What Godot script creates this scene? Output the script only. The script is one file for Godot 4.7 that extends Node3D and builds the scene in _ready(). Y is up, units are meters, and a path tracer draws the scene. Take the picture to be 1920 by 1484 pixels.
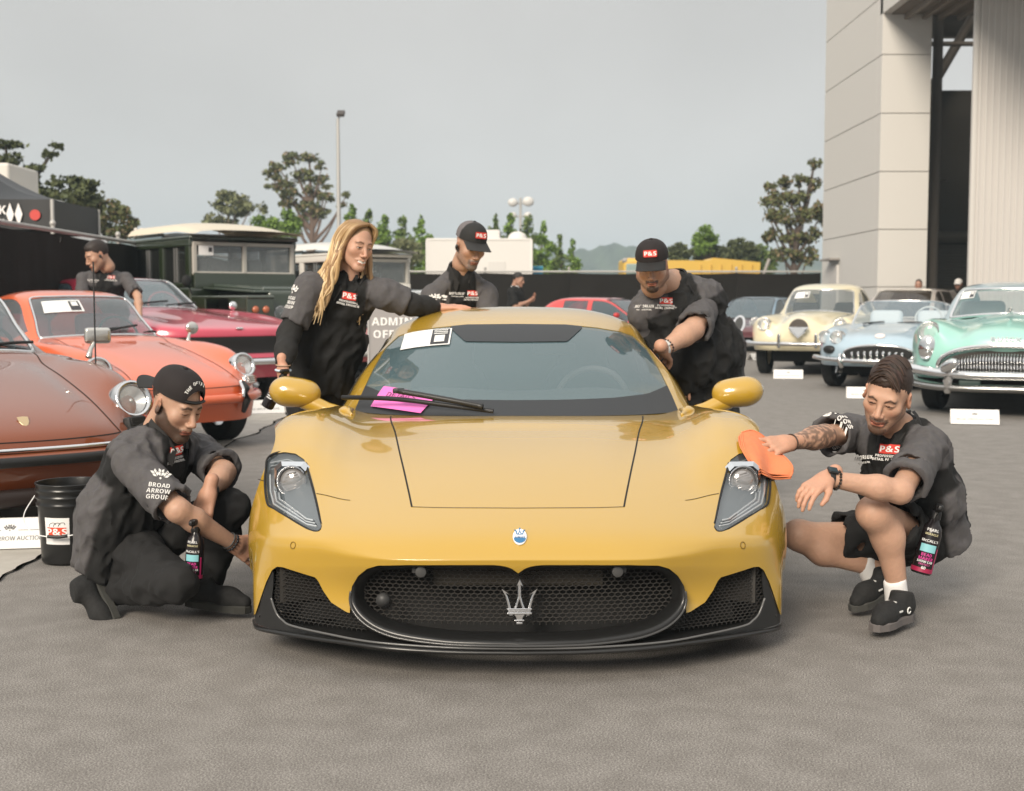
extends Node3D
# A row of collector cars and a detailing crew round a yellow sports car. Units are metres; the camera looks along -z.

class MB:
	# collects triangles; front faces run clockwise
	var v := PackedVector3Array()
	var n := PackedVector3Array()
	var c := PackedColorArray()
	var u := PackedVector2Array()
	var i := PackedInt32Array()
	func tri(a: int, b: int, d: int) -> void:
		i.append(a); i.append(b); i.append(d)
	func add(p: Vector3, nn: Vector3) -> int:
		v.append(p); n.append(nn)
		return v.size() - 1
	func quad(a: Vector3, b: Vector3, d: Vector3, e: Vector3) -> void:
		var nn := (d - a).cross(b - a).normalized()
		var k := v.size()
		for p in [a, b, d, e]:
			v.append(p); n.append(nn)
		tri(k, k + 1, k + 2); tri(k, k + 2, k + 3)
	func face(a: Vector3, b: Vector3, d: Vector3) -> void:
		var nn := (d - a).cross(b - a).normalized()
		var k := v.size()
		for p in [a, b, d]:
			v.append(p); n.append(nn)
		tri(k, k + 1, k + 2)
	func paint(col: Color, from := 0) -> void:
		while c.size() < from: c.append(Color.WHITE)
		while c.size() < v.size(): c.append(col)
	func smooth(from := 0, ifrom := 0) -> void:
		n.resize(v.size())
		for k in range(from, v.size()): n[k] = Vector3.ZERO
		for k in range(ifrom, i.size(), 3):
			var a := v[i[k]]
			var nn := (v[i[k + 2]] - a).cross(v[i[k + 1]] - a)
			n[i[k]] += nn; n[i[k + 1]] += nn; n[i[k + 2]] += nn
		for k in range(from, v.size()):
			n[k] = n[k].normalized() if n[k].length_squared() > 1e-20 else Vector3.UP
	func join(o: MB, t := Transform3D()) -> void:
		var k := v.size()
		for p in o.v: v.append(t * p)
		for q in o.n: n.append((t.basis * q).normalized())
		if o.c.size(): c.append_array(o.c)
		if o.u.size(): u.append_array(o.u)
		var flip := t.basis.determinant() < 0.0
		for q in range(0, o.i.size(), 3):
			if flip: tri(k + o.i[q], k + o.i[q + 2], k + o.i[q + 1])
			else: tri(k + o.i[q], k + o.i[q + 1], k + o.i[q + 2])
	func mesh() -> ArrayMesh:
		var a := []
		a.resize(Mesh.ARRAY_MAX)
		a[Mesh.ARRAY_VERTEX] = v
		a[Mesh.ARRAY_NORMAL] = n
		if c.size() == v.size(): a[Mesh.ARRAY_COLOR] = c
		if u.size() == v.size(): a[Mesh.ARRAY_TEX_UV] = u
		a[Mesh.ARRAY_INDEX] = i
		var m := ArrayMesh.new()
		m.add_surface_from_arrays(Mesh.PRIMITIVE_TRIANGLES, a)
		return m

class Net:
	# a smooth surface through rows of points, mirrored about x = 0 when sym is set; u runs across, v along the rows
	var rows := []
	var sym := true
	func _init(r: Array, s := true) -> void:
		sym = s
		for q in r:
			var a := PackedVector3Array()
			var m: int = q.size()
			a.append(Vector3(-q[1].x, q[1].y, q[1].z) if s else 2.0 * q[0] - q[1])
			for p in q: a.append(p)
			a.append(2.0 * q[m - 1] - q[m - 2])
			rows.append(a)
		var f := PackedVector3Array()
		var l := PackedVector3Array()
		var z := rows.size() - 1
		for k in rows[0].size():
			f.append(2.0 * rows[0][k] - rows[1][k])
			l.append(2.0 * rows[z][k] - rows[z - 1][k])
		rows.push_front(f)
		rows.append(l)
	func at(u: float, v: float) -> Vector3:
		var m: int = rows[0].size() - 3
		var s := clampf(absf(u) if sym else u, 0.0, 1.0) * m
		var k := mini(int(s), m - 1)
		var t := s - k
		var h := clampf(v, 0.0, 1.0) * (rows.size() - 3)
		var r := mini(int(h), rows.size() - 4)
		var w := h - r
		var p0: Vector3 = rows[r][k + 1].cubic_interpolate(rows[r][k + 2], rows[r][k], rows[r][k + 3], t)
		var p1: Vector3 = rows[r + 1][k + 1].cubic_interpolate(rows[r + 1][k + 2], rows[r + 1][k], rows[r + 1][k + 3], t)
		var p2: Vector3 = rows[r + 2][k + 1].cubic_interpolate(rows[r + 2][k + 2], rows[r + 2][k], rows[r + 2][k + 3], t)
		var p3: Vector3 = rows[r + 3][k + 1].cubic_interpolate(rows[r + 3][k + 2], rows[r + 3][k], rows[r + 3][k + 3], t)
		var o := p1.cubic_interpolate(p2, p0, p3, w)
		if sym and u < 0.0: o.x = -o.x
		return o

var taken := {}
var seen_mats := {}

func numbered(s: String) -> String:
	if not taken.has(s):
		taken[s] = 0
		return s
	taken[s] += 1
	return "%s_%03d" % [s, taken[s]]

func tag(o: Node3D, label: String, category: String, group := "") -> Node3D:
	o.set_meta("label", label)
	o.set_meta("category", category)
	if group: o.set_meta("group", group)
	return o

func thing(called: String, label: String, category: String, at := Vector3.ZERO, turn := 0.0, group := "") -> Node3D:
	var o := Node3D.new()
	o.name = numbered(called)
	add_child(o)
	o.position = at
	o.rotation.y = turn
	return tag(o, label, category, group)

func part(called: String, m: Variant, material: Material, parent: Node3D = null, world := false) -> MeshInstance3D:
	# world: the mesh was built in world coordinates and its thing is only moved, not turned
	var o := MeshInstance3D.new()
	o.mesh = m.mesh() if m is MB else m
	o.material_override = material
	if parent == null:
		o.name = numbered(called)
		add_child(o)
	else:
		o.name = called
		parent.add_child(o, true)
		if world:
			var up: Node = parent
			var off := Vector3.ZERO
			while up != self:
				off += up.position
				up = up.get_parent()
			o.position = -off
	return o

func struct(called: String, m: Variant, material: Material) -> MeshInstance3D:
	var o := part(called, m, material)
	o.set_meta("kind", "structure")
	return o

func stuff(o: Node3D) -> Node3D:
	o.set_meta("kind", "stuff")
	return o

func copy(o: Node3D, label: String, at: Vector3, turn := 0.0) -> Node3D:
	var r: Node3D = o.duplicate()
	r.name = numbered(String(o.name).get_slice("_0", 0))
	add_child(r)
	r.position = at
	r.rotation.y = turn
	r.set_meta("label", label)
	return r

func lin(r: float, g: float, b: float, a := 1.0) -> Color:
	var q := Color(r, g, b).linear_to_srgb()
	q.a = a
	return q

func mat(r: float, g: float, b: float, rough := 0.6, metal := 0.0) -> StandardMaterial3D:
	var key := "%.4f %.4f %.4f %.3f %.2f" % [r, g, b, rough, metal]
	if seen_mats.has(key): return seen_mats[key]
	var m := StandardMaterial3D.new()
	m.albedo_color = lin(r, g, b)
	m.roughness = rough
	m.metallic = metal
	seen_mats[key] = m
	return m

func paint(r: float, g: float, b: float, coat := 1.0, rough := 0.45, spec := 0.6) -> StandardMaterial3D:
	var m := StandardMaterial3D.new()
	m.albedo_color = lin(r, g, b)
	m.roughness = rough
	m.metallic_specular = spec
	m.clearcoat_enabled = true
	m.clearcoat = coat
	m.clearcoat_roughness = 0.04
	return m

func vcol(rough := 0.8) -> StandardMaterial3D:
	var m := StandardMaterial3D.new()
	m.vertex_color_use_as_albedo = true
	m.roughness = rough
	return m

func glass(r: float, g: float, b: float, a: float) -> StandardMaterial3D:
	var m := StandardMaterial3D.new()
	m.albedo_color = lin(r, g, b, a)
	m.roughness = 0.02
	m.transparency = BaseMaterial3D.TRANSPARENCY_ALPHA
	return m

func noise_tex(seed_: int, freq: float, oct := 4, size := 512, lo := Color.BLACK, hi := Color.WHITE, kind := FastNoiseLite.TYPE_SIMPLEX_SMOOTH) -> NoiseTexture2D:
	var f := FastNoiseLite.new()
	f.seed = seed_
	f.noise_type = kind
	f.frequency = freq
	f.fractal_octaves = oct
	var t := NoiseTexture2D.new()
	t.width = size
	t.height = size
	t.seamless = true
	t.noise = f
	var g := Gradient.new()
	g.set_color(0, lo)
	g.set_color(1, hi)
	t.color_ramp = g
	return t

func rough_up(m: StandardMaterial3D, seed_: int, freq: float, height: float, scale: float, world := true) -> StandardMaterial3D:
	m.heightmap_enabled = true
	m.heightmap_texture = noise_tex(seed_, freq, 4, 256)
	m.heightmap_scale = height
	m.uv1_triplanar = true
	m.uv1_world_triplanar = world
	m.uv1_scale = Vector3.ONE * scale
	return m

# ---- shapes ----
func box(mb: MB, at: Vector3, size: Vector3, b := Basis(), bev := 0.0) -> void:
	var h := size * 0.5
	bev = minf(bev, minf(h.x, minf(h.y, h.z)) * 0.98)
	if bev <= 0.0:
		for ax in 3:
			for s in [-1.0, 1.0]:
				var d := Vector3.ZERO; d[ax] = s
				var e := Vector3.ZERO; e[(ax + 1) % 3] = 1.0
				var f := d.cross(e)
				var q := []
				for k in [[-1, -1], [-1, 1], [1, 1], [1, -1]]:
					q.append(at + b * ((d + e * k[0] + f * k[1]) * h))
				mb.quad(q[0], q[1], q[2], q[3])
		return
	var inner := h - Vector3.ONE * bev
	var base := mb.v.size()
	var ib := mb.i.size()
	var ids := {}
	for ax in 3:
		for s in [-1.0, 1.0]:
			var d := Vector3.ZERO; d[ax] = s
			var e := Vector3.ZERO; e[(ax + 1) % 3] = 1.0
			var f := d.cross(e)
			var g := [[0, 0, 0, 0], [0, 0, 0, 0], [0, 0, 0, 0], [0, 0, 0, 0]]
			for a in 4:
				for c in 4:
					var l: Vector3 = d + e * [-1.0, -0.999, 0.999, 1.0][a] + f * [-1.0, -0.999, 0.999, 1.0][c]
					var core := Vector3(signf(l.x) * inner.x, signf(l.y) * inner.y, signf(l.z) * inner.z)
					var o := Vector3(l.x if absf(l.x) >= 1.0 else 0.0, l.y if absf(l.y) >= 1.0 else 0.0, l.z if absf(l.z) >= 1.0 else 0.0)
					var p := core + o.normalized() * bev
					var key := Vector3i((p * 1e5).round())
					if not ids.has(key): ids[key] = mb.add(at + b * p, Vector3.ZERO)
					g[a][c] = ids[key]
			for a in 3:
				for c in 3:
					mb.tri(g[a][c], g[a][c + 1], g[a + 1][c + 1])
					mb.tri(g[a][c], g[a + 1][c + 1], g[a + 1][c])
	mb.smooth(base, ib)

func spline(pts: Array, t: float) -> Vector3:
	var m := pts.size() - 1
	var s := clampf(t, 0.0, 1.0) * m
	var k := mini(int(s), m - 1)
	var a: Vector3 = pts[k - 1] if k > 0 else 2.0 * pts[0] - pts[1]
	var d: Vector3 = pts[k + 2] if k + 2 <= m else 2.0 * pts[m] - pts[m - 1]
	return pts[k].cubic_interpolate(pts[k + 1], a, d, s - k)

func curve(pts: Array, steps: int, closed := false) -> PackedVector3Array:
	var o := PackedVector3Array()
	if closed:
		var m := pts.size()
		for q in steps:
			var s := float(q) / steps * m
			var k := int(s)
			o.append((pts[k % m] as Vector3).cubic_interpolate(pts[(k + 1) % m], pts[(k + m - 1) % m], pts[(k + 2) % m], s - k))
	else:
		for q in steps + 1: o.append(spline(pts, float(q) / steps))
	return o

func tube(mb: MB, pts: PackedVector3Array, rad: Variant, sides := 8, closed := false, flat := 1.0, up := Vector3.UP) -> void:
	# rad: a number or one radius for each point; flat squeezes the section along its second axis
	var base := mb.v.size()
	var ib := mb.i.size()
	var m := pts.size()
	for k in m:
		var a := pts[(k + m - 1) % m] if closed or k > 0 else pts[0]
		var d := pts[(k + 1) % m] if closed or k < m - 1 else pts[m - 1]
		var t := (d - a).normalized()
		var x := t.cross(up)
		if x.length() < 0.05: x = t.cross(Vector3.RIGHT if absf(t.x) < 0.9 else Vector3.BACK)
		x = x.normalized()
		var y := x.cross(t)
		var r: float = rad if rad is float else rad[mini(k * rad.size() / m, rad.size() - 1)] if rad.size() != m else rad[k]
		for s in sides:
			var an := TAU * s / sides
			mb.add(pts[k] + x * cos(an) * r + y * sin(an) * r * flat, Vector3.ZERO)
	for k in m if closed else m - 1:
		for s in sides:
			var a := base + k * sides + s
			var b := base + k * sides + (s + 1) % sides
			var c := base + (k + 1) % m * sides + s
			var d := base + (k + 1) % m * sides + (s + 1) % sides
			mb.tri(a, c, b); mb.tri(b, c, d)
	if not closed:
		for e in 2:
			var o := mb.add(pts[0] if e == 0 else pts[m - 1], Vector3.ZERO)
			var q := base if e == 0 else base + (m - 1) * sides
			for s in sides:
				if e == 0: mb.tri(o, q + s, q + (s + 1) % sides)
				else: mb.tri(o, q + (s + 1) % sides, q + s)
	mb.smooth(base, ib)

func rod(mb: MB, a: Vector3, b: Vector3, r: float, sides := 8) -> void:
	tube(mb, PackedVector3Array([a, b]), r, sides)

func lathe(mb: MB, prof: Array, xf := Transform3D(), segs := 24, sharp := false) -> void:
	# prof: Vector2(radius, height) about the y axis
	var base := mb.v.size()
	var ib := mb.i.size()
	if sharp:
		for k in prof.size() - 1:
			lathe(mb, [prof[k], prof[k + 1]], xf, segs)
		return
	for p in prof:
		for s in segs:
			var an := TAU * s / segs
			mb.add(xf * Vector3(p.x * cos(an), p.y, p.x * sin(an)), Vector3.ZERO)
	for k in prof.size() - 1:
		for s in segs:
			var a := base + k * segs + s
			var b := base + k * segs + (s + 1) % segs
			mb.tri(a, b, a + segs); mb.tri(b, b + segs, a + segs)
	mb.smooth(base, ib)

func prism(mb: MB, poly: PackedVector2Array, depth: float, xf := Transform3D(), bev := 0.0) -> void:
	# extrudes an outline in x, y from z = 0 to z = depth; bev chamfers the rim at z = depth
	var tri := Geometry2D.triangulate_polygon(poly)
	var m := poly.size()
	var cw := Geometry2D.is_polygon_clockwise(poly)
	var top := PackedVector2Array(poly)
	if bev > 0.0:
		for k in m:
			var a := poly[(k + m - 1) % m]
			var b := poly[(k + 1) % m]
			var n1 := (poly[k] - a).normalized()
			var n2 := (b - poly[k]).normalized()
			var nn := (Vector2(-n1.y, n1.x) + Vector2(-n2.y, n2.x))
			nn = nn / maxf(0.35, nn.length_squared() * 0.5)
			top[k] = poly[k] + nn * bev * (-1.0 if cw else 1.0)
	for k in range(0, tri.size(), 3):
		var q := [top[tri[k]], top[tri[k + 1]], top[tri[k + 2]]]
		var p := []
		for w in q: p.append(xf * Vector3(w.x, w.y, depth))
		if (q[1] - q[0]).cross(q[2] - q[0]) > 0.0: mb.face(p[0], p[2], p[1])
		else: mb.face(p[0], p[1], p[2])
	for k in m:
		var a := poly[k]
		var b := poly[(k + 1) % m]
		var a2 := top[k]
		var b2 := top[(k + 1) % m]
		var z1 := depth - bev * signf(depth)
		var A := xf * Vector3(a.x, a.y, 0); var B := xf * Vector3(b.x, b.y, 0)
		var C := xf * Vector3(b.x, b.y, z1); var D := xf * Vector3(a.x, a.y, z1)
		mb.quad(A, D, C, B)
		if bev > 0.0: mb.quad(D, xf * Vector3(a2.x, a2.y, depth), xf * Vector3(b2.x, b2.y, depth), C)

func ball(mb: MB, at: Vector3, r: Vector3, b := Basis(), segs := 16) -> void:
	var prof := []
	for k in segs / 2 + 1:
		var an := PI * k / (segs / 2)
		prof.append(Vector2(sin(an), -cos(an)))
	lathe(mb, prof, Transform3D(b * Basis.from_scale(r), at), segs)

func facing(at: Vector3, z: Vector3, up := Vector3.UP) -> Transform3D:
	# local z points along z
	z = z.normalized()
	var x := up.cross(z)
	if x.length() < 0.01: x = Vector3.RIGHT
	x = x.normalized()
	return Transform3D(Basis(x, z.cross(x), z), at)

func along(a: Vector3, y: Vector3, hint := Vector3.BACK) -> Transform3D:
	# local y points along y
	y = y.normalized()
	var z := hint - y * hint.dot(y)
	if z.length() < 0.01: z = Vector3.RIGHT - y * y.x
	z = z.normalized()
	return Transform3D(Basis(y.cross(z), y, z), a)

func pd(poly: PackedVector2Array, p: Vector2) -> float:
	# signed distance to an outline, positive outside
	var d := 1e9
	var inside := false
	var m := poly.size()
	var a := poly[m - 1]
	for k in m:
		var b := poly[k]
		var e := b - a
		var w := p - a
		var t := clampf(w.dot(e) / maxf(e.length_squared(), 1e-12), 0.0, 1.0)
		d = minf(d, (w - e * t).length_squared())
		if (a.y > p.y) != (b.y > p.y) and p.x < (b.x - a.x) * (p.y - a.y) / (b.y - a.y) + a.x: inside = not inside
		a = b
	return -sqrt(d) if inside else sqrt(d)

func sheet(mb: MB, nu: int, nv: int, S: Callable, keep: Variant = null, lip := Vector3.ZERO, off := 0.0, flip := false) -> void:
	# a grid over u, v in 0..1; keep(p) < 0 is cut away along a clean line, and the cut edge is turned in by lip
	var g := PackedVector3Array()
	var nn := PackedVector3Array()
	var f := PackedFloat32Array()
	for b in nv + 1:
		for a in nu + 1: g.append(S.call(float(a) / nu, float(b) / nv))
	var w := nu + 1
	for b in nv + 1:
		for a in nu + 1:
			var du := g[b * w + mini(a + 1, nu)] - g[b * w + maxi(a - 1, 0)]
			var dv := g[mini(b + 1, nv) * w + a] - g[maxi(b - 1, 0) * w + a]
			var q := dv.cross(du).normalized()
			nn.append(-q if flip else q)
	if off != 0.0:
		for k in g.size(): g[k] += nn[k] * off
	if keep != null:
		for p in g: f.append(keep.call(p))
	var ids := PackedInt32Array()
	ids.resize(g.size())
	ids.fill(-1)
	for b in nv:
		for a in nu:
			var q := [b * w + a, b * w + a + 1, (b + 1) * w + a + 1, (b + 1) * w + a]
			for t in [[q[0], q[1], q[2]], [q[0], q[2], q[3]]]:
				if flip: t = [t[0], t[2], t[1]]
				var pos := 0
				if f.size():
					for k in t: pos += 1 if f[k] >= 0.0 else 0
				else: pos = 3
				if pos == 0: continue
				var ring := PackedInt32Array()
				var cut := []
				for k in 3:
					var A: int = t[k]
					var B: int = t[(k + 1) % 3]
					if pos == 3 or f[A] >= 0.0:
						if ids[A] < 0: ids[A] = mb.add(g[A], nn[A])
						ring.append(ids[A])
					if pos < 3 and (f[A] >= 0.0) != (f[B] >= 0.0):
						var s := f[A] / (f[A] - f[B])
						var p := g[A].lerp(g[B], s)
						ring.append(mb.add(p, nn[A].lerp(nn[B], s).normalized()))
						cut.append([p, f[A] >= 0.0])
				for k in range(1, ring.size() - 1): mb.tri(ring[0], ring[k], ring[k + 1])
				if cut.size() == 2 and lip != Vector3.ZERO:
					if not cut[0][1]: cut.reverse()
					mb.quad(cut[1][0], cut[0][0], cut[0][0] + lip, cut[1][0] + lip)

func text(mb: MB, s: String, h: float, xf: Transform3D, bold := true, depth := 0.002, serif := false, col := Color(-1, 0, 0)) -> void:
	# lettering centred on xf, h is the height of a capital
	var f := SystemFont.new()
	f.font_names = PackedStringArray(["Droid Serif" if serif else "Droid Sans"])
	if bold: f.font_weight = 700
	var t := TextMesh.new()
	t.text = s
	t.font = f
	t.font_size = 24
	t.pixel_size = h / 17.0
	t.depth = depth
	t.curve_step = 2.0
	var a := t.get_mesh_arrays()
	var o := MB.new()
	o.v = a[Mesh.ARRAY_VERTEX]
	o.n = a[Mesh.ARRAY_NORMAL]
	o.i = a[Mesh.ARRAY_INDEX]
	if col.r >= 0.0: o.paint(col)
	mb.join(o, xf)

func rrect(w: float, h: float, r: float, n := 4) -> PackedVector2Array:
	var o := PackedVector2Array()
	for q in 4:
		var cx := (w / 2 - r) * (1 if q in [0, 3] else -1)
		var cy := (h / 2 - r) * (1 if q < 2 else -1)
		for k in n + 1:
			var an := PI / 2 * (q + float(k) / n)
			o.append(Vector2(cx + cos(an) * r, cy + sin(an) * r))
	return o

func ellipse(rx: float, ry: float, n := 32) -> PackedVector2Array:
	var o := PackedVector2Array()
	for k in n: o.append(Vector2(cos(TAU * k / n) * rx, sin(TAU * k / n) * ry))
	return o


class Field:
	# a body as a smooth union of tapered capsules and ellipsoids, meshed as surface nets
	var kind := PackedInt32Array()
	var a := PackedVector3Array()
	var b := PackedVector3Array()
	var ra := PackedFloat32Array()
	var rb := PackedFloat32Array()
	var ks := PackedFloat32Array()
	var inv := []
	var disp: Variant = null
	func bone(p: Vector3, q: Vector3, r0: float, r1: float, k := 0.02, op := 0) -> void:
		kind.append(op); a.append(p); b.append(q - p); ra.append(r0); rb.append(r1); ks.append(k); inv.append(null)
	func egg(p: Vector3, r: Vector3, k := 0.02, op := 0, bas := Basis()) -> void:
		kind.append(op + 2); a.append(p); b.append(r); ra.append(maxf(r.x, maxf(r.y, r.z))); rb.append(minf(r.x, minf(r.y, r.z))); ks.append(k); inv.append(bas.inverse())
	func cut(p: Vector3, n: Vector3, r: float) -> void:
		# takes away the half ball of radius r at p on the side of n: a clean hem
		kind.append(5); a.append(p); b.append(n.normalized()); ra.append(r); rb.append(r); ks.append(0.006); inv.append(null)
	func chain(pts: Array, rad: Array, k := 0.02) -> void:
		for q in pts.size() - 1: bone(pts[q], pts[q + 1], rad[q], rad[q + 1], k)
	func prim(q: int, p: Vector3) -> float:
		var w := p - a[q]
		if kind[q] < 2:
			var e := b[q]
			var t := clampf(w.dot(e) / maxf(e.dot(e), 1e-9), 0.0, 1.0)
			return (w - e * t).length() - ra[q] - (rb[q] - ra[q]) * t
		if kind[q] == 5: return maxf(-w.dot(b[q]), w.length() - ra[q])
		w = inv[q] * w
		var r := b[q]
		var k0 := (w / r).length()
		var k1 := (w / (r * r)).length()
		return k0 * (k0 - 1.0) / k1 if k1 > 1e-6 else -rb[q]
	func eval(p: Vector3, sub: PackedInt32Array) -> float:
		var d := 1e3
		for q in sub:
			var x := prim(q, p)
			var k := ks[q]
			if kind[q] & 1:
				x = -x
				var h := maxf(k - absf(d - x), 0.0) / k
				d = maxf(d, x) + h * h * k * 0.25
			else:
				var h := maxf(k - absf(d - x), 0.0) / k
				d = minf(d, x) - h * h * k * 0.25
		if disp != null and absf(d) < 0.06: d += disp.call(p)
		return d
	func all() -> PackedInt32Array: return PackedInt32Array(range(kind.size()))
	func mesh(cell: float, keep: Variant = null) -> MB:
		var lo := Vector3.ONE * 1e6
		var hi := -lo
		for q in kind.size():
			if kind[q] & 1: continue
			var m := Vector3.ONE * (maxf(ra[q], rb[q]) + ks[q] * 0.3 + 0.012 + cell * 2)
			lo = lo.min(a[q] - m); hi = hi.max(a[q] + m)
			if kind[q] == 0: lo = lo.min(a[q] + b[q] - m); hi = hi.max(a[q] + b[q] + m)
		var B := 6
		var dim := Vector3i(((hi - lo) / (cell * B)).ceil())
		var nx := dim.x * B + 1
		var ny := dim.y * B + 1
		var nz := dim.z * B + 1
		var val := PackedFloat32Array()
		val.resize(nx * ny * nz)
		val.fill(1.0)
		var live := []
		var R := cell * B * 0.87 + cell
		for bz in dim.z:
			for by in dim.y:
				for bx in dim.x:
					var c := lo + Vector3(bx + 0.5, by + 0.5, bz + 0.5) * cell * B
					var near := 1e3
					var sub := PackedInt32Array()
					for q in kind.size():
						var d := prim(q, c)
						if d < R + ks[q] + 0.02: sub.append(q)
						if not kind[q] & 1: near = minf(near, d - ks[q] * 0.5 - 0.012)
					if near > R: continue
					var full := eval(c, sub)
					if full < -R - 0.04:
						for z in B:
							for y in B:
								var s := ((bz * B + z) * ny + by * B + y) * nx + bx * B
								for x in B: val[s + x] = -1.0
						continue
					live.append(Vector3i(bx, by, bz))
					for z in B:
						for y in B:
							var s := ((bz * B + z) * ny + by * B + y) * nx + bx * B
							var p := lo + Vector3(bx * B, by * B + y, bz * B + z) * cell
							for x in B:
								val[s + x] = eval(p, sub)
								p.x += cell
		var o := MB.new()
		var at := {}
		var off := PackedInt32Array([0, 1, nx, nx + 1, nx * ny, nx * ny + 1, nx * ny + nx, nx * ny + nx + 1])
		for L in live:
			for z in range(L.z * B, L.z * B + B):
				for y in range(L.y * B, L.y * B + B):
					for x in range(L.x * B, L.x * B + B):
						var s := (z * ny + y) * nx + x
						var neg := 0
						for k in 8:
							if val[s + off[k]] < 0.0: neg += 1
						if neg == 0 or neg == 8: continue
						var sum := Vector3.ZERO
						var cnt := 0
						for k in 8:
							var va := val[s + off[k]]
							for e in [1, 2, 4]:
								if k & e: continue
								var vb := val[s + off[k | e]]
								if (va < 0.0) == (vb < 0.0): continue
								var t := va / (va - vb)
								sum += Vector3(k & 1, (k >> 1) & 1, k >> 2) + Vector3(e & 1, (e >> 1) & 1, e >> 2) * t
								cnt += 1
						at[s] = o.v.size()
						o.v.append(lo + (Vector3(x, y, z) + sum / cnt) * cell)
		for s in at:
			var inside: bool = val[s] < 0.0
			for ax in 3:
				var st: int = [1, nx, nx * ny][ax]
				if (val[s + st] < 0.0) == inside: continue
				var s1: int = [nx, nx * ny, 1][ax]
				var s2: int = [nx * ny, 1, nx][ax]
				if not (at.has(s - s1) and at.has(s - s2) and at.has(s - s1 - s2)): continue
				var q := [at[s], at[s - s1], at[s - s1 - s2], at[s - s2]]
				if keep != null and not keep.call((o.v[q[0]] + o.v[q[2]]) * 0.5): continue
				if inside:
					o.tri(q[0], q[1], q[2]); o.tri(q[0], q[2], q[3])
				else:
					o.tri(q[0], q[2], q[1]); o.tri(q[0], q[3], q[2])
		o.smooth()
		return o


func sky_tex() -> ImageTexture:
	# an even overcast: brighter overhead, soft long streaks of cloud
	var im := Image.create(1024, 512, false, Image.FORMAT_RGBF)
	var n := FastNoiseLite.new()
	n.seed = 11
	n.frequency = 0.9
	n.fractal_octaves = 5
	var big := FastNoiseLite.new()
	big.seed = 4
	big.frequency = 0.5
	for y in 512:
		var el := PI * (0.5 - (y + 0.5) / 512.0)
		for x in 1024:
			var az := TAU * x / 1024.0
			var d := Vector3(cos(el) * cos(az), sin(el), cos(el) * sin(az))
			var h := maxf(d.y, 0.02)
			var q := Vector3(d.x, 0.0, d.z) / (h + 0.22) * 0.55
			var k := n.get_noise_3d(q.x * 0.7, q.z * 1.6, 1.0) * 0.16 + big.get_noise_3d(q.x * 0.8, q.z * 1.4, 5.0) * 0.16
			var e := clampf(d.y, 0.0, 1.0)
			var l := lerpf(0.56, 0.50, smoothstep(0.0, 0.22, e))
			l = lerpf(l, 0.95, smoothstep(0.2, 0.8, e))
			if d.y < 0.0: l = lerpf(0.56, 0.3, smoothstep(0.0, -0.3, d.y))
			l *= 1.0 + k * (1.0 if d.y > 0.0 else 0.0)
			im.set_pixel(x, y, Color(l * 1.015, l, l * 0.975))
	return ImageTexture.create_from_image(im)

func world_setup() -> void:
	var cam := Camera3D.new()
	cam.name = "camera"
	cam.fov = 34.6036
	cam.far = 4000.0
	cam.near = 0.1
	cam.current = true
	add_child(cam)
	var lens := CameraAttributesPhysical.new()
	lens.frustum_focal_length = 38.527
	lens.frustum_focus_distance = 4.7
	lens.frustum_far = 4000.0
	lens.frustum_near = 0.1
	lens.exposure_aperture = 3.8
	cam.attributes = lens
	cam.position = Vector3(0, 1.22, 0)
	cam.rotation_degrees = Vector3(-4.202, 0, 0)
	var env := Environment.new()
	env.background_mode = Environment.BG_SKY
	var sm := PanoramaSkyMaterial.new()
	sm.panorama = sky_tex()
	sm.energy_multiplier = 1.0
	var sky := Sky.new()
	sky.sky_material = sm
	env.sky = sky
	env.tonemap_mode = Environment.TONE_MAPPER_LINEAR
	env.tonemap_exposure = 1.22
	env.sdfgi_enabled = true
	env.ssao_enabled = true
	env.ssil_enabled = true
	env.fog_enabled = true
	env.fog_density = 0.0010
	env.fog_light_color = Color(0.66, 0.73, 0.77)
	var we := WorldEnvironment.new()
	we.name = "world_environment"
	we.environment = env
	add_child(we)
	var sun := DirectionalLight3D.new()
	sun.name = "sun"
	sun.light_energy = 1.2
	sun.light_angular_distance = 22.0
	sun.light_color = Color(1.0, 0.95, 0.88)
	sun.shadow_enabled = true
	add_child(sun)
	sun.look_at_from_position(Vector3.ZERO, -Vector3(-0.36, 0.52, 0.80), Vector3.UP)

func ground() -> void:
	var m := StandardMaterial3D.new()
	m.albedo_color = Color.WHITE
	m.roughness = 0.85
	m.albedo_texture = noise_tex(3, 0.30, 2, 1024, lin(0.05, 0.045, 0.04), lin(0.56, 0.53, 0.495))
	m.uv1_triplanar = true
	m.uv1_world_triplanar = true
	m.uv1_scale = Vector3.ONE * 0.5
	m.detail_enabled = true
	m.detail_albedo = noise_tex(8, 0.010, 6, 1024, lin(0.74, 0.73, 0.72), lin(1, 1, 1))
	m.detail_blend_mode = BaseMaterial3D.BLEND_MODE_MUL
	m.uv2_triplanar = true
	m.uv2_world_triplanar = true
	m.uv2_scale = Vector3.ONE * 0.09
	m.heightmap_enabled = true
	m.heightmap_texture = noise_tex(5, 0.30, 2, 1024)
	m.heightmap_scale = 0.04
	var mb := MB.new()
	var n := FastNoiseLite.new()
	mb.quad(Vector3(-900, 0, 20), Vector3(-900, 0, -1800), Vector3(900, 0, -1800), Vector3(900, 0, 20))
	struct("ground", mb, m)


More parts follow.
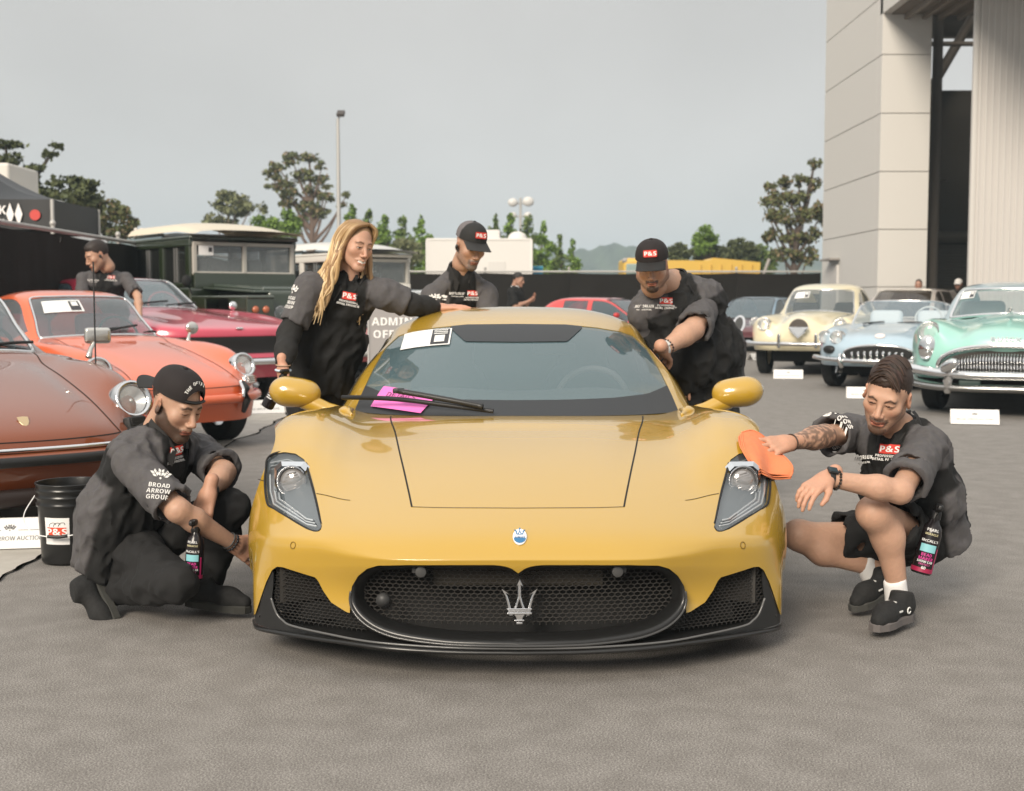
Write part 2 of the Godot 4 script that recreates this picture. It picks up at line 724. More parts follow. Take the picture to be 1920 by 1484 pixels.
func leafy(mb: MB, c: Vector3, r: Vector3, n: int, size: float, cols: Array, rnd: RandomNumberGenerator, droop := 0.0) -> void:
	# a clump of small leaf faces scattered through an ellipsoid, thicker towards its shell
	for q in n:
		var d := Vector3(rnd.randfn(), rnd.randfn(), rnd.randfn()).normalized()
		var p := c + d * r * pow(rnd.randf(), 0.45)
		var a := Vector3(rnd.randfn(), rnd.randfn() - droop, rnd.randfn()).normalized() * size * rnd.randf_range(0.6, 1.4)
		var b := a.cross(Vector3(rnd.randfn(), rnd.randfn(), rnd.randfn())).normalized() * size * rnd.randf_range(0.25, 0.5)
		var k := mb.v.size()
		var nn := a.cross(b).normalized()
		for w in [p - a * 0.5, p + b, p + a * 0.5, p - b]:
			mb.v.append(w); mb.n.append(nn)
		mb.tri(k, k + 1, k + 2); mb.tri(k, k + 2, k + 3)
		var col: Color = cols[rnd.randi() % cols.size()]
		col *= rnd.randf_range(0.75, 1.3)
		for w in 4: mb.c.append(col)

func tree(called: String, label: String, base: Vector3, clumps: Array, size: float, dens: float, cols: Array, seed_: int, trunk := 0.25, bark := Color(0.10, 0.075, 0.055), category := "tree", group := "") -> void:
	# clumps: [centre, radii]; limbs run from the trunk to each clump
	var root := thing(called, label, category, base, 0.0, group)
	var rnd := RandomNumberGenerator.new()
	rnd.seed = seed_
	var mb := MB.new()
	var top := base
	clumps = clumps.map(func(q): return [Vector3(q[0], q[1], q[2]), Vector3(q[3], q[4], q[5])])
	for q in clumps: if q[0].y > top.y: top = q[0]
	var mid := base.lerp(top, 0.5) + Vector3(rnd.randf_range(-0.3, 0.3), 0, 0)
	var spine := curve([base, base.lerp(mid, 0.6), mid, mid.lerp(top, 0.6), top], 16)
	var rad := []
	for k in 17: rad.append(0.55 * trunk * (1.0 - 0.85 * k / 16.0))
	tube(mb, spine, rad, 7)
	for q in clumps:
		var c: Vector3 = q[0]
		var h := clampf((c.y - base.y) / maxf(top.y - base.y, 0.1) - 0.25, 0.12, 0.9)
		var from := spine[int(h * 16)]
		tube(mb, curve([from, from.lerp(c, 0.5) + Vector3(0, -0.1 * from.distance_to(c), 0), c], 6), [trunk * 0.25, trunk * 0.22, trunk * 0.18, trunk * 0.14, trunk * 0.1, trunk * 0.07, trunk * 0.04], 5)
	part("trunk", mb, mat(bark.r, bark.g, bark.b, 0.9), root, true)
	mb = MB.new()
	for q in clumps:
		var r: Vector3 = q[1]
		var vol := r.x * r.y + r.y * r.z + r.x * r.z
		for s in 5:
			var d := Vector3(rnd.randfn(), rnd.randfn() * 0.7, rnd.randfn()).normalized()
			leafy(mb, q[0] + d * r * 0.62, r * rnd.randf_range(0.35, 0.6), int(dens * vol * 5.0 / (size * size)), size, cols, rnd)
		leafy(mb, q[0], r * 0.85, int(dens * vol * 6.0 / (size * size)), size, cols, rnd)
	var m := vcol(0.75)
	m.backlight_enabled = true
	m.backlight = Color(0.08, 0.10, 0.02)
	part("crown", mb, m, root, true)

func vegetation() -> void:
	var dark := [Color(0.05, 0.062, 0.024), Color(0.07, 0.082, 0.03), Color(0.09, 0.105, 0.04)]
	var pine := [Color(0.07, 0.082, 0.03), Color(0.10, 0.115, 0.04), Color(0.13, 0.14, 0.055), Color(0.17, 0.125, 0.065)]
	var fresh := [Color(0.12, 0.20, 0.03), Color(0.17, 0.27, 0.045), Color(0.09, 0.15, 0.028)]
	var mixed := [Color(0.075, 0.12, 0.028), Color(0.10, 0.155, 0.034), Color(0.13, 0.17, 0.05)]
	var olive := [Color(0.14, 0.155, 0.075), Color(0.18, 0.185, 0.095), Color(0.115, 0.125, 0.055)]
	tree("cypress_tree", "dark cypress with long level limbs at the left edge", Vector3(-12.7855, 0, -34), [[-13.4, 5.37, -34, 0.49, 0.13, 0.44], [-13.24, 4.98, -34, 0.43, 0.17, 0.39], [-13.99, 4.7, -34, 0.86, 0.43, 0.77], [-13, 4.59, -34, 0.49, 0.17, 0.44], [-12.57, 4.77, -34, 0.31, 0.14, 0.28], [-12.25, 5.12, -34, 0.2, 0.2, 0.18], [-12.05, 5.34, -34, 0.21, 0.13, 0.19], [-13.15, 4.35, -34, 0.64, 0.23, 0.58], [-13.86, 4.07, -34, 0.71, 0.36, 0.64], [-11.87, 4.42, -34, 0.57, 0.2, 0.51], [-11.31, 4.35, -34, 0.43, 0.14, 0.39], [-12.24, 4.07, -34, 0.64, 0.29, 0.58], [-11.6, 3.97, -34, 0.71, 0.36, 0.64], [-12.74, 3.86, -34, 0.71, 0.31, 0.64]], 0.161, 0.42, dark, 1, 0.35, Color(0.05, 0.04, 0.03), "tree", "")
	tree("oak_tree", "rounded olive green tree sloping down behind the left fence", Vector3(-12.3844, 0, -38), [[-12.82, 4.09, -38, 0.61, 0.38, 0.55], [-12.34, 4.25, -38, 0.45, 0.32, 0.4], [-12.03, 3.93, -38, 0.56, 0.4, 0.5], [-11.64, 3.78, -38, 0.41, 0.41, 0.37], [-11.33, 3.46, -38, 0.29, 0.32, 0.29], [-12.51, 3.54, -38, 0.8, 0.4, 0.72], [-11.81, 3.31, -38, 0.64, 0.29, 0.57], [-13.3, 3.7, -38, 0.64, 0.4, 0.57]], 0.149, 0.4, pine, 2, 0.3, Color(0.10, 0.075, 0.055), "tree", "")
	tree("cypress_tree", "low spreading tree with pinkish bare twigs left of the tall pine", Vector3(-13.4708, 0, -62), [[-13.8, 6.34, -62, 0.68, 0.36, 0.61], [-13.21, 6.14, -62, 0.78, 0.39, 0.7], [-12.65, 5.83, -62, 0.62, 0.34, 0.56], [-14.15, 5.91, -62, 0.47, 0.31, 0.42], [-13.43, 5.65, -62, 0.88, 0.36, 0.8], [-12.08, 5.73, -62, 0.31, 0.42, 0.37], [-14.47, 5.26, -62, 0.52, 0.36, 0.47], [-13.95, 5.06, -62, 0.68, 0.31, 0.61]], 0.211, 0.36, olive, 3, 0.35, Color(0.16, 0.12, 0.10), "tree", "")
	tree("pine_tree", "tall gappy pine with rounded crown left of the lamp post", Vector3(-10.3755, 0, -64), [[-11.7, 7.98, -64, 0.54, 0.32, 0.48], [-10.95, 8.3, -64, 0.64, 0.38, 0.58], [-10.1, 8.4, -64, 0.7, 0.35, 0.63], [-9.49, 7.98, -64, 0.38, 0.27, 0.34], [-12.1, 7.56, -64, 0.38, 0.38, 0.34], [-11.44, 7.24, -64, 0.7, 0.43, 0.63], [-10.38, 7.45, -64, 0.7, 0.43, 0.63], [-9.58, 7.3, -64, 0.43, 0.32, 0.39], [-11.93, 6.98, -64, 0.48, 0.27, 0.44], [-10.97, 6.58, -64, 0.7, 0.43, 0.63], [-9.99, 6.72, -64, 0.54, 0.43, 0.48], [-9.26, 6.93, -64, 0.27, 0.21, 0.24], [-11.19, 6.06, -64, 0.54, 0.38, 0.48], [-10.13, 5.92, -64, 0.7, 0.43, 0.63], [-9.27, 6.4, -64, 0.54, 0.32, 0.48], [-8.26, 6.58, -64, 0.27, 0.21, 0.24], [-10.67, 5.34, -64, 0.7, 0.43, 0.63], [-9.6, 5.66, -64, 0.64, 0.38, 0.58], [-8.53, 6.06, -64, 0.32, 0.21, 0.29]], 0.186, 0.36, pine, 4, 0.45, Color(0.13, 0.09, 0.07), "tree", "")
	tree("shrub", "bright green shrub left of the pine trunk", Vector3(-9.9944, 0, -52), [[-9.97, 4.4, -52, 0.65, 0.44, 0.59], [-10.36, 4.14, -52, 0.39, 0.31, 0.35], [-9.58, 4.18, -52, 0.39, 0.31, 0.35], [-9.98, 3.86, -52, 0.65, 0.26, 0.59]], 0.149, 0.42, fresh, 10, 0.1, Color(0.10, 0.075, 0.055), "shrub", "shrubs beyond the far fence")
	tree("shrub", "bright green shrub under the tall pine", Vector3(-9.1254, 0, -52), [[-9.1, 4.5, -52, 0.48, 0.52, 0.47], [-9.39, 4.25, -52, 0.29, 0.37, 0.33], [-8.82, 4.29, -52, 0.29, 0.37, 0.33], [-9.11, 3.97, -52, 0.48, 0.31, 0.43]], 0.149, 0.42, fresh, 11, 0.1, Color(0.10, 0.075, 0.055), "shrub", "shrubs beyond the far fence")
	tree("conifer_tree", "spiky conifer just right of the lamp post", Vector3(-6.7688, 0, -54), [[-6.75, 5.14, -54, 0.17, 0.32, 0.29], [-6.84, 4.74, -54, 0.3, 0.32, 0.29], [-6.64, 4.39, -54, 0.42, 0.36, 0.38], [-6.87, 3.98, -54, 0.5, 0.41, 0.45], [-6.69, 3.54, -54, 0.55, 0.45, 0.49], [-6.77, 3.09, -54, 0.55, 0.41, 0.49]], 0.149, 0.4, fresh, 20, 0.15, Color(0.10, 0.075, 0.055), "tree", "conifers beyond the far fence")
	tree("conifer_tree", "spiky conifer second right of the lamp post", Vector3(-6.0919, 0, -54), [[-6.07, 4.85, -54, 0.17, 0.32, 0.29], [-6.17, 4.45, -54, 0.3, 0.32, 0.29], [-5.97, 4.09, -54, 0.42, 0.36, 0.38], [-6.2, 3.69, -54, 0.5, 0.41, 0.45], [-6.02, 3.24, -54, 0.55, 0.45, 0.49], [-6.09, 2.79, -54, 0.55, 0.41, 0.49]], 0.149, 0.4, mixed, 21, 0.15, Color(0.10, 0.075, 0.055), "tree", "conifers beyond the far fence")
	tree("conifer_tree", "spiky conifer third right of the lamp post", Vector3(-5.3699, 0, -54), [[-5.36, 4.7, -54, 0.19, 0.32, 0.29], [-5.45, 4.3, -54, 0.33, 0.32, 0.29], [-5.25, 3.94, -54, 0.46, 0.36, 0.42], [-5.48, 3.54, -54, 0.54, 0.41, 0.49], [-5.3, 3.09, -54, 0.6, 0.45, 0.54], [-5.37, 2.64, -54, 0.6, 0.41, 0.54]], 0.149, 0.4, fresh, 22, 0.15, Color(0.10, 0.075, 0.055), "tree", "conifers beyond the far fence")
	tree("conifer_tree", "spiky conifer fourth right of the lamp post", Vector3(-4.6254, 0, -54), [[-4.61, 4.63, -54, 0.19, 0.32, 0.29], [-4.71, 4.23, -54, 0.33, 0.32, 0.29], [-4.51, 3.87, -54, 0.46, 0.36, 0.42], [-4.73, 3.47, -54, 0.54, 0.41, 0.49], [-4.56, 3.02, -54, 0.6, 0.45, 0.54], [-4.63, 2.57, -54, 0.6, 0.41, 0.54]], 0.149, 0.4, mixed, 23, 0.15, Color(0.10, 0.075, 0.055), "tree", "conifers beyond the far fence")
	tree("conifer_tree", "spiky conifer left of the white trailer", Vector3(-3.8357, 0, -54), [[-3.83, 4.56, -54, 0.17, 0.32, 0.29], [-3.92, 4.16, -54, 0.3, 0.32, 0.29], [-3.72, 3.8, -54, 0.42, 0.36, 0.38], [-3.94, 3.4, -54, 0.5, 0.41, 0.45], [-3.77, 2.95, -54, 0.55, 0.45, 0.49], [-3.84, 2.5, -54, 0.55, 0.41, 0.49]], 0.149, 0.4, fresh, 24, 0.15, Color(0.10, 0.075, 0.055), "tree", "conifers beyond the far fence")
	tree("conifer_tree", "conifer at the left foot of the floodlight mast", Vector3(-0.727, 0, -58), [[-0.73, 4.88, -58, 0.15, 0.34, 0.31], [-0.82, 4.45, -58, 0.26, 0.34, 0.31], [-0.6, 4.07, -58, 0.37, 0.39, 0.35], [-0.85, 3.63, -58, 0.44, 0.44, 0.39], [-0.65, 3.15, -58, 0.48, 0.49, 0.44], [-0.73, 2.67, -58, 0.48, 0.44, 0.43]], 0.149, 0.4, mixed, 25, 0.15, Color(0.10, 0.075, 0.055), "tree", "conifers beyond the far fence")
	tree("conifer_tree", "conifer before the floodlight mast", Vector3(-0.0485, 0, -58), [[-0.05, 5.05, -58, 0.19, 0.34, 0.31], [-0.15, 4.62, -58, 0.32, 0.34, 0.31], [0.07, 4.24, -58, 0.46, 0.39, 0.41], [-0.17, 3.8, -58, 0.54, 0.44, 0.48], [0.02, 3.32, -58, 0.59, 0.49, 0.53], [-0.05, 2.84, -58, 0.59, 0.44, 0.53]], 0.149, 0.4, fresh, 26, 0.15, Color(0.10, 0.075, 0.055), "tree", "conifers beyond the far fence")
	tree("conifer_tree", "conifer right of the floodlight mast", Vector3(0.727, 0, -58), [[0.73, 4.96, -58, 0.2, 0.34, 0.31], [0.63, 4.52, -58, 0.35, 0.34, 0.32], [0.85, 4.14, -58, 0.5, 0.39, 0.45], [0.61, 3.71, -58, 0.58, 0.44, 0.53], [0.8, 3.22, -58, 0.64, 0.49, 0.58], [0.73, 2.74, -58, 0.64, 0.44, 0.58]], 0.149, 0.4, mixed, 27, 0.15, Color(0.10, 0.075, 0.055), "tree", "conifers beyond the far fence")
	tree("conifer_tree", "sloping conifer right of the white trailer", Vector3(1.454, 0, -58), [[1.45, 4.52, -58, 0.19, 0.34, 0.31], [1.35, 4.09, -58, 0.32, 0.34, 0.31], [1.57, 3.71, -58, 0.46, 0.39, 0.41], [1.33, 3.27, -58, 0.54, 0.44, 0.48], [1.53, 2.79, -58, 0.59, 0.49, 0.53], [1.46, 2.31, -58, 0.59, 0.44, 0.53]], 0.149, 0.4, fresh, 28, 0.15, Color(0.10, 0.075, 0.055), "tree", "conifers beyond the far fence")
	tree("conifer_tree", "smaller conifer right of the blue cabin", Vector3(2.1811, 0, -58), [[2.18, 4, -58, 0.15, 0.34, 0.31], [2.08, 3.56, -58, 0.26, 0.34, 0.31], [2.3, 3.18, -58, 0.37, 0.39, 0.35], [2.06, 2.74, -58, 0.44, 0.44, 0.39], [2.26, 2.26, -58, 0.48, 0.49, 0.44], [2.18, 1.78, -58, 0.48, 0.44, 0.43]], 0.149, 0.4, mixed, 29, 0.15, Color(0.10, 0.075, 0.055), "tree", "conifers beyond the far fence")
	tree("conifer_tree", "last small conifer before the blue hills", Vector3(2.7869, 0, -58), [[2.78, 3.8, -58, 0.12, 0.34, 0.31], [2.69, 3.37, -58, 0.2, 0.34, 0.31], [2.91, 2.98, -58, 0.29, 0.39, 0.35], [2.67, 2.55, -58, 0.34, 0.44, 0.39], [2.86, 2.07, -58, 0.37, 0.49, 0.44], [2.79, 1.58, -58, 0.37, 0.44, 0.39]], 0.149, 0.4, fresh, 30, 0.15, Color(0.10, 0.075, 0.055), "tree", "conifers beyond the far fence")
	tree("shrub", "pale olive shrub at the foot of the conifers", Vector3(-4.0111, 0, -48), [[-4.01, 3.16, -48, 0.81, 0.48, 0.73], [-4.41, 2.96, -48, 0.48, 0.39, 0.44], [-3.61, 2.96, -48, 0.48, 0.39, 0.44]], 0.124, 0.42, olive, 40, 0.1, Color(0.10, 0.075, 0.055), "shrub", "shrubs beyond the far fence")
	tree("shrub", "pale olive shrub behind the white off-roader", Vector3(-5.2145, 0, -48), [[-5.21, 3, -48, 0.81, 0.44, 0.73], [-5.61, 2.8, -48, 0.48, 0.35, 0.44], [-4.81, 2.8, -48, 0.48, 0.35, 0.44]], 0.124, 0.42, olive, 41, 0.1, Color(0.10, 0.075, 0.055), "shrub", "shrubs beyond the far fence")
	tree("hedge_bush", "dark hedge bush behind the dump truck cab", Vector3(7.3705, 0, -56), [[7.36, 3.48, -56, 0.61, 0.38, 0.55], [7, 3.3, -56, 0.34, 0.3, 0.3], [7.73, 3.3, -56, 0.34, 0.3, 0.3], [7.36, 3.7, -56, 0.31, 0.19, 0.28], [7.37, 2.92, -56, 0.61, 0.38, 0.55]], 0.149, 0.42, dark, 50, 0.14, Color(0.10, 0.075, 0.055), "bush", "hedge bushes beyond the far fence")
	tree("tree", "light green tree rising over the dark hedge", Vector3(8.6215, 0, -57), [[8.61, 4.18, -57, 0.57, 0.48, 0.52], [8.27, 3.99, -57, 0.32, 0.38, 0.34], [8.95, 3.99, -57, 0.32, 0.38, 0.34], [8.6, 4.47, -57, 0.29, 0.24, 0.26], [8.61, 3.62, -57, 0.57, 0.48, 0.52]], 0.149, 0.42, fresh, 51, 0.14, Color(0.10, 0.075, 0.055), "tree", "")
	tree("hedge_bush", "dark hedge bush at the middle of the dump truck", Vector3(8.9666, 0, -58), [[8.96, 3.51, -58, 0.88, 0.44, 0.79], [8.44, 3.32, -58, 0.48, 0.35, 0.43], [9.48, 3.32, -58, 0.48, 0.35, 0.43], [8.96, 3.77, -58, 0.44, 0.22, 0.39], [8.97, 2.94, -58, 0.88, 0.44, 0.79]], 0.149, 0.42, dark, 52, 0.14, Color(0.10, 0.075, 0.055), "bush", "hedge bushes beyond the far fence")
	tree("hedge_bush", "dark hedge bush behind the tipper bed", Vector3(10.477, 0, -59), [[10.47, 3.65, -59, 0.89, 0.5, 0.8], [9.94, 3.46, -59, 0.49, 0.4, 0.44], [11, 3.46, -59, 0.49, 0.4, 0.44], [10.46, 3.95, -59, 0.45, 0.25, 0.4], [10.47, 3.06, -59, 0.89, 0.5, 0.8]], 0.149, 0.42, dark, 53, 0.14, Color(0.10, 0.075, 0.055), "bush", "hedge bushes beyond the far fence")
	tree("hedge_bush", "mid green bush left of the right pine", Vector3(11.7828, 0, -60), [[11.77, 3.49, -60, 0.81, 0.45, 0.73], [11.3, 3.29, -60, 0.44, 0.36, 0.4], [12.26, 3.29, -60, 0.44, 0.36, 0.4], [11.77, 3.76, -60, 0.4, 0.23, 0.36], [11.78, 2.89, -60, 0.81, 0.45, 0.73]], 0.149, 0.42, mixed, 54, 0.14, Color(0.10, 0.075, 0.055), "bush", "hedge bushes beyond the far fence")
	tree("pine_tree", "dense pine with upswept tufts beside the hangar wall", Vector3(10.968, 0, -50), [[10.09, 5.68, -50, 0.29, 0.29, 0.26], [10.6, 5.82, -50, 0.38, 0.34, 0.34], [11.18, 5.97, -50, 0.34, 0.34, 0.3], [11.8, 6.65, -50, 0.25, 0.34, 0.3], [9.82, 5.14, -50, 0.29, 0.29, 0.26], [10.41, 5.2, -50, 0.5, 0.38, 0.45], [11.13, 5.27, -50, 0.5, 0.42, 0.45], [11.75, 5.82, -50, 0.34, 0.42, 0.38], [10, 4.59, -50, 0.38, 0.38, 0.34], [10.73, 4.52, -50, 0.59, 0.42, 0.53], [11.46, 4.59, -50, 0.5, 0.42, 0.45], [10.22, 3.86, -50, 0.46, 0.38, 0.42], [11.05, 3.76, -50, 0.63, 0.42, 0.57], [11.78, 3.86, -50, 0.38, 0.42, 0.38], [10.65, 3.07, -50, 0.71, 0.38, 0.64], [11.59, 3.03, -50, 0.55, 0.38, 0.49], [12.08, 4.69, -50, 0.38, 0.63, 0.57]], 0.155, 0.42, pine, 60, 0.35, Color(0.08, 0.06, 0.05), "tree", "")
	# hills
	for q in [["hills", -130.0, 380.0, -620.0, [0.0, 18.0, 26.0, 28.0, 27.0, 29.0, 26.0, 25.0, 24.0, 25.0, 22.0, 18.0, 16.0, 0.0], 3], ["hills", -420.0, -60.0, -560.0, [0.0, 28.0, 40.0, 44.0, 36.0, 40.0, 34.0, 30.0, 10.0, 0.0], 6]]:
		var mb := MB.new()
		var fn := FastNoiseLite.new()
		fn.seed = q[5]
		fn.frequency = 0.03
		fn.fractal_octaves = 5
		var hs: Array = q[4]
		sheet(mb, 220, 30, func(u, v):
			var f: float = u * (hs.size() - 1)
			var k := mini(int(f), hs.size() - 2)
			var h: float = lerpf(hs[k], hs[k + 1], smoothstep(0.0, 1.0, f - k))
			var x: float = lerpf(q[1], q[2], u)
			var z: float = q[3] - 160.0 * (v - 0.5)
			return Vector3(x, maxf(-0.5, h * sin(PI * v) * (0.9 + 0.25 * fn.get_noise_2d(x, z)) + 2.5 * fn.get_noise_2d(x * 5.0, z * 5.0) * sin(PI * v)), z))
		for p in mb.v: mb.c.append(Color(0.05, 0.065, 0.035) * (1.0 + 0.8 * fn.get_noise_2d(p.x * 3.0, p.y * 8.0 + p.z)))
		struct(q[0], mb, vcol(0.95))

func fence_line(label: String, a: Vector3, b: Vector3, h: float, bays: int) -> void:
	var root := thing("fence", label, "fence", a)
	var cloth := mat(0.012, 0.0095, 0.0075, 0.75)
	cloth.metallic_specular = 0.25
	var steel := mat(0.42, 0.41, 0.39, 0.5, 0.4)
	var fn := FastNoiseLite.new()
	fn.seed = 12
	fn.frequency = 1.0
	var along_ := (b - a).normalized()
	var out := along_.cross(Vector3.UP)
	for k in bays:
		var p := a.lerp(b, float(k) / bays)
		var q := a.lerp(b, float(k + 1) / bays)
		var mb := MB.new()
		sheet(mb, 40, 24, func(u, v):
			var s: float = p.distance_to(q) * u
			var w: float = 0.06 * sin(PI * u) * (0.4 + v)
			w += 0.045 * fn.get_noise_2d(s * 0.9 + k * 17.0, v * 0.7) * (0.3 + v) + 0.02 * sin((s * 1.5 + v * 2.6) * 3.0 + k) * v * (1.0 - v) * 2.0
			return p.lerp(q, u) + Vector3(0, h - 0.04 - (h - 0.1) * v - 0.03 * sin(PI * u) * (1.0 - v), 0) + out * w)
		part("screen", mb, cloth, root, true)
		mb = MB.new()
		rod(mb, p - out * 0.09, p - out * 0.09 + Vector3(0, h + 0.08, 0), 0.03)
		ball(mb, p - out * 0.09 + Vector3(0, h + 0.1, 0), Vector3.ONE * 0.045, Basis(), 8)
		part("post", mb, steel, root, true)
	var mb := MB.new()
	rod(mb, a + Vector3(0, h, 0), b + Vector3(0, h, 0), 0.028)
	rod(mb, a + Vector3(0, 0.12, 0), b + Vector3(0, 0.12, 0), 0.02)
	part("rail", mb, steel, root, true)

func hangar() -> void:
	var root := thing("hangar", "tall pale panelled hangar with a half open ribbed sliding door", "building", Vector3(8.6, 0, -30))
	var white := mat(0.56, 0.545, 0.515, 0.8)
	var ribs := mat(0.53, 0.505, 0.48, 0.6)
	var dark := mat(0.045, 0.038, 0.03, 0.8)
	var groove := mat(0.40, 0.385, 0.36, 0.9)
	# front pier and side wall of precast panels, joints recessed
	for k in 9:
		var y0 := 0.25 + k * 1.345
		var mb := MB.new()
		box(mb, Vector3(0.575, y0 + 0.655, -0.2), Vector3(1.15, 1.327, 0.4), Basis(), 0.008)
		part("wall_panel", mb, white, root)
		mb = MB.new()
		box(mb, Vector3(0.2, y0 + 0.655, -2.9), Vector3(0.4, 1.327, 5.0), Basis(), 0.008)
		part("wall_panel", mb, white, root)
	var mb := MB.new()
	box(mb, Vector3(0.575, 6.2, -0.215), Vector3(1.12, 12.4, 0.36))
	box(mb, Vector3(0.215, 6.2, -2.9), Vector3(0.36, 12.4, 4.96))
	box(mb, Vector3(0.6, 0.12, -0.2), Vector3(1.16, 0.24, 0.42))
	part("wall_joint", mb, groove, root)
	mb = MB.new()
	box(mb, Vector3(1.2, 3.9, -0.35), Vector3(0.09, 7.8, 0.12), Basis(), 0.01)
	part("door_jamb", mb, mat(0.55, 0.52, 0.46, 0.6), root)
	mb = MB.new()
	box(mb, Vector3(-0.03, 1.15, -4.0), Vector3(0.06, 2.1, 0.9), Basis(), 0.01)
	var dr := part("door", mb, mat(0.52, 0.50, 0.475, 0.6), root)
	mb = MB.new()
	box(mb, Vector3(-0.14, 2.35, -4.0), Vector3(0.26, 0.05, 1.1))
	part("door_hood", mb, mat(0.25, 0.23, 0.21, 0.7), dr)
	# overhead canopy that carries the door tracks
	mb = MB.new()
	box(mb, Vector3(4.2, 9.2, 3.95), Vector3(8.4, 2.6, 8.3))
	part("canopy", mb, white, root)
	for x in [0.55, 0.95, 1.35, 1.8]:
		mb = MB.new()
		box(mb, Vector3(x, 7.84, 3.9), Vector3(0.10, 0.16, 8.0), Basis(), 0.01)
		part("door_track", mb, mat(0.20, 0.17, 0.14, 0.6), root)
	mb = MB.new()
	box(mb, Vector3(1.2, 7.88, 3.9), Vector3(2.0, 0.02, 8.0))
	part("soffit", mb, mat(0.16, 0.135, 0.11, 0.8), root)
	# sliding door leaf with standing ribs
	var leaf := Node3D.new()
	leaf.name = "sliding_door"
	root.add_child(leaf)
	leaf.position = Vector3(1.05, 0, 3.0)
	mb = MB.new()
	box(mb, Vector3(3.0, 4.0, 0), Vector3(6.0, 8.0, 0.12), Basis(), 0.01)
	part("leaf", mb, ribs, leaf)
	for k in 44:
		mb = MB.new()
		box(mb, Vector3(0.14 + k * 0.135, 4.0, 0.075), Vector3(0.05, 7.9, 0.03), Basis(), 0.012)
		part("rib", mb, ribs, leaf)
	mb = MB.new()
	box(mb, Vector3(0.03, 4.0, 0.07), Vector3(0.09, 8.0, 0.05), Basis(), 0.012)
	part("edge_post", mb, mat(0.55, 0.53, 0.5, 0.5), leaf)
	# inside: back wall open to the sky at the top, beams and a roller door
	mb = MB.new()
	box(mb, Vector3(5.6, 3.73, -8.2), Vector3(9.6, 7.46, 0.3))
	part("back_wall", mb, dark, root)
	mb = MB.new()
	for k in 34: box(mb, Vector3(4.0, 0.08 + k * 0.085, -8.0), Vector3(5.6, 0.07, 0.05), Basis(), 0.02)
	stuff(part("roller_door", mb, mat(0.075, 0.065, 0.052, 0.6), root))
	mb = MB.new()
	box(mb, Vector3(4.0, 3.15, -7.9), Vector3(5.8, 0.34, 0.3), Basis(), 0.15)
	part("roller_hood", mb, mat(0.10, 0.088, 0.07, 0.6), root)
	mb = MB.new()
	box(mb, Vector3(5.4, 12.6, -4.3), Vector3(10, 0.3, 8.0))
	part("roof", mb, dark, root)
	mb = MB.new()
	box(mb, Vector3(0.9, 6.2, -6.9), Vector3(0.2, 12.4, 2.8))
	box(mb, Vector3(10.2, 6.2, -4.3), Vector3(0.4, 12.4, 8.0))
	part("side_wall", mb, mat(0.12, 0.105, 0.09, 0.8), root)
	for q in [[Vector3(1.0, 9.35, -8.0), Vector3(9.0, 9.35, -8.0), 0.42], [Vector3(1.0, 8.2, -5.0), Vector3(9.0, 8.2, -5.0), 0.07], [Vector3(2.28, 0.0, -3.0), Vector3(2.28, 12.0, -3.0), 0.13], [Vector3(2.5, 5.9, -6.5), Vector3(4.6, 9.6, -6.5), 0.14], [Vector3(2.5, 4.45, -7.0), Vector3(3.6, 4.65, -6.0), 0.04]]:
		mb = MB.new()
		rod(mb, q[0], q[1], q[2], 6)
		part("beam", mb, mat(0.10, 0.085, 0.07, 0.7), root)

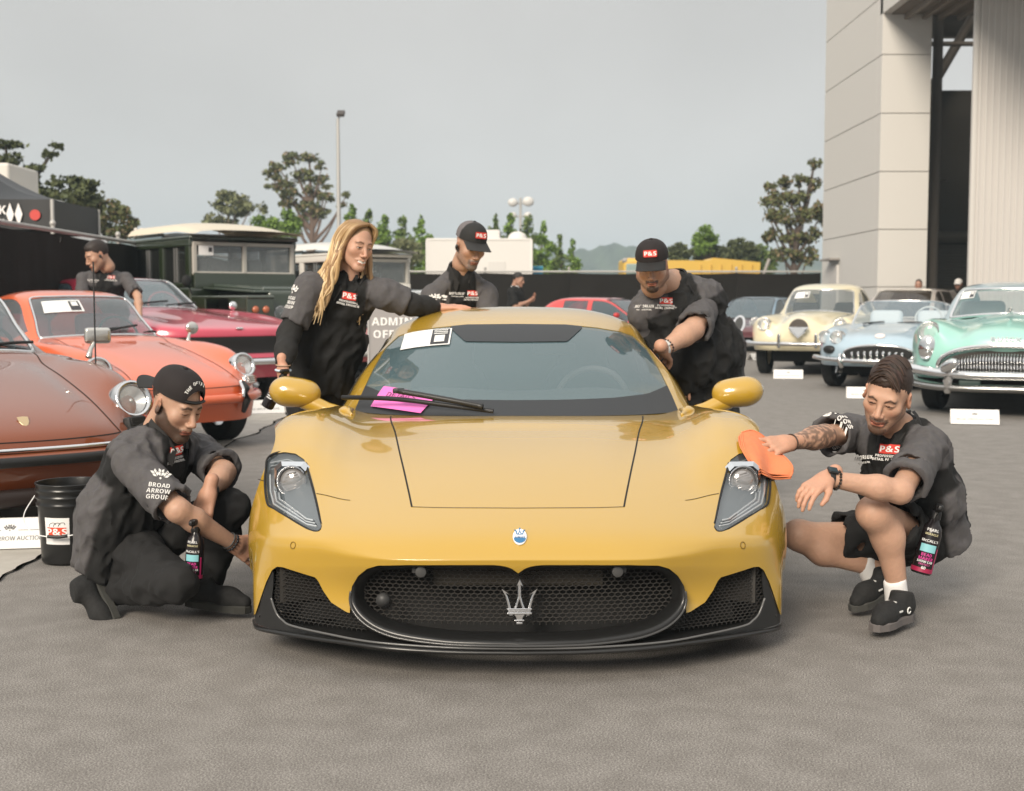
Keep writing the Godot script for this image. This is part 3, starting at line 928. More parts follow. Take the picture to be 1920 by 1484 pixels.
func yard_things() -> void:
	var steel := mat(0.45, 0.44, 0.42, 0.45, 0.5)
	# tall lamp post
	var p := Vector3(-5.4624, 0, -39.9303)
	p = Vector3(Vector3(-5.4153, 5.6432, -40).x, 0, -40)
	var root := thing("lamp_post", "tall thin grey lamp post rising behind the woman", "lamp post", p)
	var mb := MB.new()
	tube(mb, PackedVector3Array([Vector3.ZERO, Vector3(0, 6.9, 0)]), [0.09, 0.05], 10)
	tube(mb, PackedVector3Array([Vector3(0, 6.85, 0), Vector3(0.06, 7.0, 0)]), 0.03, 6)
	part("pole", mb, steel, root)
	mb = MB.new()
	box(mb, Vector3(0.1, 7.06, 0.05), Vector3(0.24, 0.12, 0.3), Basis(Vector3.RIGHT, 0.5), 0.02)
	part("lamp_head", mb, mat(0.06, 0.05, 0.045, 0.6), root)
	# floodlight mast
	root = thing("floodlight_mast", "floodlight mast with four round lamps above the conifers", "floodlight", Vector3(Vector3(0.4665, 6.0762, -70).x, 0, -70))
	mb = MB.new()
	rod(mb, Vector3.ZERO, Vector3(0, 6.9, 0), 0.07)
	rod(mb, Vector3(-0.6, 6.6, 0), Vector3(0.6, 6.6, 0), 0.04)
	rod(mb, Vector3(-0.5, 5.9, 0), Vector3(0.5, 5.9, 0), 0.04)
	part("pole", mb, steel, root)
	for q in [[-0.42, 6.65, 0.28], [0.42, 6.7, 0.32], [-0.42, 5.95, 0.22], [0.4, 5.95, 0.22]]:
		mb = MB.new()
		ball(mb, Vector3(q[0], q[1], 0.1), Vector3(q[2], q[2] * 0.85, 0.2))
		part("lamp", mb, mat(0.55, 0.54, 0.52, 0.4), root)
	# white site trailer
	root = thing("trailer", "white box trailer with roof units behind the far fence", "trailer", Vector3(Vector3(-1.1525, 2.8865, -46).x, 0, -46))
	mb = MB.new()
	box(mb, Vector3(0, 2.0, 0), Vector3(3.72, 2.9, 2.4), Basis(), 0.06)
	part("body", mb, mat(0.66, 0.64, 0.61, 0.6), root)
	mb = MB.new()
	box(mb, Vector3(0, 3.42, 1.19), Vector3(3.7, 0.07, 0.06), Basis(), 0.01)
	for x in [-1.84, 1.84]: box(mb, Vector3(x, 2.0, 1.19), Vector3(0.07, 2.8, 0.05), Basis(), 0.01)
	part("trim", mb, mat(0.72, 0.70, 0.67, 0.5), root)
	mb = MB.new()
	box(mb, Vector3(0.62, 1.85, 1.2), Vector3(0.62, 1.6, 0.03), Basis(), 0.01)
	part("door", mb, mat(0.60, 0.585, 0.56, 0.6), root)
	mb = MB.new()
	box(mb, Vector3(0.35, 3.6, 0.3), Vector3(0.75, 0.36, 0.8), Basis(), 0.05)
	part("roof_unit", mb, mat(0.62, 0.60, 0.58, 0.6), root)
	mb = MB.new()
	ball(mb, Vector3(1.35, 3.45, 0.3), Vector3(0.36, 0.3, 0.36))
	part("roof_dome", mb, mat(0.62, 0.60, 0.58, 0.6), root)
	for x in [-0.9, 0.9]:
		mb = MB.new()
		lathe(mb, [Vector2(0, -0.1), Vector2(0.35, -0.1), Vector2(0.35, 0.1), Vector2(0, 0.1)], Transform3D(Basis(Vector3.RIGHT, PI / 2), Vector3(x, 0.35, 1.0)), 20)
		part("wheel", mb, mat(0.02, 0.02, 0.02, 0.8), root)
	root = thing("portable_toilet", "bright blue cabin beside the white trailer", "cabin", Vector3(Vector3(0.9032, 2.5998, -46).x, 0, -46))
	mb = MB.new()
	box(mb, Vector3(0, 1.25, 0), Vector3(0.4, 2.3, 0.8), Basis(), 0.03)
	part("walls", mb, mat(0.02, 0.24, 0.42, 0.5), root)
	mb = MB.new()
	box(mb, Vector3(0, 2.45, 0), Vector3(0.42, 0.12, 0.84), Basis(), 0.04)
	part("roof", mb, mat(0.05, 0.34, 0.52, 0.5), root)
	# yellow dump truck over the fence
	root = thing("dump_truck", "yellow dump truck standing behind the black fence", "truck", Vector3(Vector3(6.3426, 2.5042, -46).x, 0, -46))
	var yel := mat(0.62, 0.40, 0.075, 0.5)
	mb = MB.new()
	box(mb, Vector3(-2.0, 2.05, 0), Vector3(0.85, 1.45, 2.2), Basis(), 0.14)
	part("cab", mb, yel, root)
	mb = MB.new()
	box(mb, Vector3(-2.02, 2.32, 0.02), Vector3(0.62, 0.52, 2.24), Basis(), 0.06)
	part("cab_window", mb, mat(0.25, 0.32, 0.30, 0.1), root)
	mb = MB.new()
	prism(mb, PackedVector2Array([Vector2(-1.5, 1.5), Vector2(2.35, 1.5), Vector2(2.4, 2.62), Vector2(0.75, 2.78), Vector2(0.6, 2.68), Vector2(-1.55, 2.7)]), 2.2, Transform3D(Basis(), Vector3(0, 0, -1.1)))
	part("tipper_bed", mb, yel, root)
	for k in 6:
		mb = MB.new()
		box(mb, Vector3(0.3 + k * 0.36, 2.05, 1.12), Vector3(0.05, 1.0, 0.06), Basis(), 0.015)
		part("bed_rib", mb, mat(0.55, 0.34, 0.06, 0.5), root)
	mb = MB.new()
	rod(mb, Vector3(2.45, 1.9, 0.9), Vector3(2.75, 2.75, 0.9), 0.06)
	ball(mb, Vector3(-2.35, 2.68, 1.0), Vector3(0.12, 0.1, 0.1))
	part("strut", mb, mat(0.3, 0.28, 0.26, 0.5), root)
	mb = MB.new()
	box(mb, Vector3(0.1, 0.9, 0), Vector3(5.0, 0.3, 1.2))
	part("chassis", mb, mat(0.03, 0.03, 0.03, 0.7), root)
	for x in [-1.9, 0.6, 1.7]:
		mb = MB.new()
		lathe(mb, [Vector2(0, -1.2), Vector2(0.5, -1.2), Vector2(0.5, 1.2), Vector2(0, 1.2)], Transform3D(Basis(Vector3.RIGHT, PI / 2), Vector3(x, 0.5, 0)), 20)
		part("wheel", mb, mat(0.02, 0.02, 0.02, 0.8), root)
	# black event tent beyond the left fence
	var e0 := Vector3(-6.4656, 2.662, -18)
	root = thing("tent", "black event tent with white lettering beyond the left fence", "tent", Vector3(e0.x - 1.5, 0, -18.0))
	var blackcloth := mat(0.012, 0.0125, 0.014, 0.55)
	mb = MB.new()
	var apex := Vector3(-0.1, e0.y + 0.78, -1.0)
	var c := [Vector3(-1.5, e0.y, 0), Vector3(1.5, e0.y, 0), Vector3(1.5, e0.y, -2), Vector3(-1.5, e0.y, -2)]
	for k in 4:
		var A: Vector3 = c[k]
		var B: Vector3 = c[(k + 1) % 4]
		sheet(mb, 14, 10, func(u, v): return A.lerp(B, u).lerp(apex, v) - Vector3(0, 0.16 * sin(PI * v) + 0.05 * sin(PI * u) * (1.0 - v), 0))
	part("canopy", mb, mat(0.02, 0.023, 0.027, 0.5), root)
	for k in 4:
		mb = MB.new()
		var A: Vector3 = c[k]
		var B: Vector3 = c[(k + 1) % 4]
		sheet(mb, 24, 6, func(u, v): return A.lerp(B, u) + Vector3(0, -0.42 * v, 0.01 + 0.012 * sin(u * 22.0) * v))
		part("valance", mb, blackcloth, root)
		mb = MB.new()
		rod(mb, Vector3(A.x, 0, A.z), A, 0.03)
		part("leg", mb, steel, root)
	mb = MB.new()
	text(mb, "BLACK", 0.12, Transform3D(Basis.from_scale(Vector3(1.1, 1, 1)), Vector3(0.58, e0.y - 0.15, 0.04)), true, 0.004)
	text(mb, "S COLLECTION", 0.07, Transform3D(Basis(), Vector3(0.50, e0.y - 0.31, 0.04)), true, 0.004)
	for x in [0.92, 1.04]: prism(mb, PackedVector2Array([Vector2(x, -0.16), Vector2(x + 0.055, 0), Vector2(x, 0.16), Vector2(x - 0.055, 0)]), 0.005, Transform3D(Basis(), Vector3(0, e0.y - 0.21, 0.035)))
	part("lettering", mb, mat(0.72, 0.71, 0.70, 0.6), root)
	mb = MB.new()
	prism(mb, ellipse(0.075, 0.075, 20), 0.006, Transform3D(Basis(), Vector3(1.27, e0.y - 0.22, 0.035)))
	part("round_mark", mb, mat(0.5, 0.05, 0.04, 0.6), root)
	# white van behind the tent
	root = thing("van", "white van with a roof box behind the black tent", "van", Vector3(-8.95, 0, -24.0))
	root.scale = Vector3.ONE * 1.22
	var vw := mat(0.62, 0.61, 0.59, 0.5)
	mb = MB.new()
	prism(mb, PackedVector2Array([Vector2(-1.6, 0.4), Vector2(1.3, 0.4), Vector2(1.3, 1.3), Vector2(0.62, 2.25), Vector2(0.42, 2.52), Vector2(0.1, 2.62), Vector2(-1.6, 2.75)]), 1.8, Transform3D(Basis(), Vector3(0, 0, -0.9)), 0.06)
	part("body", mb, vw, root)
	mb = MB.new()
	prism(mb, PackedVector2Array([Vector2(-0.05, 1.4), Vector2(0.38, 1.4), Vector2(0.22, 2.38), Vector2(-0.2, 2.42)]), 0.02, Transform3D(Basis(), Vector3(0, 0, 0.895)))
	part("side_window", mb, mat(0.02, 0.02, 0.02, 0.15), root)
	mb = MB.new()
	box(mb, Vector3(-0.35, 2.85, 0.1), Vector3(0.5, 0.42, 1.2), Basis(), 0.05)
	part("roof_box", mb, mat(0.60, 0.57, 0.52, 0.6), root)
	for x in [-1.0, 0.8]:
		mb = MB.new()
		lathe(mb, [Vector2(0, -0.92), Vector2(0.34, -0.92), Vector2(0.34, 0.92), Vector2(0, 0.92)], Transform3D(Basis(Vector3.RIGHT, PI / 2), Vector3(x, 0.34, 0)), 20)
		part("wheel", mb, mat(0.02, 0.02, 0.02, 0.8), root)
	# small white notice on the fence
	root = thing("notice", "small white post notice above the left fence", "sign", Vector3(-5.9219, 2.293, -20) + Vector3(0.08, 0, 0))
	mb = MB.new()
	for x in [-0.045, 0.045]: box(mb, Vector3(x, 0, 0), Vector3(0.05, 0.17, 0.02), Basis(), 0.005)
	box(mb, Vector3(0, 0.02, 0), Vector3(0.06, 0.04, 0.018))
	part("board", mb, mat(0.6, 0.57, 0.54, 0.7), root)
	mb = MB.new()
	rod(mb, Vector3(0, -0.1, -0.02), Vector3(0, -2.2, -0.02), 0.02)
	part("post", mb, steel, root)

func apron() -> void:
	# pale concrete under the left row, with a ragged edge to the asphalt and a crack
	var m := StandardMaterial3D.new()
	m.albedo_texture = noise_tex(31, 0.02, 5, 512, lin(0.36, 0.335, 0.295), lin(0.48, 0.455, 0.41))
	m.uv1_triplanar = true
	m.uv1_world_triplanar = true
	m.uv1_scale = Vector3.ONE * 0.35
	m.roughness = 0.85
	var edge := [Vector3(-2.1644, 0, -4.526), Vector3(-2.2116, 0, -5.4126), Vector3(-2.2252, 0, -5.7189), Vector3(-2.2473, 0, -6.0099), Vector3(-2.2601, 0, -6.6579), Vector3(-2.3402, 0, -8.379), Vector3(-2.3923, 0, -10.6914), Vector3(-2.3966, 0, -11.8355), Vector3(-2.4352, 0, -13.4365), Vector3(-2.5164, 0, -16.6053), Vector3(-2.5752, 0, -21.8771)]
	var r := FastNoiseLite.new()
	r.frequency = 0.9
	r.fractal_octaves = 4
	var line := curve(edge, 300)
	var mb := MB.new()
	for k in line.size():
		var p := line[k]
		p += Vector3(0.06, 0, -0.04) * r.get_noise_2d(p.x, p.z) * 1.4
		p.y = 0.004
		mb.add(p, Vector3.UP); mb.add(Vector3(p.x - 9.0, 0.004, p.z - 4.0), Vector3.UP)
	for k in line.size() - 1:
		mb.tri(k * 2, k * 2 + 1, k * 2 + 2); mb.tri(k * 2 + 2, k * 2 + 1, k * 2 + 3)
	struct("concrete_pavement", mb, m)
	mb = MB.new()
	var b := 0
	for k in line.size():
		var p := line[k] + Vector3(0.06, 0, -0.04) * r.get_noise_2d(line[k].x, line[k].z) * 1.4
		var w := 0.004 + 0.014 * absf(r.get_noise_2d(p.x * 3.0, p.z * 3.0 + 40.0))
		mb.add(Vector3(p.x - w, 0.008, p.z), Vector3.UP); mb.add(Vector3(p.x + w, 0.008, p.z + w * 0.5), Vector3.UP)
	for k in line.size() - 1:
		mb.tri(k * 2, k * 2 + 1, k * 2 + 2); mb.tri(k * 2 + 2, k * 2 + 1, k * 2 + 3)
	struct("pavement_joint", mb, mat(0.11, 0.098, 0.085, 0.95))


# ---- the yellow sports car (local: x across, y up, nose at z = 0, tail towards -z) ----
func hero_rows() -> Array: return rows_of([
		[0, 0.8, -4.55, 0.25, 0.8, -4.55, 0.45, 0.8, -4.53, 0.62, 0.8, -4.5, 0.74, 0.79, -4.47, 0.84, 0.76, -4.42, 0.93, 0.68, -4.35, 0.95, 0.5, -4.3, 0.93, 0.3, -4.3],
		[0, 0.86, -3.7, 0.28, 0.86, -3.7, 0.5, 0.86, -3.7, 0.66, 0.87, -3.7, 0.77, 0.86, -3.7, 0.86, 0.83, -3.7, 0.965, 0.75, -3.7, 1, 0.55, -3.7, 0.985, 0.3, -3.7],
		[0, 0.72, -2.4, 0.28, 0.72, -2.4, 0.5, 0.72, -2.4, 0.66, 0.72, -2.4, 0.74, 0.72, -2.4, 0.82, 0.72, -2.4, 0.9, 0.66, -2.4, 0.955, 0.5, -2.4, 0.95, 0.25, -2.4],
		[0, 0.745, -1.32, 0.28, 0.743, -1.34, 0.5, 0.738, -1.42, 0.65, 0.735, -1.55, 0.74, 0.745, -1.62, 0.82, 0.755, -1.66, 0.93, 0.7, -1.66, 0.985, 0.53, -1.66, 0.97, 0.26, -1.66],
		[0, 0.708, -1, 0.27, 0.707, -1, 0.46, 0.7, -1.02, 0.61, 0.706, -1.06, 0.71, 0.745, -1.08, 0.81, 0.777, -1.1, 0.955, 0.742, -1.1, 1.022, 0.58, -1.1, 1.01, 0.3, -1.1],
		[0, 0.645, -0.66, 0.27, 0.643, -0.665, 0.46, 0.635, -0.68, 0.61, 0.637, -0.7, 0.71, 0.668, -0.74, 0.815, 0.69, -0.78, 0.93, 0.655, -0.8, 1.01, 0.54, -0.84, 1, 0.3, -0.86],
		[0, 0.56, -0.34, 0.27, 0.557, -0.35, 0.45, 0.551, -0.375, 0.6, 0.545, -0.41, 0.7, 0.552, -0.46, 0.8, 0.553, -0.52, 0.905, 0.52, -0.58, 0.99, 0.44, -0.66, 0.995, 0.28, -0.69],
		[0, 0.475, -0.095, 0.27, 0.472, -0.105, 0.44, 0.468, -0.135, 0.575, 0.464, -0.18, 0.685, 0.46, -0.24, 0.785, 0.452, -0.31, 0.885, 0.428, -0.4, 0.968, 0.37, -0.53, 0.975, 0.26, -0.57],
		[0, 0.412, -0.012, 0.27, 0.41, -0.02, 0.42, 0.408, -0.045, 0.545, 0.412, -0.1, 0.665, 0.418, -0.17, 0.77, 0.41, -0.24, 0.865, 0.39, -0.33, 0.94, 0.34, -0.45, 0.96, 0.25, -0.53],
		[0, 0.38, -0.004, 0.27, 0.378, -0.012, 0.42, 0.374, -0.038, 0.54, 0.365, -0.095, 0.655, 0.352, -0.165, 0.76, 0.338, -0.23, 0.855, 0.32, -0.31, 0.928, 0.28, -0.41, 0.948, 0.22, -0.5],
		[0, 0.25, -0.05, 0.27, 0.25, -0.055, 0.42, 0.25, -0.08, 0.535, 0.25, -0.125, 0.65, 0.25, -0.18, 0.75, 0.245, -0.24, 0.848, 0.24, -0.305, 0.922, 0.23, -0.385, 0.942, 0.19, -0.47],
		[0, 0.1, 0, 0.27, 0.1, -0.01, 0.42, 0.1, -0.035, 0.53, 0.1, -0.085, 0.64, 0.1, -0.15, 0.74, 0.1, -0.215, 0.842, 0.1, -0.29, 0.918, 0.1, -0.37, 0.938, 0.1, -0.46]], 9)

func hero_green() -> Array: return rows_of([
		[0, 0.744, -1.3, 0.28, 0.742, -1.32, 0.5, 0.738, -1.41, 0.66, 0.735, -1.55, 0.78, 0.73, -1.72, 0.815, 0.725, -1.8],
		[0, 0.94, -1.7, 0.28, 0.935, -1.725, 0.52, 0.918, -1.81, 0.69, 0.885, -1.95, 0.75, 0.86, -2.05, 0.83, 0.72, -2.2],
		[0, 1.118, -2.13, 0.25, 1.112, -2.15, 0.42, 1.092, -2.21, 0.565, 1.055, -2.29, 0.66, 1, -2.38, 0.83, 0.73, -2.5],
		[0, 1.192, -2.55, 0.25, 1.187, -2.56, 0.41, 1.17, -2.58, 0.54, 1.132, -2.6, 0.64, 1.06, -2.63, 0.83, 0.75, -2.75],
		[0, 1.17, -3, 0.24, 1.165, -3, 0.39, 1.145, -3, 0.5, 1.1, -3, 0.6, 1.03, -3, 0.83, 0.78, -3.1],
		[0, 1.02, -3.7, 0.2, 1.015, -3.7, 0.34, 1, -3.7, 0.44, 0.97, -3.7, 0.55, 0.93, -3.7, 0.84, 0.8, -3.7],
		[0, 0.8, -4.5, 0.2, 0.8, -4.5, 0.34, 0.8, -4.5, 0.44, 0.79, -4.5, 0.55, 0.79, -4.5, 0.8, 0.75, -4.45]], 6)

func ribbon(mb: MB, S: Callable, uv: Array, width: float, off: float, steps := 40) -> void:
	# a thin raised strip that follows a surface along a line of (u, v) points
	var pts := []
	for q in uv: pts.append(Vector3(q.x, q.y, 0))
	var c := curve(pts, steps)
	var base := mb.v.size()
	var ib := mb.i.size()
	for k in c.size():
		var p: Vector3 = S.call(c[k].x, c[k].y)
		var px: Vector3 = S.call(c[k].x + 0.004, c[k].y) - S.call(c[k].x - 0.004, c[k].y)
		var py: Vector3 = S.call(c[k].x, c[k].y + 0.003) - S.call(c[k].x, c[k].y - 0.003)
		var nn := py.cross(px).normalized()
		if nn.y + nn.z < 0.0: nn = -nn
		var q := c[mini(k + 1, c.size() - 1)]
		var r := c[maxi(k - 1, 0)]
		var t: Vector3 = (S.call(q.x, q.y) - S.call(r.x, r.y)).normalized()
		var side := nn.cross(t).normalized() * width * 0.5
		mb.v.append(p + side + nn * off)
		mb.v.append(p - side + nn * off)
	for k in c.size() - 1:
		var a := base + k * 2
		mb.tri(a, a + 2, a + 1); mb.tri(a + 1, a + 2, a + 3)
	mb.smooth(base, ib)

func mirrored(mb: MB) -> MB:
	var o := MB.new()
	o.join(mb, Transform3D(Basis.from_scale(Vector3(-1, 1, 1)), Vector3.ZERO))
	return o

func hexmesh(mb: MB, rx: Vector2, ry: Vector2, s: float, keep: Callable, place: Callable, r: float) -> void:
	# honeycomb wire: cells of pitch s, squashed, kept inside an outline, put on a surface by place(x, y)
	var hy := s * 0.60
	var row := 0
	var y := ry.x
	while y < ry.y:
		var x := rx.x + (s * 0.5 if row & 1 else 0.0)
		while x < rx.y:
			var c := Vector2(x, y)
			var v0 := c + Vector2(0, hy * 0.66)
			var v1 := c + Vector2(s * 0.5, hy * 0.34)
			var v2 := c + Vector2(s * 0.5, -hy * 0.34)
			var v3 := c + Vector2(-s * 0.5, hy * 0.34)
			for e in [[v0, v1], [v1, v2], [v0, v3]]:
				if keep.call(e[0]) and keep.call(e[1]):
					var A: Vector3 = place.call(e[0])
					var B: Vector3 = place.call(e[1])
					var sd := (B - A).cross(Vector3.BACK).normalized() * r
					var up := Vector3(0, 0, r * 1.6)
					mb.quad(A + up, B + up, B + sd, A + sd)
					mb.quad(A - sd, B - sd, B + up, A + up)
			x += s
		y += hy
		row += 1

func hero() -> void:
	var root := thing("sports_car", "low yellow mid-engined sports car seen head-on in the middle of the yard", "car", Vector3(0.02, 0, -4))
	var yellow := paint(0.43, 0.262, 0.024, 1.0, 0.25)
	var black := mat(0.012, 0.012, 0.012, 0.45)
	var gloss := mat(0.01, 0.01, 0.011, 0.22)
	var matte := mat(0.008, 0.008, 0.008, 0.8)
	var dark_line := mat(0.01, 0.008, 0.004, 0.9)
	var chrome := mat(0.75, 0.75, 0.76, 0.12, 1.0)
	var net := Net.new(hero_rows())
	var gnet := Net.new(hero_green())
	var HS := func(u: float, v: float) -> Vector3: return net.at(u * 2.0 - 1.0, v)
	var FRONT := func(u: float, v: float) -> Vector3: return net.at(u * 2.0 - 1.0, lerpf(0.2727, 1.0, v))
	var REAR := func(u: float, v: float) -> Vector3: return net.at(u * 2.0 - 1.0, lerpf(0.0, 0.2728, v))
	var GS := func(u: float, v: float) -> Vector3: return gnet.at(u * 2.0 - 1.0, v)
	var lamp: PackedVector2Array = PackedVector2Array([Vector2(0.9473, 0.626), Vector2(0.9218, 0.6487), Vector2(0.8758, 0.6584), Vector2(0.828, 0.6562), Vector2(0.788, 0.6401), Vector2(0.7602, 0.6045), Vector2(0.7196, 0.5464), Vector2(0.6728, 0.4819), Vector2(0.6607, 0.4659), Vector2(0.667, 0.4546), Vector2(0.6819, 0.4505), Vector2(0.7136, 0.454), Vector2(0.7975, 0.473), Vector2(0.8772, 0.4883), Vector2(0.9063, 0.5023), Vector2(0.936, 0.554), Vector2(0.9439, 0.5957)])
	var mouth: PackedVector2Array = PackedVector2Array([Vector2(-0.0013, 0.3531), Vector2(0.0091, 0.3609), Vector2(0.0226, 0.3722), Vector2(0.048, 0.3805), Vector2(0.0823, 0.3831), Vector2(0.2187, 0.3822), Vector2(0.3561, 0.3794), Vector2(0.4534, 0.3717), Vector2(0.4908, 0.3566), Vector2(0.5242, 0.3257), Vector2(0.5472, 0.2865), Vector2(0.5558, 0.24), Vector2(0.5552, 0.1973), Vector2(0.5683, 0.1994), Vector2(0.6222, 0.2241), Vector2(0.6511, 0.2596), Vector2(0.6675, 0.291), Vector2(0.6786, 0.3027), Vector2(0.7433, 0.3136), Vector2(0.7986, 0.3222), Vector2(0.8224, 0.32), Vector2(0.8426, 0.3048), Vector2(0.8689, 0.2564), Vector2(0.8896, 0.2043), Vector2(0.9065, 0.159), Vector2(0.9172, 0.1328), Vector2(0.9297, 0.123), Vector2(0.9304, 0.1435), Vector2(0.985, 0.24), Vector2(1.1, 0.24), Vector2(1.1, -0.2), Vector2(-0.2, -0.2), Vector2(-0.2, 0.379)])
	var arch := func(p: Vector3, zc: float, r: float) -> float:
		return Vector2(p.z + zc, p.y - 0.34).length() - r if absf(p.x) > 0.72 else 1.0
	var keep_front := func(p: Vector3) -> float:
		if p.z < -0.98: return arch.call(p, 1.03, 0.385) as float
		var q := Vector2(absf(p.x), p.y)
		var d := 1.0
		if p.y < 0.46: d = pd(mouth, q)
		if q.x > 0.6 and p.y < 0.7: d = minf(d, pd(lamp, q))
		return minf(d, arch.call(p, 1.03, 0.385) as float)
	var mb := MB.new()
	sheet(mb, 230, 200, FRONT, keep_front, Vector3(0, -0.004, -0.03))
	sheet(mb, 70, 70, REAR, func(p): return arch.call(p, 3.73, 0.39))
	var glass_front: PackedVector2Array = PackedVector2Array([Vector2(0.0083, 1.1187), Vector2(0.2379, 1.1133), Vector2(0.3963, 1.0969), Vector2(0.5201, 1.0754), Vector2(0.5847, 1.0533), Vector2(0.6386, 0.9984), Vector2(0.6753, 0.9019), Vector2(0.7072, 0.7968), Vector2(0.7293, 0.7326), Vector2(0.0046, 0.744)])
	for k in glass_front.size():
		if k > 7: glass_front[k].y -= 0.03
	glass_front[9].x = -0.2; glass_front[0].x = -0.2
	var side_glass := PackedVector2Array([Vector2(-1.8, 0.745), Vector2(-2.35, 0.985), Vector2(-2.75, 1.045), Vector2(-3.15, 0.985), Vector2(-3.3, 0.80), Vector2(-2.6, 0.765)])
	var keep_roof := func(p: Vector3) -> float:
		var d := 1.0
		if p.z > -2.6: d = pd(glass_front, Vector2(absf(p.x), p.y))
		if absf(p.x) > 0.6: d = minf(d, pd(side_glass, Vector2(p.z, p.y)))
		return d
	sheet(mb, 150, 150, GS, keep_roof, Vector3(0, -0.015, -0.012))
	part("body", mb, yellow, root)
	# glass
	mb = MB.new()
	var WS := func(u: float, v: float) -> Vector3: return gnet.at(u * 2.0 - 1.0, v * 0.42)
	sheet(mb, 60, 40, WS, func(p): return -pd(glass_front, Vector2(absf(p.x), p.y)) + 0.004, Vector3.ZERO, 0.003)
	var pane := glass(0.16, 0.25, 0.28, 0.42)
	part("windscreen", mb, pane, root)
	mb = MB.new()
	sheet(mb, 120, 90, GS, func(p): return (-pd(side_glass, Vector2(p.z, p.y)) + 0.004) if absf(p.x) > 0.6 else -1.0, Vector3.ZERO, -0.006)
	part("side_window", mb, glass(0.02, 0.03, 0.03, 0.8), root)
	# black printed border of the windscreen
	mb = MB.new()
	var band: PackedVector2Array = PackedVector2Array([Vector2(0.0052, 0.8014), Vector2(0.2088, 0.8037), Vector2(0.4203, 0.8062), Vector2(0.5859, 0.815), Vector2(0.6981, 0.8398), Vector2(0.713, 0.7965), Vector2(0.7293, 0.7326), Vector2(0.0046, 0.744)])
	for k in band.size():
		if k > 5: band[k].y -= 0.03
	band[0].x = -0.2; band[7].x = -0.2
	sheet(mb, 160, 120, WS, func(p): return -maxf(pd(band, Vector2(absf(p.x), p.y)), pd(glass_front, Vector2(absf(p.x), p.y))), Vector3.ZERO, -0.0015)
	var top_band: PackedVector2Array = PackedVector2Array([Vector2(0.0086, 1.1346), Vector2(0.3196, 1.1237), Vector2(0.3199, 1.0992), Vector2(0.2394, 1.0383), Vector2(0.0071, 1.0345)])
	top_band[0].x = -0.2; top_band[4].x = -0.2
	sheet(mb, 160, 160, WS, func(p): return -maxf(pd(top_band, Vector2(absf(p.x), p.y)), pd(glass_front, Vector2(absf(p.x), p.y))), Vector3.ZERO, -0.0015)
	part("windscreen_border", mb, mat(0.02, 0.022, 0.025, 0.5), root)
	mb = MB.new()
	var fc := Vector3(0.0082, 1.0407, -2.12)
	prism(mb, PackedVector2Array([Vector2(-0.055, 0), Vector2(0.055, 0), Vector2(0.02, 0.035), Vector2(-0.02, 0.035)]), 0.01, facing(fc, Vector3(0, 0.55, 0.83)))
	part("camera_housing", mb, mat(0.25, 0.27, 0.28, 0.4), root)
	# shut lines
	var lines := [
		[Vector2(0.2775, 0.2814), Vector2(0.2684, 0.3615), Vector2(0.2288, 0.4524), Vector2(0.2025, 0.5207), Vector2(0.183, 0.5744)],
		[Vector2(-0.0002, 0.5788), Vector2(0.0709, 0.5777), Vector2(0.124, 0.5766), Vector2(0.183, 0.5744)],
	]
	mb = MB.new()
	for k in 2:
		for s in [1.0, -1.0]:
			var l := []
			for q in lines[k]: l.append(Vector2(q.x * s, q.y))
			ribbon(mb, func(u, v): return net.at(u, v), l, [0.006, 0.003][k], 0.0012)
	part("bonnet_gap", mb, dark_line, root)
	mb = MB.new()
	for l in [[Vector2(0.515, 0.5516), Vector2(0.4384, 0.5533), Vector2(0.3594, 0.5577)], [Vector2(0.7756, 0.5102), Vector2(0.7981, 0.5018), Vector2(0.82, 0.4916)]]:
		for s in [1.0, -1.0]:
			var m := []
			for q in l: m.append(Vector2(q.x * s, q.y))
			ribbon(mb, func(u, v): return net.at(u, v), m, 0.003, 0.0012, 16)
	part("bumper_gap", mb, dark_line, root)
	# cowl vents at the foot of each pillar
	for s in [1.0, -1.0]:
		var vent := Field.new()
		vent.egg(Vector3(0.735 * s, 0.757, -1.47), Vector3(0.034, 0.012, 0.06), 0.02)
		vent.bone(Vector3(0.735 * s, 0.755, -1.45), Vector3(0.70 * s, 0.745, -1.36), 0.02, 0.008, 0.02)
		part("washer_nozzle", vent.mesh(0.006), yellow, root)
	hero_face(root, net, lamp, mouth, yellow, black, gloss, matte, chrome)
	hero_cabin(root, matte)
	# wheels
	for w in [[0.84, 1.03], [0.83, 3.73]]:
		for s in [1.0, -1.0]:
			var wh := Node3D.new()
			wh.name = "wheel"
			root.add_child(wh, true)
			wh.position = Vector3(w[0] * s, 0.345, -w[1])
			wheel_parts(wh, 0.345, 0.24, s, mat(0.05, 0.05, 0.05, 0.4, 0.6))
	mb = MB.new()
	box(mb, Vector3(0, 0.15, -2.35), Vector3(1.5, 0.06, 4.0))
	box(mb, Vector3(0, 0.32, -1.03), Vector3(1.3, 0.4, 0.75))
	box(mb, Vector3(0, 0.4, -3.7), Vector3(1.3, 0.5, 0.9))
	part("floor_pan", mb, matte, root)
	# mirrors
	for s in [1.0, -1.0]:
		var f := Field.new()
		var A := Vector3(0.9667, 0.7895, -1.86)
		var B := Vector3(1.0775, 0.8018, -1.86)
		A.x *= s; B.x *= s
		f.bone(A + Vector3(-0.004 * s, 0.010, 0), A.lerp(B, 0.75) + Vector3(0, 0.008, 0), 0.052, 0.056, 0.05)
		f.egg(A.lerp(B, 0.5) + Vector3(0, 0.008, 0), Vector3(0.098, 0.060, 0.075), 0.05, 0, Basis(Vector3.BACK, 0.10 * s))
		f.egg(B + Vector3(0.012 * s, 0.010, -0.01), Vector3(0.042, 0.042, 0.06), 0.06)
		f.egg(A.lerp(B, 0.5) + Vector3(0, 0, -0.11), Vector3(0.2, 0.2, 0.05), 0.02, 1)
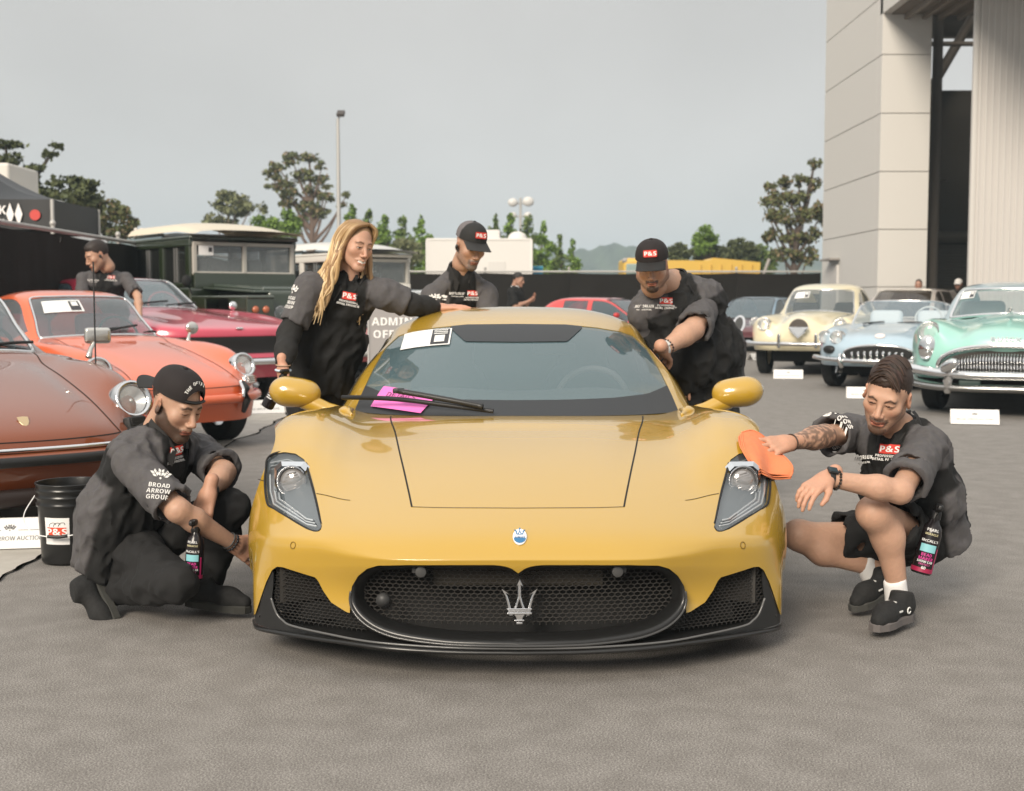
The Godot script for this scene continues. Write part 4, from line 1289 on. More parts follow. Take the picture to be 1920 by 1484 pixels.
		var mir := part("mirror", f.mesh(0.007), yellow, root)
		var st := Field.new()
		var C := Vector3(0.8364, 0.707, -1.84)
		C.x *= s
		st.bone(A + Vector3(0.012 * s, -0.022, 0.0), C, 0.042, 0.034, 0.03)
		st.bone(C, C + Vector3(-0.06 * s, -0.012, -0.02), 0.034, 0.03, 0.03)
		part("mirror_arm", st.mesh(0.007), yellow, mir)
		mb = MB.new()
		ball(mb, A.lerp(B, 0.5) + Vector3(0, 0, -0.052), Vector3(0.09, 0.05, 0.012))
		part("mirror_glass", mb, mat(0.6, 0.62, 0.63, 0.03, 1.0), mir)
	# wiper and its arm
	mb = MB.new()
	var blade := PackedVector3Array([Vector3(-0.7725, 0.7857, -1.62), Vector3(-0.6221, 0.7927, -1.5), Vector3(-0.4765, 0.7897, -1.42), Vector3(-0.3135, 0.7741, -1.36), Vector3(-0.0982, 0.7522, -1.3)])
	for k in blade.size(): blade[k] += Vector3(0, 0.014, 0.012)
	tube(mb, curve(Array(blade), 24), 0.0085, 8, false, 1.2)
	part("wiper_blade", mb, mat(0.006, 0.006, 0.007, 0.5), root)
	mb = MB.new()
	var arm := PackedVector3Array([Vector3(-0.5029, 0.8088, -1.41), Vector3(-0.3818, 0.7914, -1.37), Vector3(-0.2445, 0.7699, -1.33), Vector3(-0.1426, 0.7531, -1.29)])
	for k in arm.size(): arm[k] += Vector3(0, 0.034, 0.02)
	tube(mb, curve(Array(arm), 16), 0.012, 8)
	box(mb, Vector3(-0.5029, 0.8134, -1.41) + Vector3(0, 0.03, 0.012), Vector3(0.05, 0.022, 0.03), Basis(), 0.006)
	part("wiper_arm", mb, black, root)

func wheel_parts(o: Node3D, r: float, w: float, s: float, rim_mat: Material, spokes := 5, white := 0.0) -> void:
	# a tyre and a spoked rim round the x axis; s is the side that faces out
	var rot := Transform3D(Basis(Vector3(0, 0, 1), -PI / 2 * s), Vector3.ZERO)
	var mb := MB.new()
	var h := w / 2
	lathe(mb, [Vector2(r * 0.64, h * 0.7), Vector2(r * 0.68, h * 0.92), Vector2(r * 0.82, h), Vector2(r * 0.95, h * 0.93), Vector2(r, h * 0.72), Vector2(r, -h * 0.72), Vector2(r * 0.95, -h * 0.93), Vector2(r * 0.7, -h), Vector2(r * 0.64, -h * 0.7)], rot, 36)
	part("tyre", mb, mat(0.012, 0.012, 0.012, 0.85), o)
	if white > 0.0:
		mb = MB.new()
		lathe(mb, [Vector2(r * 0.72, h * 1.0), Vector2(r * 0.76, h * 1.03), Vector2(r * 0.9, h * 1.0)], rot, 36)
		part("whitewall", mb, mat(0.75, 0.74, 0.7, 0.7), o)
	mb = MB.new()
	lathe(mb, [Vector2(r * 0.66, h * 0.75), Vector2(r * 0.63, h * 0.72), Vector2(r * 0.6, h * 0.4), Vector2(r * 0.58, -h * 0.6)], rot, 32)
	if spokes > 0:
		for k in spokes:
			var an := TAU * k / spokes
			var d := rot.basis * Vector3(cos(an), 0, sin(an))
			var ax := rot.basis * Vector3(0, h * 0.55, 0)
			tube(mb, PackedVector3Array([ax, ax + d * r * 0.3, ax * 1.1 + d * r * 0.62]), [r * 0.16, r * 0.11, r * 0.1], 6, false, 0.5, ax)
		lathe(mb, [Vector2(0.0, h * 0.72), Vector2(r * 0.15, h * 0.7), Vector2(r * 0.2, h * 0.4)], rot, 16)
	else:
		lathe(mb, [Vector2(0.0, h * 0.9), Vector2(r * 0.12, h * 0.88), Vector2(r * 0.25, h * 0.7), Vector2(r * 0.45, h * 0.74), Vector2(r * 0.6, h * 0.6)], rot, 32)
	part("rim", mb, rim_mat, o)

func hero_face(root: Node3D, net: Net, lamp: PackedVector2Array, mouth: PackedVector2Array, yellow: Material, black: Material, gloss: Material, matte: Material, chrome: Material) -> void:
	var LOW := func(u: float, v: float) -> Vector3: return net.at(u * 2.0 - 1.0, lerpf(0.70, 1.0, v))
	var mb := MB.new()
	# dark hollow behind all the openings
	sheet(mb, 60, 30, func(u, v): return (LOW.call(u, v) as Vector3) * Vector3(0.95, 1, 1) + Vector3(0, 0, -0.2), func(p): return 0.44 - p.y)
	part("radiator_duct", mb, matte, root)
	# lower black bumper: corner fins and the splitter edge
	var fin: PackedVector2Array = PackedVector2Array([Vector2(0.838, 0.3077), Vector2(0.8642, 0.2576), Vector2(0.8825, 0.2058), Vector2(0.9015, 0.1604), Vector2(0.9144, 0.1396), Vector2(0.9302, 0.1361), Vector2(0.99, 0.21), Vector2(0.99, 0.06), Vector2(-0.2, 0.06), Vector2(-0.2, 0.122), Vector2(0.0024, 0.1048), Vector2(0.2199, 0.1079), Vector2(0.4649, 0.1144), Vector2(0.6353, 0.1175), Vector2(0.7663, 0.1223), Vector2(0.8017, 0.1341), Vector2(0.8271, 0.1547), Vector2(0.8469, 0.2003), Vector2(0.8398, 0.2566)])
	mb = MB.new()
	sheet(mb, 230, 90, LOW, func(p): return -pd(fin, Vector2(absf(p.x), p.y)), Vector3(0, 0, -0.05), -0.004)
	part("lower_bumper", mb, black, root)
	mb = MB.new()
	var edge: Array = [Vector3(-0.0013, 0.1022, 0.02), Vector3(0.2186, 0.1034, 0.012), Vector3(0.4168, 0.1095, -0.01), Vector3(0.5717, 0.1109, -0.075), Vector3(0.7099, 0.1032, -0.17), Vector3(0.8385, 0.0923, -0.28), Vector3(0.916, 0.0838, -0.37), Vector3(0.9464, 0.0836, -0.46)]
	var half := curve(edge, 40)
	var full := []
	for k in range(40, 0, -1): full.append(half[k] * Vector3(-1, 1, 1))
	full.append_array(Array(half))
	var base := mb.v.size()
	for p in full:
		var inn := Vector3(p.x * 0.86, p.y, p.z - 0.12)
		mb.v.append(inn + Vector3(0, 0.012, 0)); mb.v.append(p + Vector3(0, 0.008, -0.01)); mb.v.append(p); mb.v.append(p + Vector3(0, -0.008, -0.006)); mb.v.append(inn + Vector3(0, -0.02, 0))
	for k in full.size() - 1:
		for q in 4:
			var a := base + k * 5 + q
			mb.tri(a, a + 5, a + 1); mb.tri(a + 1, a + 5, a + 6)
	mb.smooth()
	part("splitter", mb, mat(0.016, 0.016, 0.016, 0.28), root)
	# bright crease along the top of the splitter
	mb = MB.new()
	var cr: Array = [Vector3(-0.0013, 0.1156, 0.012), Vector3(0.219, 0.1168, 0.004), Vector3(0.4625, 0.1236, -0.035), Vector3(0.6299, 0.1304, -0.115), Vector3(0.7595, 0.1353, -0.2), Vector3(0.7945, 0.1471, -0.225), Vector3(0.8187, 0.169, -0.24), Vector3(0.8381, 0.218, -0.25)]
	var c2 := curve(cr, 40)
	var c3 := PackedVector3Array()
	for k in range(40, 0, -1): c3.append(c2[k] * Vector3(-1, 1, 1))
	c3.append_array(c2)
	tube(mb, c3, 0.004, 6)
	part("splitter_edge", mb, mat(0.1, 0.1, 0.1, 0.2), root)
	# oval grille surround: a rolled black lip that funnels back to the mesh
	var outer: Array = [Vector3(-0.0012, 0.3503, -0.012), Vector3(0.0312, 0.3704, -0.015), Vector3(0.0824, 0.3771, -0.016), Vector3(0.2538, 0.3752, -0.025), Vector3(0.4363, 0.3682, -0.05), Vector3(0.4964, 0.3472, -0.075), Vector3(0.5324, 0.3111, -0.095), Vector3(0.5492, 0.2658, -0.1), Vector3(0.5454, 0.2227, -0.095), Vector3(0.5136, 0.1852, -0.075), Vector3(0.4588, 0.1564, -0.05), Vector3(0.3753, 0.1368, -0.025), Vector3(0.2363, 0.1261, 0), Vector3(0.1163, 0.1242, 0.012), Vector3(-0.0013, 0.1236, 0.016)]
	var inner: Array = [Vector3(-0.0009, 0.3299, -0.09), Vector3(0.0322, 0.3457, -0.09), Vector3(0.0843, 0.3528, -0.09), Vector3(0.2589, 0.3507, -0.1), Vector3(0.4268, 0.3429, -0.12), Vector3(0.4731, 0.3243, -0.14), Vector3(0.501, 0.2953, -0.15), Vector3(0.5107, 0.2619, -0.155), Vector3(0.5022, 0.226, -0.155), Vector3(0.4671, 0.1974, -0.14), Vector3(0.4168, 0.1766, -0.13), Vector3(0.3394, 0.1621, -0.11), Vector3(0.2249, 0.1486, -0.1), Vector3(0.1196, 0.1459, -0.09), Vector3(-0.0008, 0.1442, -0.09)]
	var oo := curve(outer, 70)
	var ii := curve(inner, 70)
	mb = MB.new()
	var secs := 8
	for s in [1.0, -1.0]:
		base = mb.v.size()
		var ib := mb.i.size()
		for k in oo.size():
			var n2 := (oo[k] - ii[k])
			for q in secs + 1:
				var t := float(q) / secs
				var p := oo[k].lerp(ii[k], t)
				var low := clampf((0.30 - oo[k].y) * 12.0, 0.0, 1.0)
				p.z += sin(t * PI) * (0.012 + 0.03 * low) * (1.0 - t)
				p.y += sin(t * PI) * 0.012 * low
				mb.v.append(p * Vector3(s, 1, 1))
		for k in oo.size() - 1:
			for q in secs:
				var a := base + k * (secs + 1) + q
				if s > 0: mb.tri(a, a + 1, a + secs + 1); mb.tri(a + 1, a + secs + 2, a + secs + 1)
				else: mb.tri(a, a + secs + 1, a + 1); mb.tri(a + 1, a + secs + 1, a + secs + 2)
		mb.smooth(base, ib)
	part("grille_surround", mb, mat(0.014, 0.014, 0.014, 0.3), root)
	mb = MB.new()
	var rim := PackedVector3Array()
	for k in range(34, 71): rim.append(oo[k] + Vector3(0, 0.001, 0.002))
	var rim2 := PackedVector3Array()
	for k in range(36, 0, -1): rim2.append(rim[k - 1] * Vector3(-1, 1, 1))
	rim2.reverse()
	var ring := PackedVector3Array(rim)
	for k in range(35, -1, -1): ring.append(rim[k] * Vector3(-1, 1, 1))
	tube(mb, ring, 0.0045, 6)
	part("grille_lip", mb, mat(0.05, 0.05, 0.05, 0.16), root)
	# grille mesh
	var hole := PackedVector2Array()
	for p in ii: hole.append(Vector2(p.x, p.y))
	hole.append(Vector2(-0.1, hole[hole.size() - 1].y)); hole.append(Vector2(-0.1, hole[0].y))
	mb = MB.new()
	hexmesh(mb, Vector2(-0.52, 0.52), Vector2(0.17, 0.40), 0.0215, func(q): return pd(hole, Vector2(absf(q.x), q.y)) < 0.008, func(q): return Vector3(q.x, q.y, -0.095 - q.x * q.x * 0.25), 0.0021)
	stuff(part("grille_mesh", mb, mat(0.05, 0.047, 0.044, 0.3), root))
	mb = MB.new()
	box(mb, Vector3(0, 0.33, -0.15), Vector3(0.56, 0.085, 0.01))
	part("radiator_panel", mb, mat(0.045, 0.038, 0.028, 0.7), root)
	# side intakes: mesh set back
	mb = MB.new()
	for s in [1.0, -1.0]:
		hexmesh(mb, Vector2(0.52, 0.92), Vector2(0.13, 0.38), 0.0175, func(q): return pd(mouth, q) < 0.0 and q.x > 0.5, func(q): return Vector3(q.x * s * 0.985, q.y, -0.12 - (q.x - 0.45) * 0.5), 0.0019)
	stuff(part("intake_mesh", mb, mat(0.035, 0.033, 0.031, 0.4), root))
	mb = MB.new()
	var tunnel := PackedVector3Array()
	for s in [1.0, -1.0]:
		box(mb, Vector3(0.70 * s, 0.26, -0.36), Vector3(0.26, 0.14, 0.01), Basis(Vector3.UP, -0.45 * s))
	part("side_radiator", mb, mat(0.03, 0.027, 0.024, 0.6), root)
	# trident
	mb = MB.new()
	var t0 := Transform3D(Basis(), Vector3(0.0042, 0.2219, -0.055))
	var k := 0.00169
	var tri := func(pts: Array) -> PackedVector2Array:
		var o := PackedVector2Array()
		for q in pts: o.append(Vector2(q[0], q[1]) * k)
		return o
	prism(mb, tri.call([[0, 66], [7, 50], [2.6, 52], [3, 30], [6, 18], [10, 8], [5.5, 8], [2, 17], [0, 25], [-2, 17], [-5.5, 8], [-10, 8], [-6, 18], [-3, 30], [-2.6, 52], [-7, 50]]), 0.022, t0, 0.0022)
	for s in [1.0, -1.0]:
		var pr := [[22 * s, 8], [27 * s, 30], [35 * s, 47], [17.5 * s, 34], [25 * s, 36.5], [20.5 * s, 24], [16.5 * s, 8]]
		prism(mb, tri.call(pr), 0.022, t0, 0.002)
	for q in [[0, 6, 24, 2.2, 0.024], [0, 2, 22, 2.4, 0.021], [0, -2.2, 24, 2.4, 0.024], [-16, -6, 3.5, 2, 0.016], [16, -6, 3.5, 2, 0.016], [0, -16.5, 9.5, 2.2, 0.02], [0, -22, 6, 2.6, 0.018]]:
		box(mb, t0 * Vector3(q[0] * k, q[1] * k, q[4] * 0.5 - 0.002), Vector3(q[2] * 2 * k, q[3] * 1.75 * k, q[4]), Basis(), 0.002)
	prism(mb, tri.call([[-10, -5], [-6, -10], [-5, -16], [5, -16], [6, -10], [10, -5]]), 0.016, t0)
	part("trident_emblem", mb, mat(0.72, 0.72, 0.73, 0.2, 1.0), root)
	# oval badge on the nose
	var bp := Vector3(0.0051, 0.4594, -0.0651) + Vector3(0, 0.002, 0.0016)
	var bx := facing(bp, Vector3(0, 0.78, 0.62))
	mb = MB.new()
	prism(mb, ellipse(0.0225, 0.0335), 0.006, bx, 0.002)
	var badge := part("badge", mb, mat(0.85, 0.86, 0.88, 0.2), root)
	mb = MB.new()
	var low := PackedVector2Array()
	for q in 17: low.append(Vector2(cos(PI + PI * q / 16.0) * 0.0195, -0.008 + sin(PI + PI * q / 16.0) * 0.0215))
	prism(mb, low, 0.0072, bx)
	var small := Transform3D(bx.basis * 0.28, bx * Vector3(0, 0.006, 0.0))
	prism(mb, tri.call([[0, 66], [7, 50], [2.6, 52], [4, 30], [14, 8], [7, 8], [0, 25], [-7, 8], [-14, 8], [-4, 30], [-2.6, 52], [-7, 50]]), 0.026, small)
	for s in [1.0, -1.0]: prism(mb, tri.call([[24 * s, 8], [30 * s, 30], [38 * s, 47], [15 * s, 30], [22 * s, 32], [16 * s, 8]]), 0.026, small)
	prism(mb, tri.call([[-24, 6], [-24, 0], [24, 0], [24, 6]]), 0.026, small)
	part("badge_field", mb, mat(0.03, 0.14, 0.30, 0.3), badge)
	mb = MB.new()
	text(mb, "MASERATI", 0.0052, bx * Transform3D(Basis(), Vector3(0, -0.0045, 0.0068)), true, 0.002)
	part("badge_lettering", mb, mat(0.02, 0.10, 0.24, 0.4), badge)
	# parking sensors
	for q in [Vector3(-0.3146, 0.3507, -0.075), Vector3(0.3214, 0.3516, -0.075)]:
		mb = MB.new()
		lathe(mb, [Vector2(0, 0.03), Vector2(0.0165, 0.03), Vector2(0.0185, 0.026), Vector2(0.0185, -0.03)], Transform3D(Basis(Vector3.RIGHT, PI / 2), q), 20)
		box(mb, q + Vector3(signf(q.x) * 0.02, 0, -0.01), Vector3(0.02, 0.018, 0.03), Basis(), 0.003)
		part("parking_sensor", mb, mat(0.05, 0.05, 0.05, 0.5), root)
	mb = MB.new()
	lathe(mb, [Vector2(0, 0.012), Vector2(0.0225, 0.012), Vector2(0.0225, -0.01)], Transform3D(Basis(Vector3.RIGHT, PI / 2), Vector3(-0.4452, 0.2421, -0.125)), 24)
	part("tow_cover", mb, mat(0.04, 0.04, 0.04, 0.5), root)
	for uv in [Vector2(0.6109, 0.7392)]:
		for s in [1.0, -1.0]:
			var p := net.at(uv.x * s, uv.y)
			var nn := (net.at(uv.x * s, uv.y + 0.004) - net.at(uv.x * s, uv.y - 0.004)).cross(net.at(uv.x * s + 0.01, uv.y) - net.at(uv.x * s - 0.01, uv.y)).normalized()
			if nn.z < 0.0: nn = -nn
			mb = MB.new()
			tube(mb, curve(Array(_ring(p + nn * 0.001, nn, 0.0115)), 24, true), 0.0013, 5, true)
			part("bumper_sensor", mb, mat(0.16, 0.09, 0.01, 0.6), root)
	# headlights
	for s in [1.0, -1.0]:
		var hl := Node3D.new()
		hl.name = "headlight"
		root.add_child(hl, true)
		var SIDE := func(u: float, v: float) -> Vector3: return net.at(lerpf(0.44, 0.9, u) * s, lerpf(0.40, 0.78, v))
		var inside := func(p: Vector3) -> float: return -pd(lamp, Vector2(absf(p.x), p.y))
		mb = MB.new()
		sheet(mb, 60, 70, SIDE, func(p): return -pd(lamp, Vector2(absf(p.x), p.y)) + 0.006, Vector3.ZERO, -0.004 , s < 0.0)
		part("lens", mb, glass(0.35, 0.42, 0.46, 0.10), hl)
		mb = MB.new()
		var BOWL := func(u: float, v: float) -> Vector3:
			var p: Vector3 = SIDE.call(u, v)
			return p + Vector3(-s * 0.002, -0.002, -0.07)
		sheet(mb, 60, 70, BOWL, func(p): return -pd(lamp, Vector2(absf(p.x), p.y)) + 0.004, Vector3(0, 0.002, 0.06), 0.0, s < 0.0)
		part("bowl", mb, mat(0.09, 0.105, 0.115, 0.35, 0.3), hl)
		# black seal round the lens
		mb = MB.new()
		var seal := PackedVector3Array()
		for q in lamp:
			var best := 1e9
			var bp2 := Vector3.ZERO
			for a in 41:
				for b in 41:
					var p: Vector3 = SIDE.call(a / 40.0, b / 40.0)
					var d := Vector2(absf(p.x), p.y).distance_to(q)
					if d < best: best = d; bp2 = p
			seal.append(Vector3(q.x * s, q.y, bp2.z - 0.003))
		tube(mb, curve(Array(seal), 80, true), 0.0042, 5, true)
		part("seal", mb, matte, hl)
		# projector: faceted bezel, ring and ball lens
		var pc := Vector3(0.8196, 0.5675, -0.6197)
		pc.x *= s
		var px := facing(pc, Vector3(0.12 * s, 0.06, 1))
		mb = MB.new()
		var oct := PackedVector2Array()
		for q in [[-34, 26], [-22, 38], [26, 38], [40, 26], [40, -24], [28, -37], [-20, -37], [-34, -24]]: oct.append(Vector2(q[0] * s, q[1]) * 0.00185)
		var cap := PackedVector2Array()
		for q in oct: cap.append(q * 0.78)
		for q in 8:
			var a := oct[q]; var b := oct[(q + 1) % 8]; var c := cap[(q + 1) % 8]; var d := cap[q]
			var A := px * Vector3(a.x, a.y, 0.0); var B := px * Vector3(b.x, b.y, 0.0); var C := px * Vector3(c.x, c.y, 0.025); var D := px * Vector3(d.x, d.y, 0.025)
			mb.quad(A, D, C, B)
			mb.quad(D, px * Vector3(d.x * 0.9, d.y * 0.9, -0.01), px * Vector3(c.x * 0.9, c.y * 0.9, -0.01), C)
		part("bezel", mb, mat(0.7, 0.72, 0.74, 0.18, 1.0), hl)
		mb = MB.new()
		lathe(mb, [Vector2(0.056, 0.0), Vector2(0.058, 0.03), Vector2(0.051, 0.032), Vector2(0.047, 0.012)], Transform3D(px.basis * Basis(Vector3.RIGHT, PI / 2), px.origin), 28)
		part("projector_ring", mb, mat(0.55, 0.56, 0.58, 0.2, 1.0), hl)
		mb = MB.new()
		ball(mb, px * Vector3(0, 0, 0.01), Vector3(0.049, 0.049, 0.028), px.basis, 24)
		for q in 7: box(mb, px * Vector3(0, -0.03 + q * 0.01, 0.03), Vector3(0.07 - absf(q - 3) * 0.012, 0.0025, 0.014), px.basis * Basis(Vector3.BACK, 0.3))
		part("projector_lens", mb, mat(0.42, 0.40, 0.39, 0.12, 0.7), hl)
		# running light bars along the lower outer rim
		for q in 5:
			mb = MB.new()
			var bar: Array = [Vector3(0.9345, 0.5767, -0.6931), Vector3(0.915, 0.5245, -0.602), Vector3(0.8814, 0.4919, -0.4988), Vector3(0.7992, 0.477, -0.3718), Vector3(0.7137, 0.4595, -0.2601), Vector3(0.6765, 0.459, -0.2319)]
			var pts := []
			for w in 6:
				var p: Vector3 = bar[w]
				var c := Vector2(p.x, p.y).lerp(Vector2(0.80, 0.555) if w < 3 else Vector2(0.745, 0.53), 0.07 + q * 0.055)
				pts.append(Vector3(c.x * s, c.y, p.z - 0.024 - q * 0.005))
			tube(mb, PackedVector3Array(pts), 0.0042, 6)
			part("light_bar", mb, mat(0.5, 0.53, 0.55, 0.15, 0.4) if q % 2 == 0 else mat(0.06, 0.07, 0.08, 0.2), hl)
		for q in 3:
			mb = MB.new()
			var tb: Array = [Vector3(0.9375, 0.6172, -0.7501), Vector3(0.8636, 0.6361, -0.6989), Vector3(0.786, 0.6209, -0.6289)]
			var pts := []
			for p in tb: pts.append(Vector3((p.x - 0.004) * s, p.y - q * 0.013 - 0.004, p.z - 0.028))
			tube(mb, PackedVector3Array(pts), 0.0032, 6)
			part("light_bar", mb, mat(0.4, 0.43, 0.45, 0.2, 0.4), hl)

func _ring(at: Vector3, nn: Vector3, r: float) -> PackedVector3Array:
	var x := nn.cross(Vector3.UP).normalized()
	var y := x.cross(nn)
	var o := PackedVector3Array()
	for k in 12: o.append(at + (x * cos(TAU * k / 12) + y * sin(TAU * k / 12)) * r)
	return o

func hero_cabin(root: Node3D, matte: Material) -> void:
	var trim := mat(0.03, 0.03, 0.03, 0.75)
	var mb := MB.new()
	# dashboard
	var dash := Net.new([
		[Vector3(0, 0.735, -1.5), Vector3(0.4, 0.73, -1.6), Vector3(0.74, 0.72, -1.85)],
		[Vector3(0, 0.79, -1.8), Vector3(0.4, 0.79, -1.85), Vector3(0.72, 0.76, -2.0)],
		[Vector3(0, 0.80, -2.0), Vector3(0.4, 0.815, -2.02), Vector3(0.72, 0.76, -2.1)],
		[Vector3(0, 0.72, -2.08), Vector3(0.4, 0.74, -2.1), Vector3(0.72, 0.70, -2.15)],
		[Vector3(0, 0.45, -2.1), Vector3(0.4, 0.45, -2.12), Vector3(0.72, 0.45, -2.15)]])
	sheet(mb, 30, 24, func(u, v): return dash.at(u * 2.0 - 1.0, v))
	part("dashboard", mb, trim, root)
	mb = MB.new()
	box(mb, Vector3(0, 0.62, -3.05), Vector3(1.4, 0.75, 0.05), Basis(Vector3.RIGHT, -0.1))
	part("bulkhead", mb, mat(0.02, 0.02, 0.02, 0.9), root)
	for s in [1.0, -1.0]:
		mb = MB.new()
		var f := Field.new()
		f.bone(Vector3(0.36 * s, 0.42, -2.72), Vector3(0.36 * s, 0.86, -2.86), 0.15, 0.12, 0.1)
		f.bone(Vector3(0.36 * s - 0.14, 0.45, -2.68), Vector3(0.36 * s - 0.13, 0.8, -2.8), 0.1, 0.07, 0.08)
		f.bone(Vector3(0.36 * s + 0.14, 0.45, -2.68), Vector3(0.36 * s + 0.13, 0.8, -2.8), 0.1, 0.07, 0.08)
		f.egg(Vector3(0.36 * s, 1.0, -2.88), Vector3(0.14, 0.1, 0.06), 0.1)
		f.bone(Vector3(0.36 * s, 0.38, -2.65), Vector3(0.36 * s, 0.36, -2.3), 0.14, 0.13, 0.1)
		part("seat", f.mesh(0.025), trim, root)
	mb = MB.new()
	var wc := Vector3(0.3767, 0.7321, -2.28)
	var wx := facing(wc, Vector3(0, 0.35, -1))
	tube(mb, curve(Array(_ring(wc, Vector3(0, 0.35, -1).normalized(), 0.175)), 40, true), 0.014, 8, true)
	for an in [0.1, PI - 0.1, -PI / 2]: rod(mb, wc, wx * Vector3(cos(an) * 0.17, sin(an) * 0.17, 0), 0.014)
	ball(mb, wc, Vector3(0.06, 0.055, 0.03), wx.basis)
	part("steering_wheel", mb, mat(0.10, 0.10, 0.10, 0.5), root)
	mb = MB.new()
	box(mb, Vector3(0.1933, 0.986, -2.35), Vector3(0.22, 0.06, 0.03), Basis(), 0.012)
	part("rear_mirror", mb, mat(0.05, 0.05, 0.05, 0.5), root)


# ---- the other cars (local: front towards +z, headlight line near z = 0) ----
func rows_of(flat: Array, n: int) -> Array:
	# each entry is one section; a section is n points x, y, z from the centre line out
	var o := []
	for q in flat:
		var a := PackedVector3Array()
		for k in n: a.append(Vector3(q[k * 3], q[k * 3 + 1], q[k * 3 + 2]))
		o.append(a)
	return o

func at_z(z: float, xy: Array) -> Array:
	var o := []
	for k in xy.size() / 2: o.append_array([xy[k * 2], xy[k * 2 + 1], z])
	return o

func strip(mb: MB, net: Net, uv: Array, r: float, off := 0.0, steps := 24, closed := false, flat := 1.0) -> void:
	var pts := []
	for q in uv: pts.append(Vector3(q[0], q[1], 0))
	var c := curve(pts, steps, closed)
	for k in c.size(): c[k] = net.at(c[k].x, c[k].y) + Vector3(0, off, 0)
	tube(mb, c, r, 6, closed, flat)

func car_body(root: Node3D, net: Net, m: Material, wheels: Array, r: float, nu := 90, nv := 110, lip := 0.03) -> void:
	var keep := func(p: Vector3) -> float:
		var d := 1.0
		if absf(p.x) > 0.5:
			for w in wheels: d = minf(d, Vector2(p.z - w[1], p.y - w[2]).length() - r - 0.035)
		return d
	var mb := MB.new()
	sheet(mb, nu, nv, func(u, v): return net.at(u * 2.0 - 1.0, v), keep, Vector3(0, 0, 0))
	part("body", mb, m, root)
	mb = MB.new()
	var lo := 1e9; var hi := -1e9; var wide := 0.0
	for q in net.rows:
		for p in q:
			lo = minf(lo, p.z); hi = maxf(hi, p.z); wide = maxf(wide, p.x)
	box(mb, Vector3(0, 0.30, (lo + hi) * 0.5), Vector3(wide * 1.25, 0.16, (hi - lo) * 0.8))
	for w in wheels: box(mb, Vector3(0, 0.45, w[1]), Vector3(wide * 1.15, 0.4, r * 2.4))
	part("underbody", mb, mat(0.008, 0.008, 0.008, 0.9), root)

func car_wheels(root: Node3D, wheels: Array, r: float, w: float, rim: Material, spokes := 5, white := 0.0, steer := 0.0) -> void:
	for q in wheels:
		for s in [1.0, -1.0]:
			var wh := Node3D.new()
			wh.name = "wheel"
			root.add_child(wh, true)
			wh.position = Vector3(q[0] * s, q[2], q[1])
			if q == wheels[0]: wh.rotation.y = steer
			wheel_parts(wh, r, w, s, rim, spokes, white)

